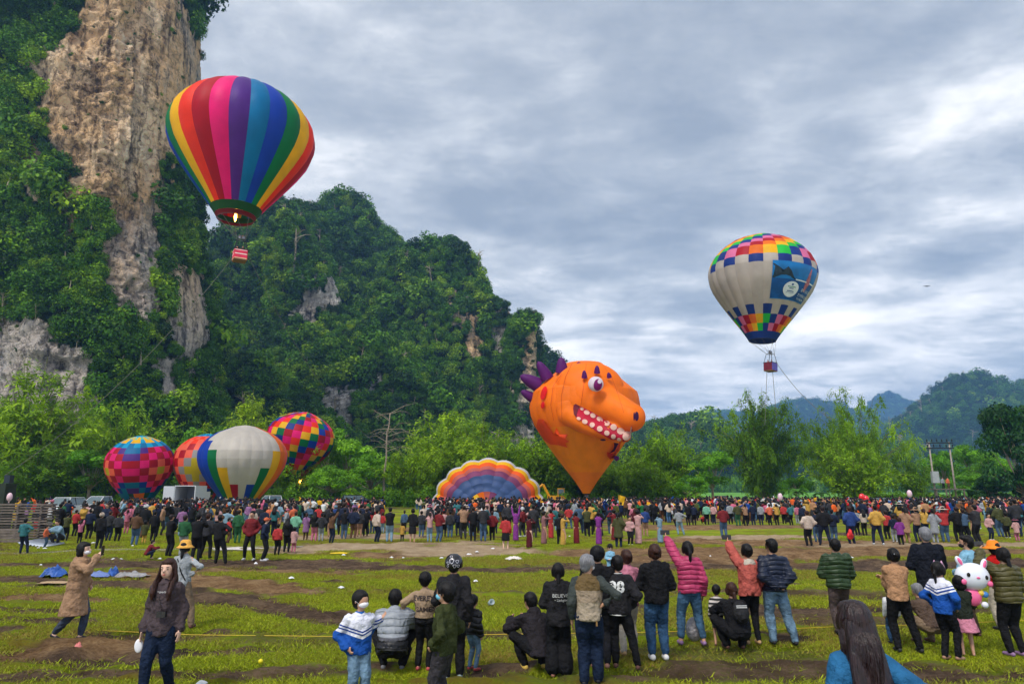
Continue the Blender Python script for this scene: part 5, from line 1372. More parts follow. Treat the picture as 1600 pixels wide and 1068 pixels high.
        if style == 'front_long':
            for sd in (-1, 1):
                limb(mb, [hc + M @ V3((sd * r * .70, -.005 * H, .03 * H)), hc + V3((sd * r * .88, 0, -.05 * H)), s.neck + V3((sd * .060 * H, .055 * H, -.005 * H)), s.neck + V3((sd * .062 * H, .088 * H, -.07 * H)), s.neck + V3((sd * .06 * H, .092 * H, -.12 * H))],
                     [r * .30, r * .32, r * .36, r * .32, r * .12], 10)
            mb.ell(hc + V3((0, -.03 * H, -.08 * H)), (r * 1.12, r * .62, r * 1.35), 14, 10)
            mb.ell(hc + M @ V3((0, .012 * H, .050 * H)), (r * .72, r * .66, r * .40), 12, 8, M=M)
        if style == 'pony':
            b = hc + M @ V3((0, -.072 * H, .01 * H)); limb(mb, [b, b + back * .016 * H + V3((0, 0, -.05 * H)), b + back * .010 * H + V3((0, 0, -.12 * H)), b + back * .004 * H + V3((0, 0, -.17 * H))], [.016 * H, .020 * H, .015 * H, .006 * H], 10)
        if style == 'low':
            b = hc + M @ V3((0, -.06 * H, -.035 * H)); limb(mb, [b, b + back * .01 * H + V3((0, 0, -.06 * H)), b + V3((0, 0, -.13 * H))], [.020 * H, .020 * H, .008 * H], 10)
        if style == 'bun': mb.ell(hc + M @ V3((0, -.078 * H, .014 * H)), (.026 * H, .024 * H, .026 * H), 12, 8)
        return mb

def fold_fx(amp=.007, seed=0, rib=0.0, pitch=.07, zc=.35):
    def f(co, no):
        n = fbm(co[:, 0] * 6, co[:, 1] * 6, co[:, 2] * 10, 2, seed) * amp * 1.1; w_ = np.abs(fbm(co[:, 0] * 10 + 6 * co[:, 2], co[:, 1] * 10, co[:, 2] * 15, 2, seed + 3)); n = n - (1 - np.clip(w_ * 5, 0, 1)) * amp * .9
        if rib:
            ph = (co[:, 2] + .012 * np.sin(co[:, 0] * 9) + .5 * np.abs(co[:, 0]) * .10) / pitch
            n = n + rib * 2.0 * (np.abs(np.sin(pi * ph)) ** .5 - .7)
        return no * n[:, None]
    return f
def strands(f, a0, a1, L, n, seed, front=0.0, spread=1.2, rad=.0022):
    """loose locks combed over the skull and falling to ragged ends"""
    rg = random.Random(seed); H = f.H; r = f.hr; hc = f.head; mb = MB()
    for i in range(n):
        a = rg.uniform(a0, a1); ln = L * rg.uniform(.72, 1.08); p0 = rg.uniform(.05, .5); pts = []
        k = rg.uniform(1.0, 1.05); wv = rg.uniform(0, 6.28)
        short = L < .06; pe = rg.uniform(1.25, 1.85) if short else 1.75
        if short: k = rg.uniform(.975, 1.03)
        for t in np.linspace(0, 1, 5):
            ph = p0 + (pe - p0) * t; pts.append(hc + V3((r * .90 * k * sin(ph) * sin(a), -r * 1.06 * k * sin(ph) * cos(a) - .008 * H, r * 1.04 * k * cos(ph))))
        if short:
            pts.append(pts[-1] + V3((0, 0, -.012 * H))); mb.tube(pts, [rad] * 5 + [rad * .3], 3, cap=False); continue
        e = pts[-1]; ox = e.x - hc.x; oy = e.y - hc.y
        for t in np.linspace(.2, 1, 6):
            x = ox * (1 + (spread - 1) * min(1, t * 1.5)) + .006 * sin(wv + t * 7); y = oy + (front * H * min(1, t * 1.6) if front else -.03 * H * min(1, t * 2.2) * abs(cos(a)) ) + .005 * sin(wv * 1.7 + t * 6)
            pts.append(V3((hc.x + x, hc.y + y - (0 if front else .012 * H), e.z - ln * t)))
        mb.tube(pts, [rad] * 10 + [rad * .3], 3, cap=False)
    return mb
def hair_fx(seed, amp=.006):
    def f(co, no):
        n = fbm(co[:, 0] * 45, co[:, 1] * 45, co[:, 2] * 5, 3, seed) * amp * .6 + fbm(co[:, 0] * 12, co[:, 1] * 12, co[:, 2] * 5, 2, seed + 1) * amp * .8
        return no * n[:, None]
    return f
M_SKIN = mat('skin_warm', (.50, .27, .17), .55, .08, 6, spec=.35); M_SKINK = mat('skin_light', (.70, .43, .31), .5, .06, 6, spec=.35)
M_HAIR = mat('black_hair', (.005, .004, .004), .5, .5, 40, .6, 70, spec=.22); M_HAIRB = mat('brown_hair', (.035, .012, .007), .5, .5, 40, .6, 70, spec=.25); M_HAIRG = mat('grey_hair', (.17, .17, .18), .5, .35, 40, .5, 90)
M_EYEB = mat('eye_dark', (.01, .008, .007), .2, 0); M_LIP = mat('lips', (.45, .10, .08), .4, 0); M_BROW = mat('eyebrow', (.02, .013, .01), .8, 0)
def hairmat(m):
    t = m.node_tree
    tcn = next(n for n in t.nodes if n.type == 'TEX_COORD')
    for n in t.nodes:
        if n.type == 'TEX_NOISE':
            mp = t.nodes.new('ShaderNodeMapping'); mp.inputs['Scale'].default_value = (1, 1, .10); t.links.new(tcn.outputs['Object'], mp.inputs['Vector']); t.links.new(mp.outputs[0], n.inputs['Vector']); n.inputs['Scale'].default_value = 60
        if n.type == 'BUMP': n.inputs['Distance'].default_value = .02
    return m
for _m in (M_HAIR, M_HAIRB, M_HAIRG): hairmat(_m)
def puff(m, pitch=.07):
    """stitched quilting: dark seams and pillowed bands across the garment"""
    t = m.node_tree; N = t.nodes; L = t.links; b = N['Principled BSDF']
    tcn = N.new('ShaderNodeTexCoord'); sp = N.new('ShaderNodeSeparateXYZ'); L.new(tcn.outputs['Object'], sp.inputs[0])
    nz = N.new('ShaderNodeTexNoise'); nz.inputs['Scale'].default_value = 7; L.new(tcn.outputs['Object'], nz.inputs['Vector'])
    h = mth('ADD', sp.outputs[2], mth('ADD', mth('MULTIPLY', nz.outputs['Fac'], .03, t), mth('MULTIPLY', mth('ABSOLUTE', sp.outputs[0], None, t), .12, t), t), t)
    s = mth('POWER', mth('ABSOLUTE', mth('SINE', mth('MULTIPLY', h, pi / pitch, t), None, t), None, t), .45, t)
    bm = N.new('ShaderNodeBump'); bm.inputs['Strength'].default_value = 1; bm.inputs['Distance'].default_value = .018; L.new(mth('ADD', s, mth('MULTIPLY', nz.outputs['Fac'], .5, t), t), bm.inputs['Height']); L.new(bm.outputs[0], b.inputs['Normal'])
    b.inputs['Roughness'].default_value = .45; b.inputs['Specular IOR Level'].default_value = .3
    return m
def cloth(name, rgb, rough=.8, var=.14, bump=.35, bscale=60, sheen=.2): return mat('cloth_' + name, tuple(c * .8 for c in rgb), rough, var + .08, 9, .9, 16, spec=.12)
def bands(name, stops, rough=.75, wob=.012, vee=0.0):
    """cloth in horizontal bands: stops = [(height, rgb) ...] from the bottom up; vee bends them to a point at the middle"""
    m = mat('cloth_' + name, (.5, .5, .5), rough, 0, 5, .9, 16, spec=.12); t = m.node_tree; N = t.nodes; L = t.links
    tcn = N.new('ShaderNodeTexCoord'); sp = N.new('ShaderNodeSeparateXYZ'); L.new(tcn.outputs['Object'], sp.inputs[0])
    nz = N.new('ShaderNodeTexNoise'); nz.inputs['Scale'].default_value = 8; L.new(tcn.outputs['Object'], nz.inputs['Vector'])
    h = mth('ADD', sp.outputs[2], mth('MULTIPLY', mth('SUBTRACT', nz.outputs['Fac'], .5, t), wob * 2, t), t)
    if vee: h = mth('SUBTRACT', h, mth('MULTIPLY', mth('ABSOLUTE', sp.outputs[0], None, t), vee, t), t)
    r = N.new('ShaderNodeValToRGB'); r.color_ramp.interpolation = 'CONSTANT'; e = r.color_ramp.elements
    e[0].position = 0; e[0].color = (*stops[0][1], 1); e[1].position = min(1, stops[1][0] / 2); e[1].color = (*stops[1][1], 1)
    for z_, c_ in stops[2:]: q = e.new(z_ / 2); q.color = (*c_, 1)
    L.new(mth('DIVIDE', h, 2.0, t), r.inputs[0]); L.new(r.outputs[0], N['Principled BSDF'].inputs['Base Color']); return m
PEOPLE = []
def person(px, head, feet, yaw, label, fig, top=None, bottom=None, shoes=None, hair=('short', M_HAIR), skin=M_SKIN, extra=None, face=False, mask=None, fine=True, vox=.0125, H=None, name='person', hat=None, decal=None, group=None, Y=None, z=0.0):
    g = G(px, feet) if Y is None else V3((P(px, feet, Y).x, Y, 0))
    if H is None: H = P(px, head, g.y).z
    f = Fig(H, **fig); D = dict(loc=V3((g.x, g.y, z)), yaw=radians(yaw), label=label, f=f, parts=[], H=H, extra=extra, face=face, mask=mask, skin=skin, decal=decal, group=group, style=hair[0] if hair else '')
    D['body'] = job(f.body(), vox, 2, .5, [skin], None, 'person', .4)
    def part(nm, mb, m, fx=None, v=.016, sm=3, dec=.45, key=None): D['parts'].append((nm, job(mb, v, sm, dec, [m], fx, nm), key)); return D['parts'][-1][1]
    sd = int(px * 7 + head) % 9973
    if top:
        kw = dict(top[2]) if len(top) > 2 else {}
        rib = kw.pop('rib', 0); amp = kw.pop('amp', .010); hu = kw.pop('hoodup', 0)
        tj = f.top(**kw)
        D['top'] = part(top[0], tj, top[1], fold_fx(amp, sd, rib), key='top')
        if hu: part('hood', f.hoodup(), top[1], fold_fx(.006, sd))
    if bottom:
        kw = dict(bottom[2]) if len(bottom) > 2 else {}
        mb = f.skirt(**kw) if bottom[0] in ('skirt', 'long_skirt', 'tutu', 'dress_skirt') else f.legsw(**kw)
        part(bottom[0], mb, bottom[1], fold_fx(.010, sd + 2))
    if shoes:
        for m_ in f.shoes(shoes[2] if len(shoes) > 2 else 1.0): part(shoes[0], m_, shoes[1], None, .010, 2)
    if hair: part('hair', f.hair(hair[0]), hair[1], hair_fx(sd), .010, 1)
    if hat: D['hat'] = hat
    PEOPLE.append(D); return D
def finish_people():
    flush()
    for D in PEOPLE:
        f = D['f']; H = D['H']
        root = obj('person', D['body']['mesh'], None, D['loc']); root.rotation_euler = (0, 0, D['yaw']); tag(root, D['label'], 'person', D['group'])
        D['root'] = root; D['objs'] = {}
        for nm, j, key in D['parts']:
            o = obj(nm, j['mesh'], root)
            if key: D['objs'][key] = o
        M = f.M; hc = f.head; r = f.hr
        if D['face']:
            for sd in (-1, 1):
                MB().ell(hc + M @ V3((sd * .0235 * H, .0560 * H, .004 * H)), (.0075 * H, .005 * H, .0032 * H), 10, 6, M=M).build('eye', M_EYEB, root, smooth=True)
                MB().ell(hc + M @ V3((sd * .0240 * H, .0565 * H, .020 * H)), (.0125 * H, .005 * H, .0026 * H), 10, 6, M=M).build('eyebrow', M_BROW, root, smooth=True)
            if not D['mask']: MB().ell(hc + M @ V3((0, .0585 * H, -.0345 * H)), (.0125 * H, .006 * H, .005 * H), 10, 6, M=M).build('lips', M_LIP, root, smooth=True)
        if D['mask']:
            b = MB(); b.ell(hc + M @ V3((0, .026 * H, -.028 * H)), (r * .60, r * .70, r * .42), 16, 10, M=M); b.build('face_mask', D['mask'], root, smooth=True)
            for sd in (-1, 1): MB().tube([hc + M @ V3((sd * r * .60, .030 * H, -.018 * H)), hc + M @ V3((sd * r * .86, .0, .004 * H))], .0018 * H, 4).build('mask_loop', D['mask'], root)
        hs_ = next((o for o in root.children if o.name.split('.')[0] == 'hair'), None)
        if hs_ and H > 1 and not D.get('hat') and D['loc'].y > 5:
            strands(f, -1.75, 1.75, .030 * H if D['style'] in ('short', 'crop') else .012 * H, 110, int(H * 1000), rad=.0024).build('hair_strands', hs_.data.materials[0], root)['kind'] = 'stuff'
        if D.get('hat'): D['hat'](f, root)
        if D['decal']: D['decal'](D, root)
        if D['extra']: D['extra'](D, root)
def world_pt(D, p): return Matrix.Rotation(D['yaw'], 3, 'Z') @ V3(p) + D['loc']
def lettering(D, key, txt, size, z, m, side=-1, x=0.0, bold=.0):
    """print on the back (side -1) or front (+1) of a garment"""
    o = D['objs'][key]; me = o.data; bv = BVHTree.FromPolygons([v.co.copy() for v in me.vertices], [tuple(p.vertices) for p in me.polygons])
    cu = bpy.data.curves.new('t', 'FONT'); cu.body = txt; cu.size = size; cu.align_x = 'CENTER'; cu.offset = bold; cu.resolution_u = 2
    to = bpy.data.objects.new('t', cu); COL.objects.link(to); dg = bpy.context.evaluated_depsgraph_get(); tm = bpy.data.meshes.new_from_object(to.evaluated_get(dg)); bpy.data.objects.remove(to)
    for v in tm.vertices:
        X = x + v.co.x * (1 if side < 0 else -1); Z_ = z + v.co.y
        h = bv.ray_cast(V3((X, side * 1.0, Z_)), V3((0, -side, 0)))
        v.co = (h[0] + V3((0, side * .006, 0))) if h[0] else V3((X, side * .13, Z_))
    tm.materials.clear(); tm.materials.append(m); return obj('lettering', tm, o)
def wpart(D, mb, name, m, smooth=True):
    return mb.build(name, m, D['root'], smooth=smooth)
def held(D, mb, name, m, label, cat, c, smooth=False, group=None):
    """a held thing: own top-level object, built round c in the holder's frame"""
    w = world_pt(D, c); o = mb.build(name, m, None, w, smooth=smooth); o.rotation_euler = (0, 0, D['yaw']); tag(o, label, cat, group); return o
# ------------------------------------------------------------------ the people near us
C_BLK = cloth('black', (.012, .012, .014)); C_BLK2 = cloth('soft_black', (.022, .021, .024)); C_NAVY = cloth('navy', (.012, .018, .040)); C_CHAR = cloth('charcoal', (.05, .045, .05))
C_JEAN = cloth('blue_denim', (.035, .085, .17), .85, .35); C_JEANL = cloth('light_denim', (.16, .26, .36), .85, .35); C_JEAND = cloth('dark_denim', (.012, .022, .05), .85, .3)
C_KHAKI = cloth('khaki', (.24, .17, .11)); C_TAUPE = cloth('taupe', (.11, .08, .075)); C_BEIGE = cloth('beige', (.40, .24, .14)); C_TAN = cloth('tan', (.50, .27, .14))
C_HOOD = cloth('plum_grey', (.085, .062, .068)); C_LGREY = cloth('light_grey', (.42, .45, .47)); C_PINK = cloth('raspberry', (.48, .045, .13)); C_SALM = cloth('salmon', (.50, .11, .085))
C_OLIVE = cloth('olive_green', (.045, .055, .018)); C_OLIVE2 = cloth('moss', (.085, .075, .022)); C_GRN = cloth('puffer_green', (.030, .060, .022)); C_BROWN = cloth('brown', (.12, .08, .06)); C_BRN2 = cloth('dark_brown', (.06, .035, .025))
C_SKY = cloth('sky_blue', (.24, .48, .64)); C_DENJ = cloth('denim_blue', (.022, .125, .27)); C_RED = cloth('red', (.55, .012, .010)); C_WHT = cloth('white', (.70, .70, .70)); C_TUTU = cloth('pink_tulle', (.70, .26, .36)); C_DKG = cloth('dark_olive', (.025, .032, .022))
C_SAND = cloth('sand_knit', (.40, .28, .18)); C_CREAM = cloth('cream', (.6, .52, .42)); C_GREY = cloth('mid_grey', (.12, .12, .13)); C_VEL = cloth('velvet_pink', (.6, .22, .3))
SH_W = ('shoe', mat('white_shoe', (.70, .68, .66), .5)); SH_B = ('shoe', mat('black_shoe', (.015, .015, .017), .5)); SH_SK = ('sandal', mat('brown_sandal', (.13, .06, .045), .6)); SH_T = ('shoe', mat('tan_shoe', (.45, .28, .13), .6)); SH_P = ('slipper', mat('purple_slipper', (.28, .16, .30), .6))
for _m in (C_PINK, C_NAVY, C_GRN, C_OLIVE2): puff(_m)
C_BLKP = puff(cloth('black_quilt', (.016, .016, .018)))
K_W = mat('mask_white', (.78, .76, .78), .8, .05); K_B = mat('mask_blue', (.16, .47, .62), .8, .08); K_K = mat('mask_black', (.01, .01, .012), .8, .05)
M_PRW = mat('print_white', (.62, .62, .60), .7, .1); M_PRB = mat('print_brown', (.05, .035, .03), .7, .1); M_PHONE = mat('phone_black', (.008, .008, .01), .25, 0, spec=.6)
def phone(D, i, label, dz=.03, wide=False):
    f = D['f']; H = f.H; w = f.wr[i]; d = (f.wr[i] - f.el[i]).normalized(); c = w + d * .075 + V3((0, .03, .02)); dz = dz * .6
    mb = MB().box((0, 0, dz), (.15 if wide else .075, .010, .075 if wide else .15)); mb.box((.05 if wide else .02, .007, dz + (.02 if wide else .05)), (.02, .004, .02))
    return held(D, mb, 'phone', M_PHONE, label, 'phone', c)
def jacket_school(nm, H):
    z = lambda q: q * H
    return bands(nm, [(0, (.012, .075, .33)), (z(.595), (.70, .70, .74)), (z(.615), (.012, .05, .26)), (z(.628), (.72, .72, .78)), (z(.645), (.012, .05, .26)), (z(.655), (.70, .70, .78)), (z(.80), (.015, .12, .42))], wob=.004, vee=.35)

# 1 woman in the beige coat
def ex1(D, r):
    phone(D, 1, 'black phone held up by the woman in the long beige coat')
    f = D['f']; H = f.H
person(110, 843, 1000, -90, 'woman walking in a knee length beige coat, holding up a phone', dict(lh='pocket', rh='phone', legs='walk', female=True, lean=3),
       ('coat', C_BEIGE, dict(hem=-.26, flare=.16, ease=.036, hood=1, amp=.013)), ('jeans', cloth('grey_denim', (.06, .075, .11), .85, .3), dict(length=.95)), SH_B, ('bob', M_HAIR), skin=M_SKINK, mask=K_W, face=True, extra=ex1)
# 2 woman in the grey hoodie, walking towards us
def dec2(D, r): lettering(D, 'top', '• coach', .035, .745 * D['H'], M_PRW, 1)
def ex2(D, r):
    f = D['f']; H = f.H
    for sg in (-1, 1): strands(f, *( (1.2, 2.15) if sg > 0 else (-2.15, -1.2)), .20 * H, 120, 5 + sg, front=.050, spread=1.12).build('hair_strands', M_HAIRB, r)['kind'] = 'stuff'
    n = f.neck; cam_c = V3((-.045, .135, .60 * H))
    wpart(D, MB().tube([n + V3((.04, .05, 0)), V3((.01, .15, .70 * H)), cam_c + V3((0, .01, .03))], .0045, 6), 'camera_strap', M_PRB)
    mb = MB().box((0, 0, 0), (.10, .045, .065)); mb.lathe([(.001, 0), (.026, 0), (.026, .035), (.001, .035)], 12, 0, (0, 0, 0)); held(D, mb, 'camera', M_PHONE, 'small black camera hanging on the chest of the grey hoodie', 'camera', cam_c + V3((0, .02, 0)))
    w = f.wr[1]; mb = MB().ell((0, 0, -.07), (.05, .012, .075), 12, 8); mb.tube([(0, 0, .02), (-.03, 0, -.03)], .003, 4); held(D, mb, 'face_mask', K_W, 'white face mask dangling from the hand of the woman in the grey hoodie', 'face mask', w + V3((.02, .03, -.09)), True)
person(243, 868, 1092, 180, 'woman with long brown hair in a plum grey hoodie, walking towards us', dict(lh='down', rh='down', legs='walk2', female=True, nod=-3),
       ('hoodie', C_HOOD, dict(hem=-.075, ease=.024, hood=1, amp=.020)), ('jeans', C_JEAND, {}), SH_W, ('front_long', M_HAIRB), skin=M_SKINK, face=True, decal=dec2, extra=ex2)
# 3 woman with the yellow bucket hat
def bucket(m, rr=.135):
    def h(f, root):
        c = f.head + V3((0, 0, .030 * f.H)); k = f.H / 1.6
        MB().lathe([(.001, .098 * k), (.06 * k, .094 * k), (.092 * k, .07 * k), (.108 * k, .0), (.125 * k, -.02 * k), (rr * 1.22 * k, -.05 * k), (rr * 1.20 * k, -.056 * k), (.118 * k, -.028 * k), (.10 * k, -.01 * k)], 24, 0, c).build('hat', m, root, smooth=True)
    return h
def ex3(D, r): wpart(D, MB().tube([D['f'].P(.27) + V3((-.07, -.09, 0)), D['f'].P(.12) + V3((.02, -.115, 0)), D['f'].P(.02) + V3((.10, -.09, 0))], .010, 6), 'bag_strap', C_BLK)
person(277, 842, 980, 0, 'woman in a yellow bucket hat and pale grey top seen from behind', dict(lh='front', rh='hip', legs='lean', female=True),
       ('shirt', C_LGREY, dict(hem=-.05, ease=.018, amp=.017)), ('trousers', C_KHAKI, dict(flare=.004)), SH_SK, ('low', M_HAIR), hat=bucket(mat('yellow_hat', (.68, .34, .06), .8, .2, 12, .4, 40)), extra=ex3)
# 4 boy in the school jacket pointing
person(556, 924, 1108, -150, 'boy in a blue and white school jacket and white mask, pointing back', dict(lh=((.22, -.06, .74), (.6, -.6, -.6)), rh='pocket', legs='stand', kid=.8, turn=25),
       ('jacket', jacket_school('school_blue_a', 1.22), dict(hem=-.05, ease=.034, amp=.017)), ('jeans', C_JEANL, dict(flare=.01)), SH_W, ('crop', M_HAIR), face=True, mask=K_W)
# 5 crouching figure in a two tone puffer
H5 = .95
person(613, 932, 1046, 5, 'crouching person in a puffer jacket grey above and black below', dict(lh='knees', rh='knees', legs='squat', lean=24),
       ('puffer_jacket', puff(bands('puffer_two_tone', [(0, (.014, .014, .016)), (.40, (.10, .10, .115)), (.44, (.26, .28, .31))]), .085), dict(hem=-.03, ease=.042, rib=.014, hood=1, thick=1.3)), ('trousers', C_BLK, {}), ('shoe', mat('grey_shoe', (.15, .15, .16), .6)), ('short', M_HAIR), H=1.62)
# 6 black hoodie and patterned helmet
def helm(f, root):
    k = f.H / 1.65; c = f.head + V3((0, -.008, .014))
    m = mat('helmet_black', (.010, .010, .012), .18, 0, spec=.6); h = MB().lathe([(.001, .135 * k), (.05 * k, .130 * k), (.095 * k, .10 * k), (.122 * k, .05 * k), (.128 * k, .0), (.124 * k, -.04 * k), (.112 * k, -.055 * k)], 26, 0, c).build('helmet', m, root, smooth=True)
    mp = mat('helmet_print', (.45, .43, .46), .4, .2, 20)
    for cx_, cz_, r_ in ((-.02, .045, .032), (.055, .04, .022), (-.07, .02, .020), (.02, -.02, .024), (-.03, .098, .018), (.07, -.02, .018), (-.075, -.025, .015)):
        V = []; n = 16
        for ring_ in (0, 1):
            for t in range(n):
                a = 2 * pi * t / n; rr = r_ * (1 - .28 * ring_) * (1 + .18 * sin(3 * a)); x = (cx_ + rr * cos(a)) * k; z = (cz_ + rr * sin(a)) * k
                R2 = float(np.interp(z / k, [-.055, -.04, 0, .05, .10, .13, .135], [.112, .124, .128, .122, .095, .05, .0])) * k + .003
                V.append(c + V3((x, -math.sqrt(max(1e-5, R2 * R2 - x * x)), z)))
        F = [(t, (t + 1) % n, n + (t + 1) % n, n + t) for t in range(n)]
        obj('helmet_mark', mesh_np('helmet_mark', V, F, [mp]), root)
person(706, 864, 1063, 0, 'tall person in a black hoodie wearing a black motorcycle helmet with pale swirls', dict(lh='front', rh='down', legs='one'),
       ('hoodie', C_BLK2, dict(hem=-.05, ease=.026, hood=1, amp=.017)), ('trousers', C_BLK, {}), ('shoe', mat('grey_green_shoe', (.25, .32, .30), .6)), ('short', M_HAIR), hat=helm)
# 7 child in the sand coloured sweater
def dec7(D, r): lettering(D, 'top', 'EVEREY', .085, .715 * D['H'], M_PRB, -1, bold=.003); lettering(D, 'top', 'GAMES', .085, .60 * D['H'], M_PRB, -1, .02, bold=.003)
person(661, 893, 1046, -8, 'child in a sand coloured sweater with dark lettering, one arm stretched left', dict(lh=((.26, .02, .56), (.6, -.5, -.2)), rh='front', legs='stand', kid=.6),
       ('sweater', C_SAND, dict(hem=-.02, ease=.026, amp=.014)), ('trousers', C_BLK, dict()), ('slipper', mat('red_slipper', (.45, .08, .08), .6)), ('short', M_HAIR), decal=dec7)
# 8 boy in the olive jacket
def ex8(D, r):
    wpart(D, MB().ell(V3((-.02, .118, .68 * D['H'])), (.02, .012, .024), 10, 6), 'badge', mat('badge_red', (.5, .08, .06), .6, .4, 60))
person(693, 910, 1118, 70, 'boy in an olive hooded jacket and blue mask looking left', dict(lh='pocket', rh='pocket', legs='stand', kid=.7, turn=0),
       ('jacket', C_OLIVE, dict(hem=-.06, ease=.036, hood=1, amp=.020)), ('trousers', C_CHAR, dict(ease=.018)), SH_B, ('crop', M_HAIR), skin=M_SKIN, face=True, mask=K_B, extra=ex8)
# 9 small child behind the helmet wearer
person(738, 930, 1046, -40, 'small child in a black puffer over white, half hidden by the helmet wearer', dict(lh='down', rh='down', legs='stand', kid=.9), ('puffer_jacket', C_BLKP, dict(hem=-.03, ease=.040, rib=.012, thick=1.3)), ('jeans', C_JEANL, {}), ('sandal', mat('red_sandal', (.42, .06, .06), .6)), ('short', M_HAIR))
# 10 crouching in the dark jacket
person(836, 943, 1045, 28, 'crouching person in a dark charcoal jacket at the left of the long black trousers', dict(lh='knees', rh='knees', legs='squat', lean=30), ('jacket', cloth('charcoal_b', (.026, .022, .026)), dict(hem=-.05, ease=.030, hood=1, amp=.020)), ('trousers', C_BLK, {}), ('slipper', mat('yellow_slipper', (.62, .42, .08), .6)), ('short', M_HAIR), H=1.58)
# 11 woman in black with wide trousers
def dec11(D, r): lettering(D, 'top', 'BELIEVE', .062, .69 * D['H'], M_PRW, -1, .02); lettering(D, 'top', '(Jeonghan)', .05, .655 * D['H'], M_PRW, -1, .03) if False else lettering(D, 'top', '• Linhgiac', .045, .655 * D['H'], M_PRW, -1, .03)
person(874, 876, 1056, 0, 'woman in a black hooded jacket with faint lettering and wide cropped black trousers', dict(lh='front', rh='front', legs='stand', female=True),
       ('hoodie', C_BLK2, dict(hem=-.08, ease=.030, hood=1, amp=.017)), ('wide_trousers', C_BLK, dict(length=.86, flare=.038, ease=.016)), ('bare_foot_sandal', mat('skin_sandal', (.40, .18, .12), .6)), ('low', M_HAIR), decal=dec11)
# 12 man in the banded vest
V12 = bands('vest_bands', [(0, (.36, .29, .21)), (.96, (.30, .23, .16)), (1.10, (.13, .085, .035)), (1.30, (.38, .31, .23)), (1.345, (.55, .50, .44)), (1.375, (.38, .31, .23))], wob=.006)
def ex12(D, r):
    f = D['f']; H = f.H
    o = held(D, MB().tube([(0, 0, 0), (.008, 0, -.05)], .006, 6).box((.01, 0, -.075), (.02, .006, .05)), 'key_bunch', mat('key_brass', (.35, .2, .08), .4, 0, metal=.6), 'bunch of keys clipped to the belt of the man in the banded vest', 'keys', V3((.10, -.115, .515 * H)))
person(922, 862, 1070, -12, 'grey haired man in a vest banded beige and brown, seen from behind', dict(lh='down', rh='hip', legs='one', turn=-35),
       ('vest', V12, dict(hem=-.035, ease=.030, sleeve=0.0, amp=.014)), ('jeans', C_JEAND, dict(ease=.016, flare=.004)), SH_B, ('short', M_HAIRG), mask=K_W, face=True, extra=ex12)
D12 = PEOPLE[-1]; f12 = D12['f']; mb12 = MB()
for i in (0, 1): limb(mb12, [f12.sh[i], f12.el[i], f12.el[i].lerp(f12.wr[i], .75)], [.078, .066, .05], 12)
D12['parts'].append(('shirt_sleeves', job(mb12, .016, 3, .45, [cloth('grey_green', (.055, .065, .06))], fold_fx(.010, 4), 'shirt_sleeves'), None))
# 13 man with the black cap, behind
def capf(m):
    def h(f, root):
        k = f.H / 1.65; mb = MB().ell(f.head + f.M @ V3((0, -.008, .022 * k)), (.100 * k, .110 * k, .098 * k), 18, 12, M=f.M); mb.build('cap', m, root, smooth=True)
        MB().ell(f.head + f.M @ V3((0, .115 * k, .03 * k)), (.07 * k, .06 * k, .008 * k), 14, 6, M=f.M).build('cap_peak', m, root, smooth=True)
    return h
person(938, 848, 1042, -6, 'man in a black knitted cap and dark jacket behind the man in the vest', dict(lh='front', rh='front', legs='stand', wide=1.1), ('jacket', C_BLK, dict(hem=-.05, ease=.030, hood=0, amp=.017)), ('jeans', cloth('black_denim', (.02, .02, .024)), {}), ('sandal', mat('skin_slipper', (.35, .17, .12), .6)), ('short', M_HAIR), hat=lambda f, root: MB().ell(f.head + V3((0, -.010, .018)), (.104, .114, .105), 18, 12).build('knitted_cap', C_BLK, root, smooth=True))
# 14 varsity jacket
def dec14(D, r):
    H = D['H']; lettering(D, 'top', '98', .20, .665 * H, M_PRW, -1, .0, bold=.008)
    f = D['f']; o = D['objs']['top']
    z0 = f.P(-.055).z
    MB().lathe([(.128, 0), (.136, .008), (.128, .016)], 24, 0, (f.P(0).x, f.P(0).y, z0)).build('hem_stripe', M_PRW, o)
    MB().lathe([(.060, 0), (.070, .006), (.060, .012)], 20, 0, tuple(f.P(.305))).build('collar_stripe', M_PRW, o)
person(969, 864, 1043, -14, 'person in a black varsity jacket with white 98 on the back', dict(lh='front', rh='pocket', legs='lean', turn=30), ('varsity_jacket', C_BLK2, dict(hem=-.05, ease=.032, amp=.014)), ('trousers', C_BLK, {}), SH_SK, ('short', M_HAIR), mask=K_W, decal=dec14)
# 15 woman carrying a baby, mostly hidden
person(984, 855, 1022, 12, 'woman in a pale pink fluffy top behind the varsity jacket, carrying a baby', dict(lh='carry', rh='carry', legs='stand', female=True), ('cardigan', C_VEL, dict(hem=-.06, ease=.030, amp=.020)), ('trousers', C_CREAM, {}), SH_T, ('bun', M_HAIRB))
person(958, 853, 1022, 160, 'baby in light blue held on the shoulder behind the varsity jacket', dict(lh='front', rh='front', legs='stand', kid=1.6), ('romper', C_SKY, dict(hem=-.05, ease=.03)), ('romper_legs', C_SKY, dict(ease=.02)), None, ('crop', M_HAIR), skin=M_SKINK, H=.50, z=P(958, 851, G(984, 1022).y).z - .50, Y=G(984, 1022).y)
# 16 woman in black jacket and jeans
person(1030, 846, 1029, 0, 'woman in a short black hooded jacket and blue jeans with white trainers', dict(lh='front', rh='front', legs='stand', female=True), ('jacket', C_BLK, dict(hem=-.045, ease=.036, hood=1, amp=.020)), ('jeans', C_JEAN, dict(length=.90, ease=.014)), ('trainer', mat('white_shoe', 0), 1.25), ('bun', M_HAIRB))
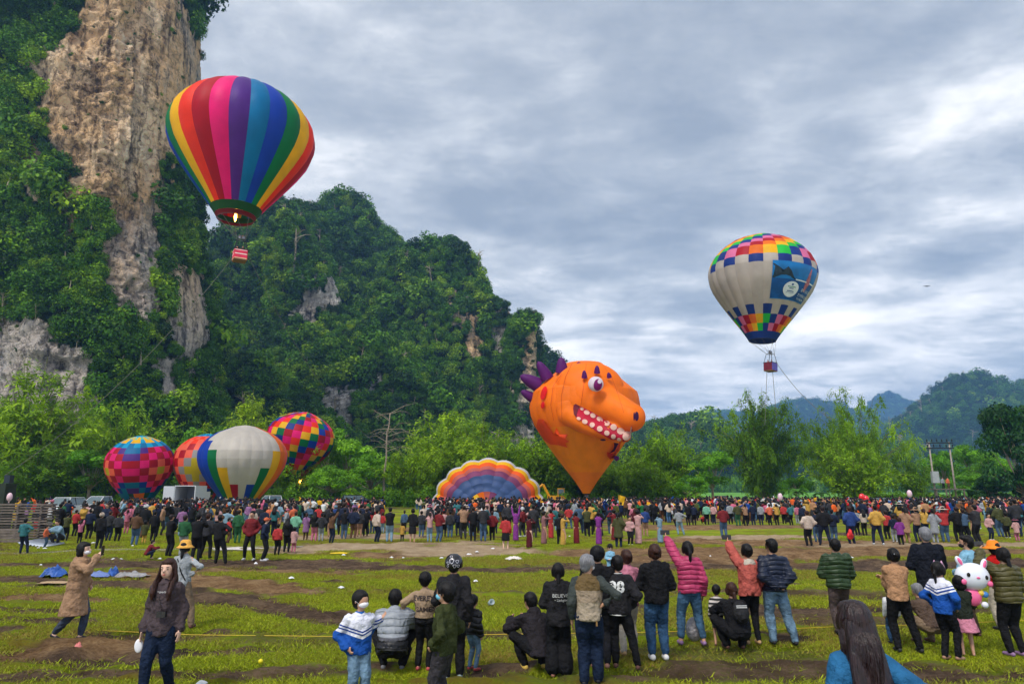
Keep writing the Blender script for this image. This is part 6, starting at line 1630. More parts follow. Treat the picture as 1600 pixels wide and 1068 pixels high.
# 17 woman in raspberry jacket, phone up
person(1082, 842, 1006, 2, 'woman in a raspberry pink puffer with a ponytail, holding up a phone', dict(lh=((.15, .24, 1.0), (1, .1, -.8)), rh='down', legs='wide', female=True), ('puffer_jacket', C_PINK, dict(hem=-.03, ease=.034, rib=.010, thick=1.1)), ('jeans', cloth('mid_denim', (.06, .13, .22), .85, .35), dict(length=.84, ease=.012)), SH_P, ('pony', M_HAIR), extra=lambda D, r: phone(D, 0, 'black phone held level by the woman in raspberry pink', .05, True))
# 18 crouching woman with a backpack
def ex18(D, r):
    f = D['f']; c = f.P(.16) - f.fw * .20; M = Matrix((f.rt, f.fw, f.up)).transposed(); mb = MB()
    mb.ell((0, 0, 0), (.125, .070, .16), 18, 12, M=M); mb.ell(M @ V3((0, -.045, -.04)), (.09, .04, .09), 14, 10, M=M)
    o = held(D, mb, 'backpack', cloth('backpack_black', (.02, .02, .022), .5), 'small black backpack with pale stripes on the crouching woman', 'backpack', c, True)
    for q in (.05, .075): MB().box(M @ V3((0, -.068, q)), (.16, .010, .010), M=M).build('stripe', M_PRW, o)
    for sd in (-1, 1): MB().tube([M @ V3((sd * .07, .03, .14)), M @ V3((sd * .09, .12, .17)), M @ V3((sd * .09, .2, .12))], .012, 6).build('strap', C_BLK, o)
person(1150, 918, 1013, 6, 'crouching woman in black with brown hair and a black backpack', dict(lh='knees', rh='knees', legs='squat', lean=20, female=True), ('jacket', C_BLK, dict(hem=-.03, ease=.034, amp=.017)), ('trousers', C_BLK, dict(ease=.02)), SH_SK, ('low', M_HAIRB), H=1.5, extra=ex18)
# 19 small child in stripes
ST = bands('stripes', [(0, (.02, .02, .022))] + [(.38 + i * .03, ((.55, .50, .46) if i % 2 == 0 else (.03, .03, .03))) for i in range(14)], wob=.003)
person(1124, 915, 1008, -10, 'small child in a striped top standing beside the crouching woman', dict(lh='down', rh='front', legs='stand', kid=1.2), ('striped_top', ST, dict(hem=-.03, ease=.022)), ('shorts', C_GREY, dict(length=.5)), SH_SK, ('crop', M_HAIR))
# 20 woman in salmon, phone up
def ex20(D, r):
    phone(D, 0, 'black phone held level by the woman in the salmon hoodie', .05, True)
person(1177, 846, 1005, 2, 'woman in a salmon hoodie with pale hood lining, holding up a phone', dict(lh=((.10, .26, .97), (1, .1, -.8)), rh='pocket', legs='stand', female=True), ('hoodie', C_SALM, dict(hem=-.05, ease=.034, hood=0, amp=.020)), ('leggings', C_BLK, dict(ease=.006)), SH_T, ('bun', M_HAIR), extra=ex20)
D20 = PEOPLE[-1]; f20 = D20['f']; mb = MB(); mb.ell(f20.P(.275) - f20.fw * .085, (.10, .035, .075), 14, 10); mb.lathe([(.001, -.03), (.085, -.03), (.078, .02), (.06, .03), (.001, .02)], 16, 0, f20.P(.295))
D20['parts'].append(('hood', job(mb, .014, 3, .6, [C_CREAM], fold_fx(.006, 9), 'hood'), None))
# 21 man in the navy puffer, hands behind
person(1217, 838, 1006, -2, 'man in a navy quilted puffer and light jeans, hands behind his back', dict(lh='behind', rh='behind', legs='lean', turn=20), ('puffer_jacket', C_NAVY, dict(hem=-.03, ease=.034, rib=.012, thick=1.15)), ('jeans', C_JEANL, dict(ease=.014)), ('sandal', mat('black_sandal', (.02, .02, .022), .6)), ('short', M_HAIR))
# 22 man in the green puffer
person(1318, 838, 990, -6, 'man in a green quilted puffer and dark trousers, standing apart', dict(lh='front', rh='front', legs='one', wide=1.1), ('puffer_jacket', C_GRN, dict(hem=-.045, ease=.036, rib=.014, thick=1.15)), ('trousers', C_TAUPE, dict(ease=.014)), SH_B, ('short', M_HAIR))
# 23 woman with very long hair, closest
def ex23(D, r):
    m_ = next(o for o in r.children if o.name.startswith('hair')).data.materials[0]
    strands(D['f'], -1.9, 1.9, .26 * D['H'], 800, 3, spread=1.02, rad=.0014).build('hair_strands', m_, r)['kind'] = 'stuff'
    f = D['f']; wpart(D, MB().tube([f.P(.275) + V3((.105, .06, .02)), f.P(.275) + V3((.115, -.02, .035)), f.P(.20) + V3((.125, -.12, 0)), f.P(.05) + V3((.14, -.135, 0)), f.P(-.05) + V3((.16, -.11, 0))], .014, 8), 'bag_strap', mat('strap_leather', (.015, .012, .012), .5))
person(1374, 930, 1360, 4, 'woman with very long dark hair in a bright denim blue jacket, closest to us', dict(lh='down', rh=((.115, -.03, .57), (.8, -.7, 0)), legs='stand', female=True, wide=.84), ('denim_jacket', C_DENJ, dict(hem=-.04, ease=.019, amp=.014)), ('trousers', C_BLK, {}), SH_B, ('verylong', hairmat(mat('very_dark_brown_hair', (.014, .005, .005), .42, .7, 45, .8, 60, spec=.4))), extra=ex23, vox=.014, Y=4.4, H=P(1362, 930, 4.4).z)
# 24 woman in the tan blazer
person(1413, 853, 1018, -4, 'woman in a tan blazer and black trousers with her hair pinned up', dict(lh='crossed', rh='crossed', legs='lean', female=True), ('blazer', C_TAN, dict(hem=-.04, ease=.026, amp=.014)), ('trousers', C_BLK, {}), ('sandal', mat('black_sandal', 0)), ('bun', M_HAIR), extra=lambda D, r: wpart(D, MB().box(D['f'].head + V3((-.01, -.115, .035)), (.05, .012, .012)), 'hair_clip', M_PRW))
person(1398, 915, 1004, 0, 'small child in a white top beyond the woman in the tan blazer', dict(legs='stand', kid=1.2), ('tshirt', C_WHT, dict(hem=-.05, ease=.024)), ('jeans', C_JEAN, {}), SH_B, ('crop', M_HAIR))
# 25 grey haired man in the dark coat
person(1464, 820, 985, -4, 'tall grey haired man in a long dark navy coat left of the bunny balloon', dict(lh='front', rh='front', legs='stand', wide=1.15), ('coat', cloth('ink', (.012, .014, .022)), dict(hem=-.14, ease=.034, flare=.05, amp=.014)), ('trousers', C_BLK, {}), SH_B, ('short', M_HAIRG))
# 26 crouching old man
person(1450, 912, 1003, 15, 'crouching man in a brown jacket and khaki trousers beside the tan blazer', dict(lh='knees', rh='knees', legs='squat', lean=28), ('jacket', C_BROWN, dict(hem=-.04, ease=.030)), ('trousers', C_KHAKI, dict(ease=.016)), SH_SK, ('short', M_HAIRG), H=1.42)
# 27 girl in the school jacket
def ears27(f, root):
    k = f.H / 1.4; m = mat('ear_band', (.65, .35, .5), .6, .5, 30); mb = MB().tube([f.head + V3((.095 * k * cos(a), 0.0, .015 + .095 * k * sin(a))) for a in np.linspace(.1, pi - .1, 10)], .006, 6)
    for sd in (-1, 1): mb.lathe([(.001, .055 * k), (.012 * k, .035 * k), (.024 * k, 0), (.001, 0)], 10, 0, f.head + V3((sd * .055 * k, 0, .085 * k)))
    mb.build('ear_headband', m, root, smooth=True)
person(1484, 877, 1030, -62, 'girl in a blue and white school jacket with a cat ear headband and white mask', dict(lh='pocket', rh='pocket', legs='one', kid=.5, female=True), ('jacket', jacket_school('school_blue_b', 1.42), dict(hem=-.05, ease=.026)), ('trousers', C_BLK, {}), ('sandal', mat('sandal_tan', (.35, .2, .13), .6)), ('pony', M_HAIR), face=True, mask=K_W, hat=ears27)
# 28 child in the tutu holding the bunny balloon
def ex28(D, r):
    pass
person(1514, 900, 1024, -20, 'small girl in dark jacket and pink tulle skirt behind the bunny balloon', dict(lh='carry', rh='carry', legs='stand', kid=1.0, female=True), ('jacket', C_DKG, dict(hem=-.07, ease=.032)), ('tutu', C_TUTU, dict(u0=.02, z1=.30, r0=.09, r1=.17)), None, ('bob', M_HAIR))
# 29 boy in the pale blue shirt
person(1530, 833, 992, 35, 'young man in a light blue shirt and black mask behind the bunny balloon', dict(lh='front', rh='down', legs='one', turn=25), ('shirt', C_SKY, dict(hem=-.05, ease=.026, amp=.014)), ('trousers', C_BRN2, dict(ease=.018, flare=.006)), SH_SK, ('crop', M_HAIR), face=True, mask=K_K)
# 31, 32 right edge
person(1590, 852, 1024, 4, 'woman in a moss green puffer at the right edge, raising a phone', dict(lh=((.06, .22, .93), (1, .1, -.8)), rh='front', legs='stand', female=True, wide=1.1), ('puffer_jacket', C_OLIVE2, dict(hem=-.03, ease=.036, rib=.008, thick=1.15)), ('trousers', C_BLK, {}), SH_P, ('low', M_HAIR), extra=lambda D, r: phone(D, 0, 'black phone held level at the right edge above the orange hat', .05, True))
person(1571, 843, 983, 20, 'woman in red with an orange brimmed hat near the right edge', dict(lh='front', rh='front', legs='stand', female=True), ('jacket', C_RED, dict(hem=-.03, ease=.028)), ('trousers', C_CREAM, dict(flare=.01)), SH_B, ('bob', M_HAIR), hat=bucket(mat('orange_hat', (.85, .22, .01), .7, .15, 12), .16))
finish_people()
# the bunny balloon
gb = G(1516, 1015); bp = P(1519, 900, gb.y - .35)
bn_ = empty('bunny_balloon', bp); tag(bn_, 'white inflatable bunny balloon with pink ears and cheeks held by the small girl', 'balloon')
M_BW = mat('balloon_white', (.72, .74, .80), .25, .03, spec=.6); M_BP = mat('balloon_pink', (.80, .12, .28), .3, .05, spec=.6); M_BY = mat('balloon_yellow', (.75, .5, .05), .3, 0, spec=.6); M_BB = mat('balloon_blue', (.05, .2, .5), .3, .1, spec=.6)
kb = gb.y / FPX
MB().ell((0, 0, 0), (24 * kb, 15 * kb, 19 * kb), 24, 16).build('head', M_BW, bn_, smooth=True)
for sx, sz, a in ((-16, 21, -.5), (19, 17, .35)):
    e_ = MB().ell((sx * kb, 0, sz * kb), (4.6 * kb, 3 * kb, 8 * kb), 14, 10, M=Matrix.Rotation(a, 3, 'Y')).build('ear', M_BW, bn_, smooth=True)
    MB().ell((sx * kb, -1.6 * kb, sz * kb), (2.8 * kb, 2 * kb, 6 * kb), 12, 8, M=Matrix.Rotation(a, 3, 'Y')).build('ear_lining', M_BP, e_, smooth=True)
for sx, sz in ((-13, 4), (12, 0)): MB().ell((sx * kb, -13 * kb, sz * kb), (2.6 * kb, 1.5 * kb, 3.0 * kb), 12, 8).build('eye', M_EYEB, bn_, smooth=True)
MB().ell((-1 * kb, -15 * kb, 0), (2.6 * kb, 1.4 * kb, 1.5 * kb), 12, 8).build('nose', M_BP, bn_, smooth=True)
for sx, sz in ((-19, -6), (18, -9)): MB().ell((sx * kb, -10 * kb, sz * kb), (4 * kb, 2.4 * kb, 4 * kb), 12, 8).build('cheek', M_BP, bn_, smooth=True)
MB().ell((-4 * kb, 0, -28 * kb), (13 * kb, 9 * kb, 13 * kb), 18, 12).build('body', M_BP, bn_, smooth=True)
for sx, sz, m_ in ((6, -22, M_BY), (12, -24, M_BB), (-14, -30, M_BP), (10, -38, M_BW)): MB().ell((sx * kb, -4 * kb, sz * kb), (5 * kb, 4 * kb, 4.5 * kb), 12, 8).build('limb', m_, bn_, smooth=True)
# ------------------------------------------------------------------ the crowd
CP = []
def cproto(fig, top, bottom, hair, shoes=False, hm=1.65):
    f = Fig(hm, **fig); d = {}
    d['body'] = job(f.body(hands=False), .028, 2, .5, [], None, 'crowd_body'); tk = dict(top); 
    d['top'] = job(f.top(**tk), .034, 2, .6, [], fold_fx(.010, len(CP)), 'crowd_top')
    mb = (f.skirt(**bottom[1]) if bottom[0] == 'skirt' else f.legsw(**bottom[1]))
    if bottom[0] != 'skirt' and not shoes and fig.get('legs') != 'squat':
        for m_ in f.shoes(.95): mb.add(m_.v, m_.f)
    d['bottom'] = job(mb, .034, 2, .6, [], None, 'crowd_bottom')
    d['hair'] = job(f.hair(hair), .026, 1, .7, [], None, 'crowd_hair')
    if shoes:
        m_ = f.shoes(1.15); mm = MB(); mm.add(m_[0].v, m_[0].f); mm.add(m_[1].v, m_[1].f); d['shoe'] = job(m_[0], .02, 1, .8, [], None, 'crowd_shoe'); d['shoe2'] = job(m_[1], .02, 1, .8, [], None, 'crowd_shoe')
    d['fig'] = f; CP.append(d); return len(CP) - 1
J = dict(hem=-.05, ease=.024)
K = dict(
 front=cproto(dict(lh='front', rh='front'), J, ('t', {}), 'short'), down=cproto(dict(), J, ('t', {}), 'short'), hip=cproto(dict(lh='front', rh='hip', legs='lean'), J, ('t', {}), 'short'),
 up=cproto(dict(lh='face', rh='phone_high', legs='stand', female=True), J, ('t', {}), 'pony'), wide=cproto(dict(lh='pocket', rh='pocket', legs='wide'), J, ('t', {}), 'short', True),
 walk=cproto(dict(lh='swing_f', rh='swing_b', legs='walk'), J, ('t', {}), 'short'), long=cproto(dict(lh='front', rh='front', female=True), J, ('t', {}), 'long'),
 coat=cproto(dict(lh='front', rh='pocket', female=True), dict(hem=-.24, ease=.026, flare=.14, hood=1), ('t', {}), 'pony'), dress=cproto(dict(lh='face', rh='face', female=True), dict(hem=-.01, ease=.010), ('skirt', dict(u0=.12, z1=.03, r0=.072, r1=.10)), 'bun'),
 kid=cproto(dict(kid=.8, lh='front', rh='down'), J, ('t', {}), 'crop', True), squat=cproto(dict(lh='knees', rh='knees', legs='squat', lean=24), J, ('t', {}), 'short'),
 crossed=cproto(dict(lh='crossed', rh='crossed'), J, ('t', {}), 'short'), skirt=cproto(dict(female=True, lh='front', rh='down'), J, ('skirt', dict(z1=.25, r1=.12)), 'bun'), hood=cproto(dict(lh='pocket', rh='pocket'), dict(hem=-.06, ease=.034, hood=1), ('t', {}), 'short'),
 phone=cproto(dict(lh='phone', rh='phone'), J, ('t', {}), 'short'), kidlong=cproto(dict(kid=.8, lh='front', rh='front', female=True), dict(hem=-.16, ease=.034, flare=.08, hood=1), ('t', {}), 'bob'), arms=cproto(dict(lh='up', rh='up', female=True), dict(hem=-.01, ease=.010), ('skirt', dict(u0=.12, z1=.03, r0=.072, r1=.10)), 'bun'))
flush()
CC = {'black': (.012, .012, .014), 'dark grey': (.035, .035, .04), 'navy blue': (.012, .02, .05), 'bright red': (.50, .012, .012), 'dark red': (.20, .008, .012), 'maroon': (.10, .006, .012), 'pink': (.55, .12, .20), 'pale pink': (.60, .30, .28), 'purple': (.24, .012, .26), 'lilac': (.30, .12, .30),
      'yellow': (.62, .33, .012), 'orange': (.72, .12, .02), 'teal': (.02, .16, .18), 'green': (.02, .12, .04), 'olive': (.07, .075, .02), 'brown': (.13, .06, .025), 'tan': (.38, .20, .10), 'cream': (.55, .42, .32), 'white': (.62, .62, .62), 'light grey': (.28, .30, .32), 'denim blue': (.05, .11, .20), 'light blue': (.18, .32, .42), 'royal blue': (.012, .05, .22), 'floral': (.30, .12, .12), 'mint': (.15, .45, .28)}
CMAT = {k: mat('crowd_' + k.replace(' ', '_'), tuple(.70 * c + .05 * sum(v) for c in v), .8, .22, 9, .6, 14, spec=.15) for k, v in CC.items()}
ZONES = [(60, 'by the log stack'), (155, 'before the parked cars'), (225, 'left of the balloons'), (285, 'under the pink patchwork'), (345, 'under the coral patchwork'), (405, 'under the white balloon'), (455, 'by the white pickup'), (520, 'under the tilted balloon'), (575, 'left of the bare tree'), (625, 'under the bare tree'), (680, 'left of the shell balloon'),
         (760, 'under the shell balloon'), (850, 'below the shell balloon'), (900, 'near the excavator'), (955, 'under the dinosaur balloon'), (1010, 'under the dinosaur snout'), (1065, 'by the dark bamboo'), (1110, 'left of the white car'), (1160, 'by the white car'), (1215, 'under the feathery bamboo'), (1265, 'by the banana plants'), (1320, 'left of the silver car'), (1385, 'by the silver car'), (1445, 'right of the silver car'), (1500, 'under the power poles'), (1550, 'right of the power poles'), (1700, 'under the dark tree')]
HAIRS = [M_HAIR, M_HAIR, M_HAIR, M_HAIRB, mat('brown_black_hair', (.02, .012, .01), .5, .3, 40, spec=.2)]
USED = set(); NC = 0; crng = random.Random(77)
def cword(c): return c
def crowd_person(px, head, feet, pose, tc, bc, yaw=0, hat=None, note=None, garment=None):
    """one onlooker: a copy of the pose's meshes, coloured for this person"""
    global NC
    d = CP[K[pose]]; g = G(px, feet); H = P(px, head, g.y).z; squat = pose == 'squat'
    if squat: H = H / .66
    kid = pose.startswith('kid') or H < 1.22
    zone = next(z for x_, z in ZONES if px < x_); row = 'front row' if feet > 838 else 'second row' if feet > 824 else 'middle rows' if feet > 808 else 'far rows'
    dressy = pose in ('dress', 'arms')
    gm = garment or {'coat': 'coat', 'hood': 'hooded jacket', 'kidlong': 'padded coat', 'skirt': 'top'}.get(pose, 'jacket' if crng.random() < .6 else 'top')
    if pose in ('wide', 'kid'): gm += ' with pale shoes' if False else ''
    def lab():
        who = 'child' if kid else 'person'
        if dressy: s = '%s in a long %s dress' % (who, tc)
        elif squat: s = 'crouching %s in a %s %s' % (who, tc, gm)
        else: s = '%s in %s %s and %s %s' % (who, tc, gm, bc, 'skirt' if pose == 'skirt' else 'trousers')
        if note: s += ' ' + note
        s = s.replace('hooded jacket', 'hoodie').replace('padded coat', 'coat')
        return s + ', ' + row + ', ' + zone
    L = lab(); n = 0
    while L in USED and n < 60:
        n += 1
        if n < 4: gm = crng.choice(['jacket', 'top', 'sweater', 'shirt', 'anorak'])
        elif n < 30 and not dressy: bc = crng.choice(['black', 'navy blue', 'denim blue', 'dark grey', 'brown', 'tan', 'light blue'])
        else: tc = crng.choice(list(CC))
        L = lab()
    USED.add(L)
    sk = crng.choice([M_SKIN, M_SKIN, M_SKINK]); hm = crng.choice(HAIRS)
    def ob(nm, me, m, par):
        if not me.materials: me.materials.append(m)
        o = bpy.data.objects.new(nm, me); link(o, par); o.material_slots[0].link = 'OBJECT'; o.material_slots[0].material = m; return o
    r = ob('person', d['body']['mesh'], sk, None); s = H / 1.65; r.scale = (s * crng.uniform(.95, 1.12), s * crng.uniform(.95, 1.1), s); r.location = g; r.rotation_euler = (0, 0, radians(yaw + crng.uniform(-14, 14)))
    tag(r, L, 'person', 'people watching from the crowd')
    ob('dress' if dressy else ('coat' if pose in ('coat', 'kidlong') else 'jacket'), d['top']['mesh'], CMAT[tc], r)
    ob('skirt' if pose in ('skirt', 'dress', 'arms') else 'trousers', d['bottom']['mesh'], CMAT[tc if dressy else bc], r)
    ob('hair', d['hair']['mesh'], hm, r)
    if 'shoe' in d:
        sc_ = crng.choice(['white', 'white', 'light grey', 'black'])
        ob('shoe', d['shoe']['mesh'], CMAT[sc_], r); ob('shoe', d['shoe2']['mesh'], CMAT[sc_], r)
    if hat:
        f = d['fig']
        if hat[0] == 'cap': me = CAPM
        elif hat[0] == 'straw': me = STRAWM
        else: me = BEANM
        o = ob('hat', me, CMAT[hat[1]], r); o.location = f.head
    NC += 1; return r
CAPM = MB().ell((0, -.005, .03), (.105, .115, .095), 12, 8).ell((0, .12, .03), (.07, .06, .012), 10, 4).mesh('cap', [], True)
STRAWM = MB().lathe([(.001, .15), (.07, .14), (.10, .05), (.115, .03), (.24, .0), (.24, -.012), (.10, .01)], 16).mesh('straw_hat', [], True)
BEANM = MB().ell((0, -.01, .02), (.112, .122, .115), 12, 8).mesh('beanie', [], True)
SPEC = [
 (33, 808, 864, 'hip', 'teal', 'navy blue', 20), (22, 793, 832, 'front', 'yellow', 'black', 30), (56, 787, 838, 'skirt', 'black', 'bright red', 0), (73, 786, 833, 'down', 'white', 'light grey', -30), (89, 785, 836, 'front', 'black', 'black', 0), (88, 808, 851, 'squat', 'light blue', 'dark grey', 150), (69, 820, 855, 'kid', 'orange', 'denim blue', -60),
 (101, 800, 844, 'crossed', 'olive', 'black', 0), (123, 812, 848, 'up', 'pink', 'black', 0), (115, 795, 837, 'front', 'bright red', 'black', 0), (137, 793, 841, 'front', 'navy blue', 'black', 0, ('cap', 'cream')), (153, 799, 857, 'down', 'black', 'black', 0, ('beanie', 'cream')), (168, 797, 844, 'front', 'dark grey', 'navy blue', 0),
 (182, 800, 845, 'down', 'dark grey', 'black', 0), (196, 795, 833, 'up', 'pink', 'pink', 0), (209, 797, 851, 'front', 'brown', 'denim blue', 0), (224, 813, 848, 'kidlong', 'olive', 'yellow', 0), (238, 797, 845, 'front', 'black', 'black', 10), (234, 841, 872, 'squat', 'dark red', 'navy blue', -60), (262, 802, 868, 'crossed', 'black', 'black', -20),
 (284, 803, 868, 'front', 'green', 'light grey', -10), (304, 800, 877, 'phone', 'black', 'black', 0), (320, 800, 871, 'wide', 'dark grey', 'black', 0), (339, 802, 880, 'hip', 'black', 'black', -15, ('cap', 'brown')), (355, 808, 848, 'front', 'bright red', 'brown', -60), (370, 795, 848, 'down', 'green', 'green', 0), (352, 793, 842, 'hip', 'light blue', 'denim blue', 0),
 (389, 796, 874, 'wide', 'dark red', 'black', 175), (411, 806, 875, 'wide', 'navy blue', 'black', -60, ('cap', 'orange')), (432, 817, 866, 'down', 'bright red', 'black', 0), (447, 808, 862, 'long', 'black', 'black', 0), (458, 823, 862, 'kidlong', 'pale pink', 'pink', 0, ('beanie', 'yellow')), (460, 798, 845, 'hood', 'mint', 'denim blue', 0), (477, 800, 843, 'coat', 'lilac', 'brown', 0),
 (490, 798, 845, 'long', 'black', 'pink', 0), (501, 800, 845, 'hood', 'dark grey', 'light grey', 0), (517, 799, 848, 'up', 'brown', 'navy blue', -30), (537, 793, 841, 'phone', 'black', 'denim blue', 0), (551, 791, 841, 'hood', 'navy blue', 'brown', 0), (561, 795, 838, 'down', 'dark grey', 'tan', 0), (571, 793, 837, 'front', 'black', 'black', 30), (588, 794, 846, 'down', 'cream', 'navy blue', -40),
 (418, 788, 832, 'down', 'orange', 'navy blue', 180), (429, 789, 832, 'down', 'orange', 'navy blue', 160), (447, 787, 833, 'front', 'orange', 'black', 90), (457, 787, 833, 'front', 'orange', 'black', 60), (597, 800, 832, 'kid', 'bright red', 'light blue', 0),
 (608, 791, 846, 'crossed', 'black', 'light blue', 0), (631, 796, 834, 'down', 'denim blue', 'dark grey', 0), (628, 816, 845, 'kidlong', 'yellow', 'dark grey', 0), (644, 793, 847, 'skirt', 'black', 'black', 0), (658, 797, 838, 'down', 'dark grey', 'denim blue', 0), (671, 799, 846, 'up', 'pale pink', 'light blue', 20), (685, 794, 846, 'front', 'dark red', 'denim blue', -20), (693, 796, 838, 'front', 'pale pink', 'black', 0),
 (703, 797, 839, 'down', 'dark grey', 'denim blue', 0), (716, 793, 836, 'down', 'navy blue', 'navy blue', 0), (724, 788, 841, 'phone', 'tan', 'dark grey', 0), (739, 790, 845, 'front', 'black', 'black', 0), (755, 787, 845, 'front', 'dark grey', 'denim blue', 0), (769, 797, 844, 'hood', 'dark red', 'black', 0), (790, 803, 858, 'skirt', 'bright red', 'black', 0),
 (806, 793, 845, 'arms', 'purple', 'purple', 0), (827, 803, 856, 'dress', 'maroon', 'maroon', -30), (834, 787, 840, 'front', 'dark grey', 'dark grey', 0), (850, 797, 850, 'dress', 'floral', 'floral', -60), (861, 794, 841, 'dress', 'bright red', 'bright red', 0), (880, 801, 852, 'dress', 'yellow', 'yellow', -60), (875, 800, 851, 'front', 'black', 'black', 0), (901, 798, 850, 'dress', 'dark red', 'dark red', 0), (918, 790, 838, 'crossed', 'olive', 'black', 0),
 (936, 798, 851, 'dress', 'purple', 'purple', 0), (960, 794, 844, 'dress', 'dark red', 'dark red', 30), (967, 799, 855, 'coat', 'olive', 'navy blue', -20), (985, 806, 851, 'kid', 'pale pink', 'black', 180), (998, 795, 850, 'dress', 'pale pink', 'pale pink', -20), (1009, 791, 838, 'front', 'royal blue', 'tan', 0), (1032, 801, 848, 'dress', 'light blue', 'light blue', 0), (1062, 793, 835, 'hip', 'light grey', 'light blue', 0),
 (1132, 788, 840, 'front', 'dark red', 'denim blue', 0), (1099, 802, 818, 'squat', 'bright red', 'black', 180), (1076, 785, 820, 'front', 'black', 'black', 0), (1085, 786, 820, 'front', 'navy blue', 'black', 0), (1105, 785, 819, 'down', 'mint', 'black', 0), (1116, 786, 818, 'down', 'pale pink', 'navy blue', 0), (1142, 784, 818, 'down', 'light grey', 'black', 0), (1154, 784, 821, 'front', 'olive', 'green', 0), (1166, 786, 821, 'up', 'tan', 'black', 0), (1178, 784, 820, 'front', 'navy blue', 'navy blue', 0), (1190, 785, 820, 'down', 'light grey', 'navy blue', 0),
 (1204, 786, 820, 'front', 'orange', 'black', 0), (1215, 786, 820, 'up', 'yellow', 'black', 0), (1226, 786, 818, 'down', 'bright red', 'black', 0), (1237, 786, 820, 'front', 'teal', 'black', 0), (1247, 787, 818, 'down', 'pink', 'light grey', 0), (1255, 787, 820, 'down', 'navy blue', 'dark grey', 0), (1264, 780, 815, 'arms' if False else 'up', 'yellow', 'tan', 0, ('straw', 'yellow')),
 (1265, 796, 852, 'hood', 'cream', 'black', 0), (1290, 789, 851, 'wide', 'black', 'navy blue', 0), (1278, 795, 846, 'down', 'navy blue', 'denim blue', 0), (1304, 794, 847, 'front', 'navy blue', 'denim blue', -20), (1332, 789, 850, 'hood', 'royal blue', 'navy blue', 0), (1341, 794, 835, 'down', 'light grey', 'black', 0), (1352, 794, 836, 'long', 'cream', 'black', 0), (1373, 787, 850, 'wide', 'yellow', 'navy blue', -10), (1388, 797, 842, 'kid', 'bright red', 'black', 0),
 (1399, 803, 846, 'kid', 'navy blue', 'light grey', 0), (1409, 808, 850, 'kidlong', 'purple', 'black', 0), (1418, 791, 848, 'coat', 'tan', 'tan', 0), (1436, 791, 846, 'crossed', 'tan', 'navy blue', 0, ('straw', 'tan')), (1448, 793, 840, 'up', 'yellow', 'navy blue', 0), (1463, 793, 848, 'coat', 'light grey', 'light grey', 0), (1479, 790, 847, 'phone', 'bright red', 'denim blue', -10, ('straw', 'cream')), (1500, 790, 846, 'front', 'black', 'black', 0), (1510, 793, 846, 'hip', 'denim blue', 'black', 0),
 (1530, 787, 849, 'crossed', 'dark grey', 'black', 20), (1549, 802, 843, 'kid', 'pale pink', 'navy blue', 180), (1565, 785, 838, 'front', 'olive', 'denim blue', 0), (1576, 800, 840, 'kid', 'olive', 'black', 0), (1591, 809, 845, 'kidlong', 'pale pink', 'pink', 0, ('straw', 'pink')), (1593, 778, 838, 'front', 'dark grey', 'navy blue', 0)]
for s_ in SPEC: crowd_person(s_[0], s_[1], s_[2], s_[3], s_[4], s_[5], s_[6], s_[7] if len(s_) > 7 else None)
# more of them between and behind, nearest first
cols = ['black'] * 7 + ['dark grey'] * 3 + ['navy blue'] * 4 + ['bright red'] * 2 + ['dark red'] * 2 + ['pale pink', 'pink', 'yellow', 'orange', 'teal', 'green', 'olive', 'brown', 'tan', 'cream', 'white', 'light grey', 'denim blue', 'light blue', 'royal blue', 'maroon', 'lilac']
bots = ['black'] * 5 + ['navy blue'] * 3 + ['denim blue'] * 3 + ['dark grey'] * 2 + ['brown', 'light blue', 'tan']
poses = ['front', 'down', 'hip', 'up', 'wide', 'long', 'coat', 'crossed', 'hood', 'phone', 'front', 'down', 'long', 'hood']
def crowd_spot():
    z = crng.random()
    if z < .06: return crng.uniform(-20, 160), crng.uniform(803, 832)
    if z < .36: return crng.uniform(150, 600), crng.uniform(802, 840)
    if z < .66: return crng.uniform(655, 1060), crng.uniform(803, 838)
    return crng.uniform(1060, 1625), crng.uniform(800, 826 if crng.random() < .6 else 836)
taken = [(s_[0], s_[2]) for s_ in SPEC]; spots = []
while len(spots) < 420:
    x_, f_ = crowd_spot(); ds = (f_ - 766) / 2.3
    if 1000 < x_ < 1400 and f_ > 822: continue
    if any(abs(x_ - a) < ds * .42 and abs(f_ - b) < 2.2 for a, b in taken): continue
    taken.append((x_, f_)); spots.append((x_, f_))
spots.sort(key=lambda q: -q[1])
nleft = 300 - NC - len(PEOPLE)
for x_, f_ in spots[:max(0, nleft)]:
    hgt = crng.uniform(1.36, 1.76); top_ = 766 + (f_ - 766) * (1 - hgt / CH)
    crowd_person(x_, top_, f_, crng.choice(poses), crng.choice(cols), crng.choice(bots), crng.choice([0, 0, 0, 20, -20, 60, -60, 180]), (('cap', 'straw', 'beanie')[crng.randrange(3)], crng.choice(['white', 'cream', 'bright red', 'black', 'light blue', 'pink'])) if crng.random() < .16 else None)
rest = spots[max(0, nleft):]
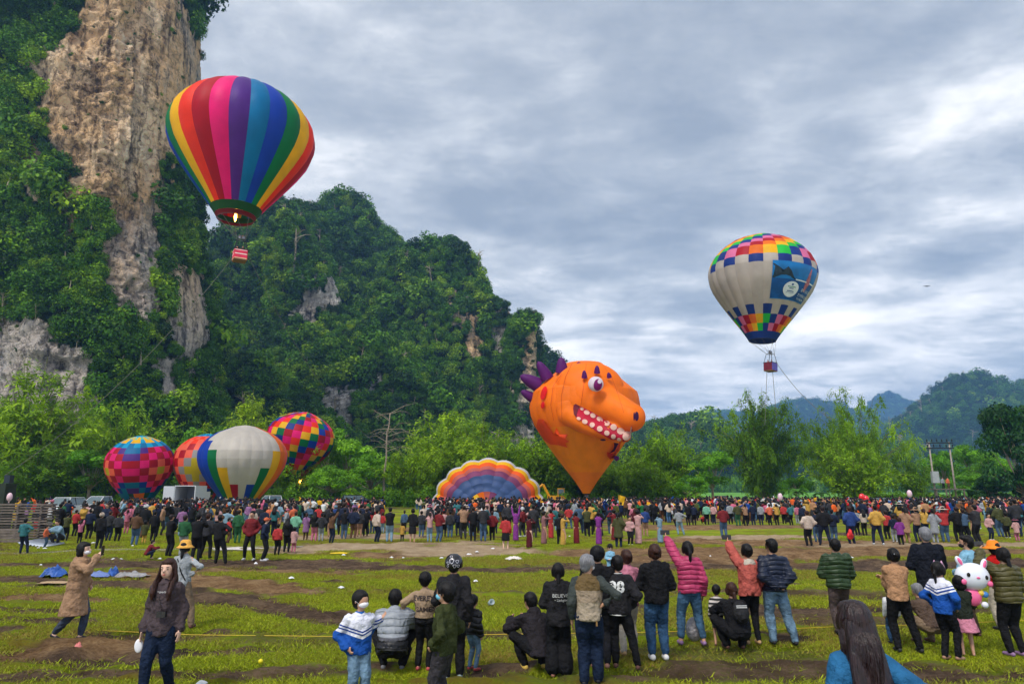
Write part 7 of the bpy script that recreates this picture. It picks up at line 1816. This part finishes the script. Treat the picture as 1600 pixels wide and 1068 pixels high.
# everyone farther back stands in one mass
def rampmat(name, stops, mul, add):
    m = bpy.data.materials.new(name); m.use_nodes = True; t = m.node_tree; N = t.nodes; L = t.links; b = N['Principled BSDF']; b.inputs['Roughness'].default_value = .85; b.inputs['Specular IOR Level'].default_value = .12
    at = N.new('ShaderNodeAttribute'); at.attribute_type = 'INSTANCER'; at.attribute_name = 'tint'
    r = N.new('ShaderNodeValToRGB'); r.color_ramp.interpolation = 'CONSTANT'; e = r.color_ramp.elements; n = len(stops)
    e[0].position = 0; e[0].color = (*CC[stops[0]], 1); e[1].position = 1 / n; e[1].color = (*CC[stops[1]], 1)
    for i in range(2, n): q = e.new(i / n); q.color = (*CC[stops[i]], 1)
    L.new(mth('FRACT', mth('ADD', mth('MULTIPLY', at.outputs['Fac'], mul, t), add, t), None, t), r.inputs[0]); L.new(r.outputs[0], b.inputs['Base Color']); return m
RT = rampmat('far_crowd_tops', ['black', 'bright red', 'navy blue', 'dark grey', 'pale pink', 'black', 'royal blue', 'yellow', 'black', 'dark red', 'white', 'navy blue', 'brown', 'black', 'orange', 'cream', 'dark grey', 'green', 'light blue', 'black', 'pink', 'maroon', 'tan', 'navy blue', 'olive', 'black', 'light grey'], 1, 0)
RBm = rampmat('far_crowd_trousers', ['black', 'navy blue', 'denim blue', 'black', 'dark grey', 'brown', 'black', 'light blue'], 13.7, .3)
protos = []
for kk in ('front', 'down', 'hip', 'up', 'long', 'crossed', 'hood', 'phone', 'coat', 'kid'):
    d = CP[K[kk]]; V = []; F = []; fm = []; b0 = 0
    for nm, mi in (('body', 0), ('hair', 1), ('top', 2), ('bottom', 3)):
        me = d[nm]['mesh']; V += [tuple(v.co) for v in me.vertices]; F += [tuple(b0 + i for i in p.vertices) for p in me.polygons]; fm += [mi] * len(me.polygons); b0 += len(me.vertices)
    protos.append(mesh_np('far_onlooker', V, F, [M_SKIN, M_HAIR, RT, RBm], fm, True))
QC = proto_coll('far_onlookers', protos)
crng2 = np.random.RandomState(4)
pl = [(x_, f_) for x_, f_ in rest]
for _ in range(1250):
    x_ = crng2.choice([crng2.uniform(-30, 1640), crng2.uniform(1060, 1640), crng2.uniform(650, 1640)]); f_ = crng2.uniform(795, 803) if x_ < 1060 else crng2.uniform(792.5, 803)
    if _ > 520: x_ = crng2.choice([crng2.uniform(170, 590), crng2.uniform(660, 1050), crng2.uniform(1050, 1640)]); f_ = crng2.uniform(798, 816)
    if 606 < x_ < 650 and f_ > 797: continue
    pl.append((x_, f_))
pts = np.array([list(G(a, b)) for a, b in pl]); n = len(pts); hs = crng2.uniform(.84, 1.04, n)
o = scatter('crowd', QC, pts, np.stack([0 * hs, 0 * hs, crng2.normal(0, .6, n) + (crng2.uniform(0, 1, n) < .15) * 3], 1), np.stack([hs * 1.06, hs * 1.06, hs], 1), crng2.randint(0, 10, n), crng2.uniform(0, 1, n))
tag(o, 'dense far crowd of people standing across the field', 'crowd', kind='stuff')
print('crowd individuals', NC, 'near', len(PEOPLE), 'mass', n)
# riders in the balloon baskets
for (c0, nm, dx) in ((RBB, 'in dark clothes in the rainbow balloon basket, left of the burner', -.3), (RBB, 'in black in the rainbow balloon basket, right of the burner', .25), (BBB, 'in red in the banner balloon basket', -.28), (BBB, 'in black in the banner balloon basket', .25)):
    d = CP[K['front']]
    def ob(n_, me, m, par):
        o = bpy.data.objects.new(n_, me); link(o, par); o.material_slots[0].link = 'OBJECT'; o.material_slots[0].material = m; return o
    r = ob('person', d['body']['mesh'], M_SKIN, None); r.location = c0 + V3((dx, .1 * dx, .12)); r.rotation_euler = (0, 0, 2.5 + dx); tag(r, 'person ' + nm, 'person')
    ob('jacket', d['top']['mesh'], CMAT['bright red' if ' red ' in nm else 'black'], r); ob('trousers', d['bottom']['mesh'], CMAT['black'], r); ob('hair', d['hair']['mesh'], M_HAIR, r)
# ------------------------------------------------------------------ vehicles
M_TYRE = mat('tyre_rubber', (.015, .015, .016), .8, .1, 8); M_RIM = mat('wheel_rim', (.35, .35, .37), .35, .05, 8, metal=.7)
M_GLASS = mat('car_glass', (.06, .10, .11), .08, .1, 2, spec=.8); M_LAMP = mat('headlight', (.65, .66, .68), .15, 0, spec=.7); M_TAIL = mat('tail_light', (.4, .01, .01), .3, 0); M_TRIM = mat('dark_trim', (.02, .02, .022), .6, .1)
def car(px, row, D, rz, paint, label, kind='sedan', s=1.0):
    c = P(px, row, D); root = empty('parked_car', (c.x, D, 0), rz); root.scale = (s, s, s); tag(root, label, 'car')
    roof = {'sedan': 1.45, 'suv': 1.72, 'pickup': 1.78}[kind]; sill = .42; belt = {'sedan': .92, 'suv': 1.08, 'pickup': 1.12}[kind]; L2 = 2.25
    if kind == 'sedan': low = [(-L2, sill), (-L2, belt - .12), (-L2 + .25, belt), (L2 - 1.15, belt - .02), (L2 - .15, belt - .22), (L2, belt - .35), (L2, sill)]; gh = [(-1.75, belt), (-1.25, roof - .03), (-.2, roof), (.35, roof - .04), (1.15, belt)]
    elif kind == 'suv': low = [(-L2, sill), (-L2, belt), (L2 - 1.0, belt), (L2 - .12, belt - .12), (L2, belt - .3), (L2, sill)]; gh = [(-2.15, belt), (-1.95, roof - .05), (-1.2, roof), (.35, roof - .04), (1.2, belt)]
    else: low = [(-L2 - .3, sill), (-L2 - .3, belt), (L2 - .95, belt), (L2 - .1, belt - .1), (L2, belt - .3), (L2, sill)]; gh = [(-.75, belt), (-.65, roof - .04), (.2, roof), (.45, roof - .03), (1.25, belt)]
    def slab(prof, w0, w1, name, m, par, z0, z1):
        V = []; n = len(prof)
        for (x, z) in prof:
            t = (z - z0) / max(.01, z1 - z0); w = w0 + (w1 - w0) * t
            V += [(x, -w, z), (x, w, z)]
        F = [(2 * i, 2 * ((i + 1) % n), 2 * ((i + 1) % n) + 1, 2 * i + 1) for i in range(n)] + [tuple(2 * i for i in range(n))[::-1], tuple(2 * i + 1 for i in range(n))]
        o = obj(name, mesh_np(name, V, F, [m], smooth=False), par); b = o.modifiers.new('b', 'BEVEL'); b.width = .06; b.segments = 2; return o
    body = slab(low, .88, .86, 'body', paint, root, sill, belt)
    slab(gh, .80, .62, 'window', M_GLASS, root, belt, roof)
    rp = [(x * .96 - .02, z + .012) for x, z in gh[1:-1]]; MB().box(((rp[0][0] + rp[-1][0]) / 2, 0, roof + .0), (rp[-1][0] - rp[0][0] + .05, 1.28, .05)).build('roof', paint, root)
    for sx, z_ in ((-.62, 1), (.62, 1)):
        for a, b in ((gh[0], gh[1]), (gh[-1], gh[-2])): MB().tube([(a[0], sx * 1.29, a[1]), (b[0], sx * 1.01, b[1])], .035, 5).build('pillar', paint, root)
        MB().tube([(-.35, sx * 1.29, belt), (-.35, sx * 1.02, roof)], .03, 5).build('pillar', M_TRIM, root)
    for x in (-1.4, 1.38):
        for sy in (-1, 1):
            w = MB(); 
            q = Matrix.Rotation(pi / 2, 3, 'X'); m_ = MB().lathe([(.001, -.11), (.27, -.11), (.33, -.08), (.33, .08), (.27, .11), (.001, .11)], 18); m_.v = [tuple(q @ V3(v) + V3((x, sy * .80, .33))) for v in m_.v]; wh = m_.build('wheel', M_TYRE, root, smooth=False)
            m_ = MB().lathe([(.001, -.125), (.19, -.12), (.19, .12), (.001, .125)], 12); m_.v = [tuple(q @ V3(v) + V3((x, sy * .80, .33))) for v in m_.v]; m_.build('rim', M_RIM, wh)
    for sy in (-1, 1):
        MB().box((L2 - .02, sy * .62, belt - .27), (.10, .36, .14)).build('headlight', M_LAMP, root); MB().box((-L2 + (.0 if kind != 'pickup' else -.3), sy * .70, belt - .15), (.08, .22, .18)).build('tail_light', M_TAIL, root)
    MB().box((L2 + .01, 0, sill + .08), (.10, 1.6, .16)).build('bumper', M_TRIM, root); MB().box((L2 + .005, 0, belt - .30), (.06, .75, .14)).build('grille', M_TRIM, root)
    return root
PW = mat('white_paint', (.62, .63, .64), .25, .03, 2, spec=.5); PS = mat('silver_paint', (.32, .36, .37), .3, .03, 2, spec=.5, metal=.3); PB = mat('blue_grey_paint', (.07, .11, .18), .3, .03, 2, spec=.5); PD = mat('black_paint', (.02, .02, .025), .25, .03, 2, spec=.5)
car(99, 800, 60, -pi / 2 + .1, PW, 'white parked car facing us, left of the blue roofed one', 'suv')
car(154, 800, 64, -pi / 2 - .1, PW, 'parked pale pickup with a blue load behind its windscreen', 'pickup')
car(424, 798, 74, pi - .75, PW, 'white pickup parked beside the orange vests', 'pickup')
car(1131, 783, 118, .12, PW, 'white car parked below the small round topped tree', 'sedan')
car(1366, 783, 78, pi - .1, PS, 'silver car parked before the widest bamboo clump', 'sedan')
car(560, 792, 92, .3, PD, 'black van like car half hidden by the crowd under the bare tree', 'suv')
# box truck with its rear doors open
t0 = P(285, 800, 72); tr = empty('box_truck', (t0.x, 72, 0), .15); tag(tr, 'white box truck with its rear doors open behind the crowd', 'truck')
MB().box((0, 2.2, 1.15), (2.0, 4.2, .12)).build('floor_panel', PW, tr)
for sx in (-1, 1): MB().box((sx * .98, 2.2, 1.95), (.06, 4.2, 1.6)).build('side_panel', PW, tr)
MB().box((0, 2.2, 2.78), (2.04, 4.2, .08)).build('roof', PW, tr); MB().box((0, 4.28, 1.95), (1.9, .05, 1.6)).build('front_panel', PW, tr)
for sx, a in ((-1, .25), (1, -1.3)):
    d_ = MB().box((sx * .5, 0, 0), (1.0, .05, 1.6)).build('rear_door', PW, tr, (sx * 1.02, .08, 1.95)); d_.rotation_euler = (0, 0, a)
MB().box((0, 5.3, 1.35), (1.9, 1.6, 1.7)).build('cab', PW, tr); MB().box((0, 6.0, 1.8), (1.7, .3, .6)).build('windscreen', M_GLASS, tr)
q = Matrix.Rotation(pi / 2, 3, 'Y')
for sx in (-.9, .9):
    for y_ in (.9, 5.2):
        m_ = MB().lathe([(.001, -.14), (.42, -.14), (.45, 0), (.42, .14), (.001, .14)], 16); m_.v = [tuple(q @ V3(v) + V3((sx, y_, .45))) for v in m_.v]; m_.build('wheel', M_TYRE, tr)
# excavator
M_YEL = mat('machine_yellow', (.62, .28, .01), .5, .15, 3); M_DIRTM = mat('track_steel', (.05, .045, .04), .8, .3, 6)
e0 = P(866, 790, 101); ex = empty('excavator', (e0.x, 101, 0)); tag(ex, 'yellow excavator with its arm folded, right of the shell balloon', 'excavator')
for sy in (-1, 1): MB().tube([(-1.6, sy * .9, .35), (1.6, sy * .9, .35)], .38, 10).build('track', M_DIRTM, ex)
MB().box((.3, 0, 1.15), (2.6, 2.0, .9)).build('engine_housing', M_YEL, ex); cb = MB().box((.95, -.5, 2.0), (1.0, .9, 1.3)).build('cab', M_YEL, ex); MB().box((.95, -.96, 2.1), (.8, .04, .8)).build('window', M_GLASS, cb); MB().box((.43, -.5, 2.1), (.04, .7, .8)).build('window', M_GLASS, cb)
for a, b, r_, nm in (((-.6, 0, 1.3), (-1.6, 0, 3.2), .20, 'boom'), ((-1.6, 0, 3.2), (-2.3, 0, 2.6), .18, 'boom'), ((-2.3, 0, 2.6), (-2.2, 0, 1.0), .15, 'arm')): MB().tube([a, b], r_, 6).build(nm, M_YEL, ex)
MB().box((-2.1, 0, .8), (.7, .9, .6)).build('bucket', M_DIRTM, ex)
# ------------------------------------------------------------------ power poles
M_CONC = mat('concrete', (.30, .26, .22), .9, .2, 3, .3, 12); M_GREYM = mat('grey_enamel', (.33, .35, .36), .5, .1, 3); M_WOODG = mat('weathered_wood', (.15, .12, .10), .9, .35, 4, .6, 14)
DP = 101; pl_ = P(1462, 775, DP); pr_ = P(1494, 775, DP); zt = P(1470, 690, DP).z; pp = empty('power_pole', (pl_.x, DP, 0)); tag(pp, 'twin concrete power poles joined by crossarms with a grey cabinet', 'power pole'); wx = pr_.x - pl_.x
for x_ in (0, wx): MB().tube([(x_, 0, 0), (x_, 0, zt)], [.15, .10], 10).build('pole', M_CONC, pp, smooth=True)
for z_ in (zt - .15, zt - .9): MB().box((wx / 2, -.15, z_), (wx + 1.0, .12, .14)).build('crossarm', M_DKF, pp)
for z_, n_ in ((zt - .05, 6), (zt - .8, 5)):
    for i in range(n_):
        x_ = -.35 + (wx + .7) * i / (n_ - 1); m_ = MB().lathe([(.001, .42), (.05, .40), (.11, .32), (.05, .28), (.12, .2), (.05, .15), (.12, .08), (.05, 0), (.001, 0)], 8, 0, (x_, -.15, z_ + .05)); m_.build('insulator', M_DKF, pp)
MB().box((.05, -.35, P(1460, 745, DP).z), (.95, .45, P(1460, 736, DP).z - P(1460, 754, DP).z)).build('cabinet', M_GREYM, pp)
zp = P(1480, 763, DP).z
MB().box((wx / 2 + .1, -.5, zp - .08), (wx + 1.4, 1.3, .14)).build('platform', M_WOODG, pp)
for x_ in (-.4, wx * .5, wx + .6): MB().box((x_, -1.0, zp / 2 - .08), (.14, .14, zp)).build('support', M_WOODG, pp)
for i in range(4):
    a = i * .9
for dz, yy_ in ((zt - .05, 0), (zt - .85, .0)):
    for k in (0, 1, 2):
        x0 = pl_.x - .2 + k * wx / 2; o = MB().tube([(x0 + (j * 3.2), DP + j * 2.5 + yy_, dz + .3 + .05 * (j * j - 14 * j) * .12) for j in range(15)], .022, 4).build('power_line', M_DKF, None) if False else None
for px_, tc, nm in ((1474, 'light grey', 'grey'), (1482, 'orange', 'orange')):
    d = CP[K['down']]; r = bpy.data.objects.new('person', d['body']['mesh']); link(r); r.location = (P(px_, 760, DP - .5).x, DP - .5, zp); r.rotation_euler = (0, 0, 3.1); tag(r, 'person in %s standing on the power pole platform' % nm, 'person')
    for n_, k_, m_ in (('jacket', 'top', CMAT[tc]), ('trousers', 'bottom', CMAT['black' if nm == 'grey' else 'brown']), ('hair', 'hair', M_HAIR)):
        o = bpy.data.objects.new(n_, d[k_]['mesh']); link(o, r); o.material_slots[0].link = 'OBJECT'; o.material_slots[0].material = m_
    r.material_slots[0].link = 'OBJECT'; r.material_slots[0].material = M_SKIN
# ------------------------------------------------------------------ left edge: stacked planks, dark stand, sheets
g0 = G(38, 842); ps = empty('plank_stack', (g0.x, g0.y, 0), .04); tag(ps, 'tall stack of weathered grey planks at the left edge', 'plank stack'); prng = random.Random(3)
PLK = [MB().box((0, 0, 0), (4.6 + .2 * i, .42, .07)).mesh('plank', M_WOODG) for i in range(3)]
for i in range(13):
    o = obj('plank', PLK[i % 3], ps, (-1.15 + prng.uniform(-.12, .12), prng.uniform(-.05, .05), .10 + i * .128)); o.rotation_euler = (0, prng.uniform(-.004, .004), prng.uniform(-.02, .02))
for x_ in (-.35, .75, -1.8):
    for i in range(12): MB().box((0, 0, 0), (.09, .5, .05)).build('spacer', M_WOODG, ps, (x_, -.02, .165 + i * .128))
c0 = G(18, 846); cr = empty('crate', (c0.x - .1, c0.y - .2, 0), .05); tag(cr, 'low dark wooden crate in front of the plank stack', 'crate')
for i in range(4): MB().box((0, -.3, .07 + i * .13), (1.5, .03, .11)).build('plank', M_WOODG, cr); MB().box((.76, 0, .07 + i * .13), (.03, .6, .11)).build('plank', M_WOODG, cr)
MB().box((0, 0, .54), (1.54, .62, .03)).build('lid', M_WOODG, cr)
M_OLV = mat('dark_olive_canvas', (.022, .032, .020), .8, .2, 3)
b0 = P(4, 770, 36); st_ = empty('canvas_stand', (b0.x - .1, 36, 0)); tag(st_, 'dark olive canvas covered stand with a small lamp box on top', 'stand')
ztp = P(4, 755, 36).z; MB().box((0, 0, ztp / 2), (1.0, .8, ztp)).build('canvas_cover', M_OLV, st_); MB().box((.32, 0, ztp + .22), (.30, .3, .42)).build('lamp_box', mat('lamp_box_dark', (.02, .03, .04), .4, .1), st_)
lb = P(15, 776, 33); lo = MB().ell((0, 0, 0), (.12, .12, .20), 16, 12).lathe([(.001, -.26), (.04, -.27), (.012, -.19)], 8).build('toy_balloon', mat('balloon_pale_pink', (.75, .5, .55), .3, .15, 8, spec=.6), None, lb, smooth=True); tag(lo, 'small pale pink and white toy balloon before the dark stand', 'balloon')
M_SHEET = mat('galvanised_sheet', (.30, .33, .38), .35, .15, 3, metal=.6)
g1 = G(56, 852); V = []; n = 40
for j in (0, 1):
    for i in range(n + 1): V.append((-1.0 + 2.0 * i / n, -.45 + j * .9, .02 + .035 * sin(i * 1.2) * 1 + .02))
ob_ = obj('metal_sheet', mesh_np('metal_sheet', V, grid_faces(n, 1), [M_SHEET]), None, (g1.x, g1.y + .3, .06)); ob_.rotation_euler = (.12, .05, -.5); so = ob_.modifiers.new('s', 'SOLIDIFY'); so.thickness = .01; tag(ob_, 'corrugated silver sheet lying on the grass by the plank stack', 'metal sheet')
# ------------------------------------------------------------------ things lying on the ground
def crumple(name, px, row, w, d, h, m, label, cat, seed=0, rz=0.0, ny=14, nx=18, group=None):
    g = G(px, row); V = []
    for j in range(ny + 1):
        for i in range(nx + 1):
            u, v = i / nx * 2 - 1, j / ny * 2 - 1; r = math.sqrt(u * u + v * v)
            e_ = 1 + .25 * float(fbm(u * 2, v * 2, seed, 3, seed)); k = max(0, 1 - r * r * .9)
            z = h * (k ** .6) * (.45 + .9 * abs(float(fbm(u * 2.2, v * 2.2, seed + 3.3, 4, seed)))) + .004
            V.append((u * w / 2 * e_, v * d / 2 * e_, max(z, .005)))
    o = obj(name, mesh_np(name, V, grid_faces(nx, ny), [m], smooth=False), None, (g.x, g.y, float(ground_h(np.array([g.x]), np.array([g.y]))[0]) + .02)); o.rotation_euler = (0, 0, rz); tag(o, label, cat, group); return o
M_TARP = mat('blue_tarp', (.02, .09, .34), .45, .25, 4, .5, 12, spec=.5); M_TARP2 = mat('pale_blue_tarp', (.12, .17, .36), .5, .25, 4, .5, 12); M_FAB = mat('grey_fabric', (.26, .25, .25), .8, .35, 4, .5, 14); M_LIT = mat('white_plastic', (.70, .70, .70), .4, .12, 9); M_CARD = mat('tan_card', (.38, .26, .15), .8, .2)
crumple('tarp', 84, 899, .62, .55, .40, M_TARP, 'bundled bright blue tarp left of the beige coat', 'tarp', 1)
crumple('tarp', 148, 899, .95, .5, .16, M_TARP2, 'flattened pale blue tarp behind the beige coat', 'tarp', 2)
crumple('tarp', 177, 898, .28, .35, .30, M_TARP, 'small standing fold of blue tarp left of the grey cloth', 'tarp', 3)
crumple('cloth', 206, 900, .85, .5, .16, M_FAB, 'crumpled grey cloth on the mud behind the grey hoodie woman', 'cloth', 4)
crumple('cardboard', 84, 910, .7, .4, .04, M_CARD, 'flat tan cardboard sheet below the blue tarp', 'cardboard', 5)
crumple('ground_sheet', 372, 857, 1.9, 1.2, .06, mat('pale_sheet', (.55, .50, .48), .7, .15), 'pale picnic sheet spread on the grass behind the white shoes', 'sheet', 6)
lit = [(64, 882), (178, 873), (189, 873), (207, 853), (146, 848), (400, 880), (250, 872), (733, 865), (745, 862), (801, 872), (796, 874), (537, 867), (612, 871), (1012, 838), (1040, 838), (533, 921), (743, 909), (770, 858), (1380, 1040), (315, 1066), (1110, 870), (1553, 870), (690, 872), (630, 872), (455, 906), (1330, 872), (60, 856), (70, 857), (860, 835), (890, 838)]
wds = ['at the grass edge', 'on the mud', 'on the grass', 'near the path', 'on bare soil']
for i, (a, b) in enumerate(lit):
    sz_ = .06 + .09 * ((i * 37) % 10) / 10
    nm_ = next(z for x_, z in ZONES if a < x_)
    crumple('litter', a, b, sz_ * 1.5, sz_, .06, M_LIT, 'scrap of white litter on the trampled ground', 'litter', 20 + i, i, 5, 6, group='scraps of white litter')
crumple('cloth', 530, 864, .62, .35, .05, mat('yellow_cloth', (.70, .48, .01), .6, .1), 'flat yellow cloth on the pale soil', 'cloth', 61)
crumple('plastic_sheet', 803, 872, .55, .4, .12, mat('cream_plastic', (.66, .60, .52), .5, .1), 'cream crumpled plastic sheet on the grass in mid field', 'plastic sheet', 62)
crumple('tarp', 1548, 874, .5, .35, .06, mat('cyan_tarp', (.05, .35, .5), .5, .1), 'small cyan plastic sheet behind the light blue shirt', 'plastic sheet', 63)
crumple('rag', 121, 1020, .09, .08, .09, mat('pink_rag', (.7, .22, .2), .6, .1), 'crumpled pink rag on the heap of soil', 'rag', 64).location.z += .09
o = MB().ell((0, 0, .03), (.032, .032, .032), 16, 12).build('ball', mat('yellow_plastic', (.75, .62, .02), .4, 0), None, G(407, 1036), smooth=True); tag(o, 'small yellow ball on the grass between hoodie woman and school jacket boy', 'ball')
g = G(765, 944); o = MB().lathe([(.001, 0), (.045, 0), (.06, .12), (.055, .12), (.001, .015)], 14).build('plastic_cup', mat('clear_plastic', (.6, .68, .7), .2, .1, trans=.5), None, g + V3((0, 0, .03)), smooth=True); o.rotation_euler = (1.2, 0, .5); tag(o, 'clear plastic cup lying on the grass right of the helmet wearer', 'cup')
g = G(1085, 1000); o = MB().ell((0, 0, .17), (.13, .10, .18), 14, 10).build('plastic_bag', mat('clear_bag', (.42, .40, .42), .25, .5, 12, .9, 20, trans=.4), None, g, smooth=True); tag(o, 'half clear plastic bag between the feet of the raspberry puffer woman', 'bag')
rp = [(160, 991), (300, 994), (420, 996), (540, 999), (700, 1000), (800, 999), (900, 998), (1000, 996), (1100, 992), (1200, 989), (1310, 984), (1450, 978), (1650, 970)]
pts = [G(a, b) + V3((0, 0, .06 + .03 * sin(a))) for a, b in rp]
o = MB().tube(pts, .006, 5).build('yellow_rope', mat('yellow_rope', (.55, .38, .03), .6, .1)); tag(o, 'thin yellow rope stretched low across the grass past the feet', 'rope')
for a, b in ((1165, 10.5),): pass
# held high in the crowd
u0 = P(321, 800, 50); um = empty('umbrella', (u0.x, 50, 0)); tag(um, 'open bright blue umbrella above the crowd under the coral patchwork balloon', 'umbrella')
zu = P(321, 789, 50).z; rr_ = 9.5 * 50 / FPX * 1.0; m_ = MB().lathe([(.001, 0), (rr_ * .5, -.09), (rr_ * .85, -.24), (rr_, -.36), (rr_ * .98, -.37), (rr_ * .5, -.12), (.001, -.03)], 8, 0, (0, 0, zu)).build('canopy', mat('umbrella_blue', (.03, .32, .55), .5, .1, trans=.3), um); MB().tube([(0, 0, 1.0), (0, 0, zu)], .015, 5).build('handle', M_DKF, um)
f0 = P(968, 800, 60); fl = empty('flag', (f0.x, 60, 0)); tag(fl, 'yellow and red flag raised over the crowd under the dinosaur snout', 'flag'); zf = P(968, 772, 60).z
MB().tube([(0, 0, .6), (0, 0, zf)], .02, 5).build('pole', M_DKF, fl); V = []
for j in range(9):
    for i in range(5): V.append((-.05 + .62 * i / 4 * (1 - .08 * j), .06 * sin(i * 1.5 + j), zf - .02 - j * .14 - .05 * i))
obj('flag_cloth', mesh_np('flag_cloth', V, grid_faces(4, 8), [mat('flag_yellow', (.80, .45, .01), .6, .15, 4, trans=.3)]), fl)
hb_ = P(1350, 778, 62); o = MB().ell((-.17, 0, .1), (.28, .2, .32), 14, 10).ell((.17, 0, -.05), (.26, .2, .30), 14, 10).ell((0, 0, -.25), (.2, .16, .28), 12, 8).build('toy_balloon', mat('red_foil', (.75, .012, .015), .25, .05, spec=.7), None, hb_, smooth=True); tag(o, 'shiny red foil balloon above the crowd at the silver car', 'balloon')
for px_, py_, lb_ in ((1219, 776, 'white oval toy balloon above the crowd by the banana plants'), (1421, 771, 'pale pink oval toy balloon above the crowd right of the silver car')):
    o = MB().ell((0, 0, 0), (.22, .2, .34), 14, 10).build('toy_balloon', mat('balloon_pale_pink', 0), None, P(px_, py_, 62), smooth=True); tag(o, lb_, 'balloon')
o = MB().tube([(0, 0, .1), (.02, .0, .05), (0, 0, -.22)], [.01, .06, .13], 10).ell((0, 0, -.2), (.15, .1, .16), 12, 8).build('shopping_bag', mat('red_bag', (.65, .03, .03), .4, .1), None, V3((P(1326, 830, G(1332, 850).y).x, G(1332, 850).y - .1, P(1326, 829, G(1332, 850).y).z)), smooth=True); tag(o, 'red plastic bag hanging from the hand of the royal blue hooded onlooker', 'bag')
dr = MB().box((0, 0, 0), (1.2, .5, .3)).tube([(-1.6, 0, .15), (1.6, 0, .15)], .1, 5).build('drone', M_DKF, None, P(1448, 447, 300)); tag(dr, 'tiny dark drone high in the sky right of the banner balloon', 'drone')
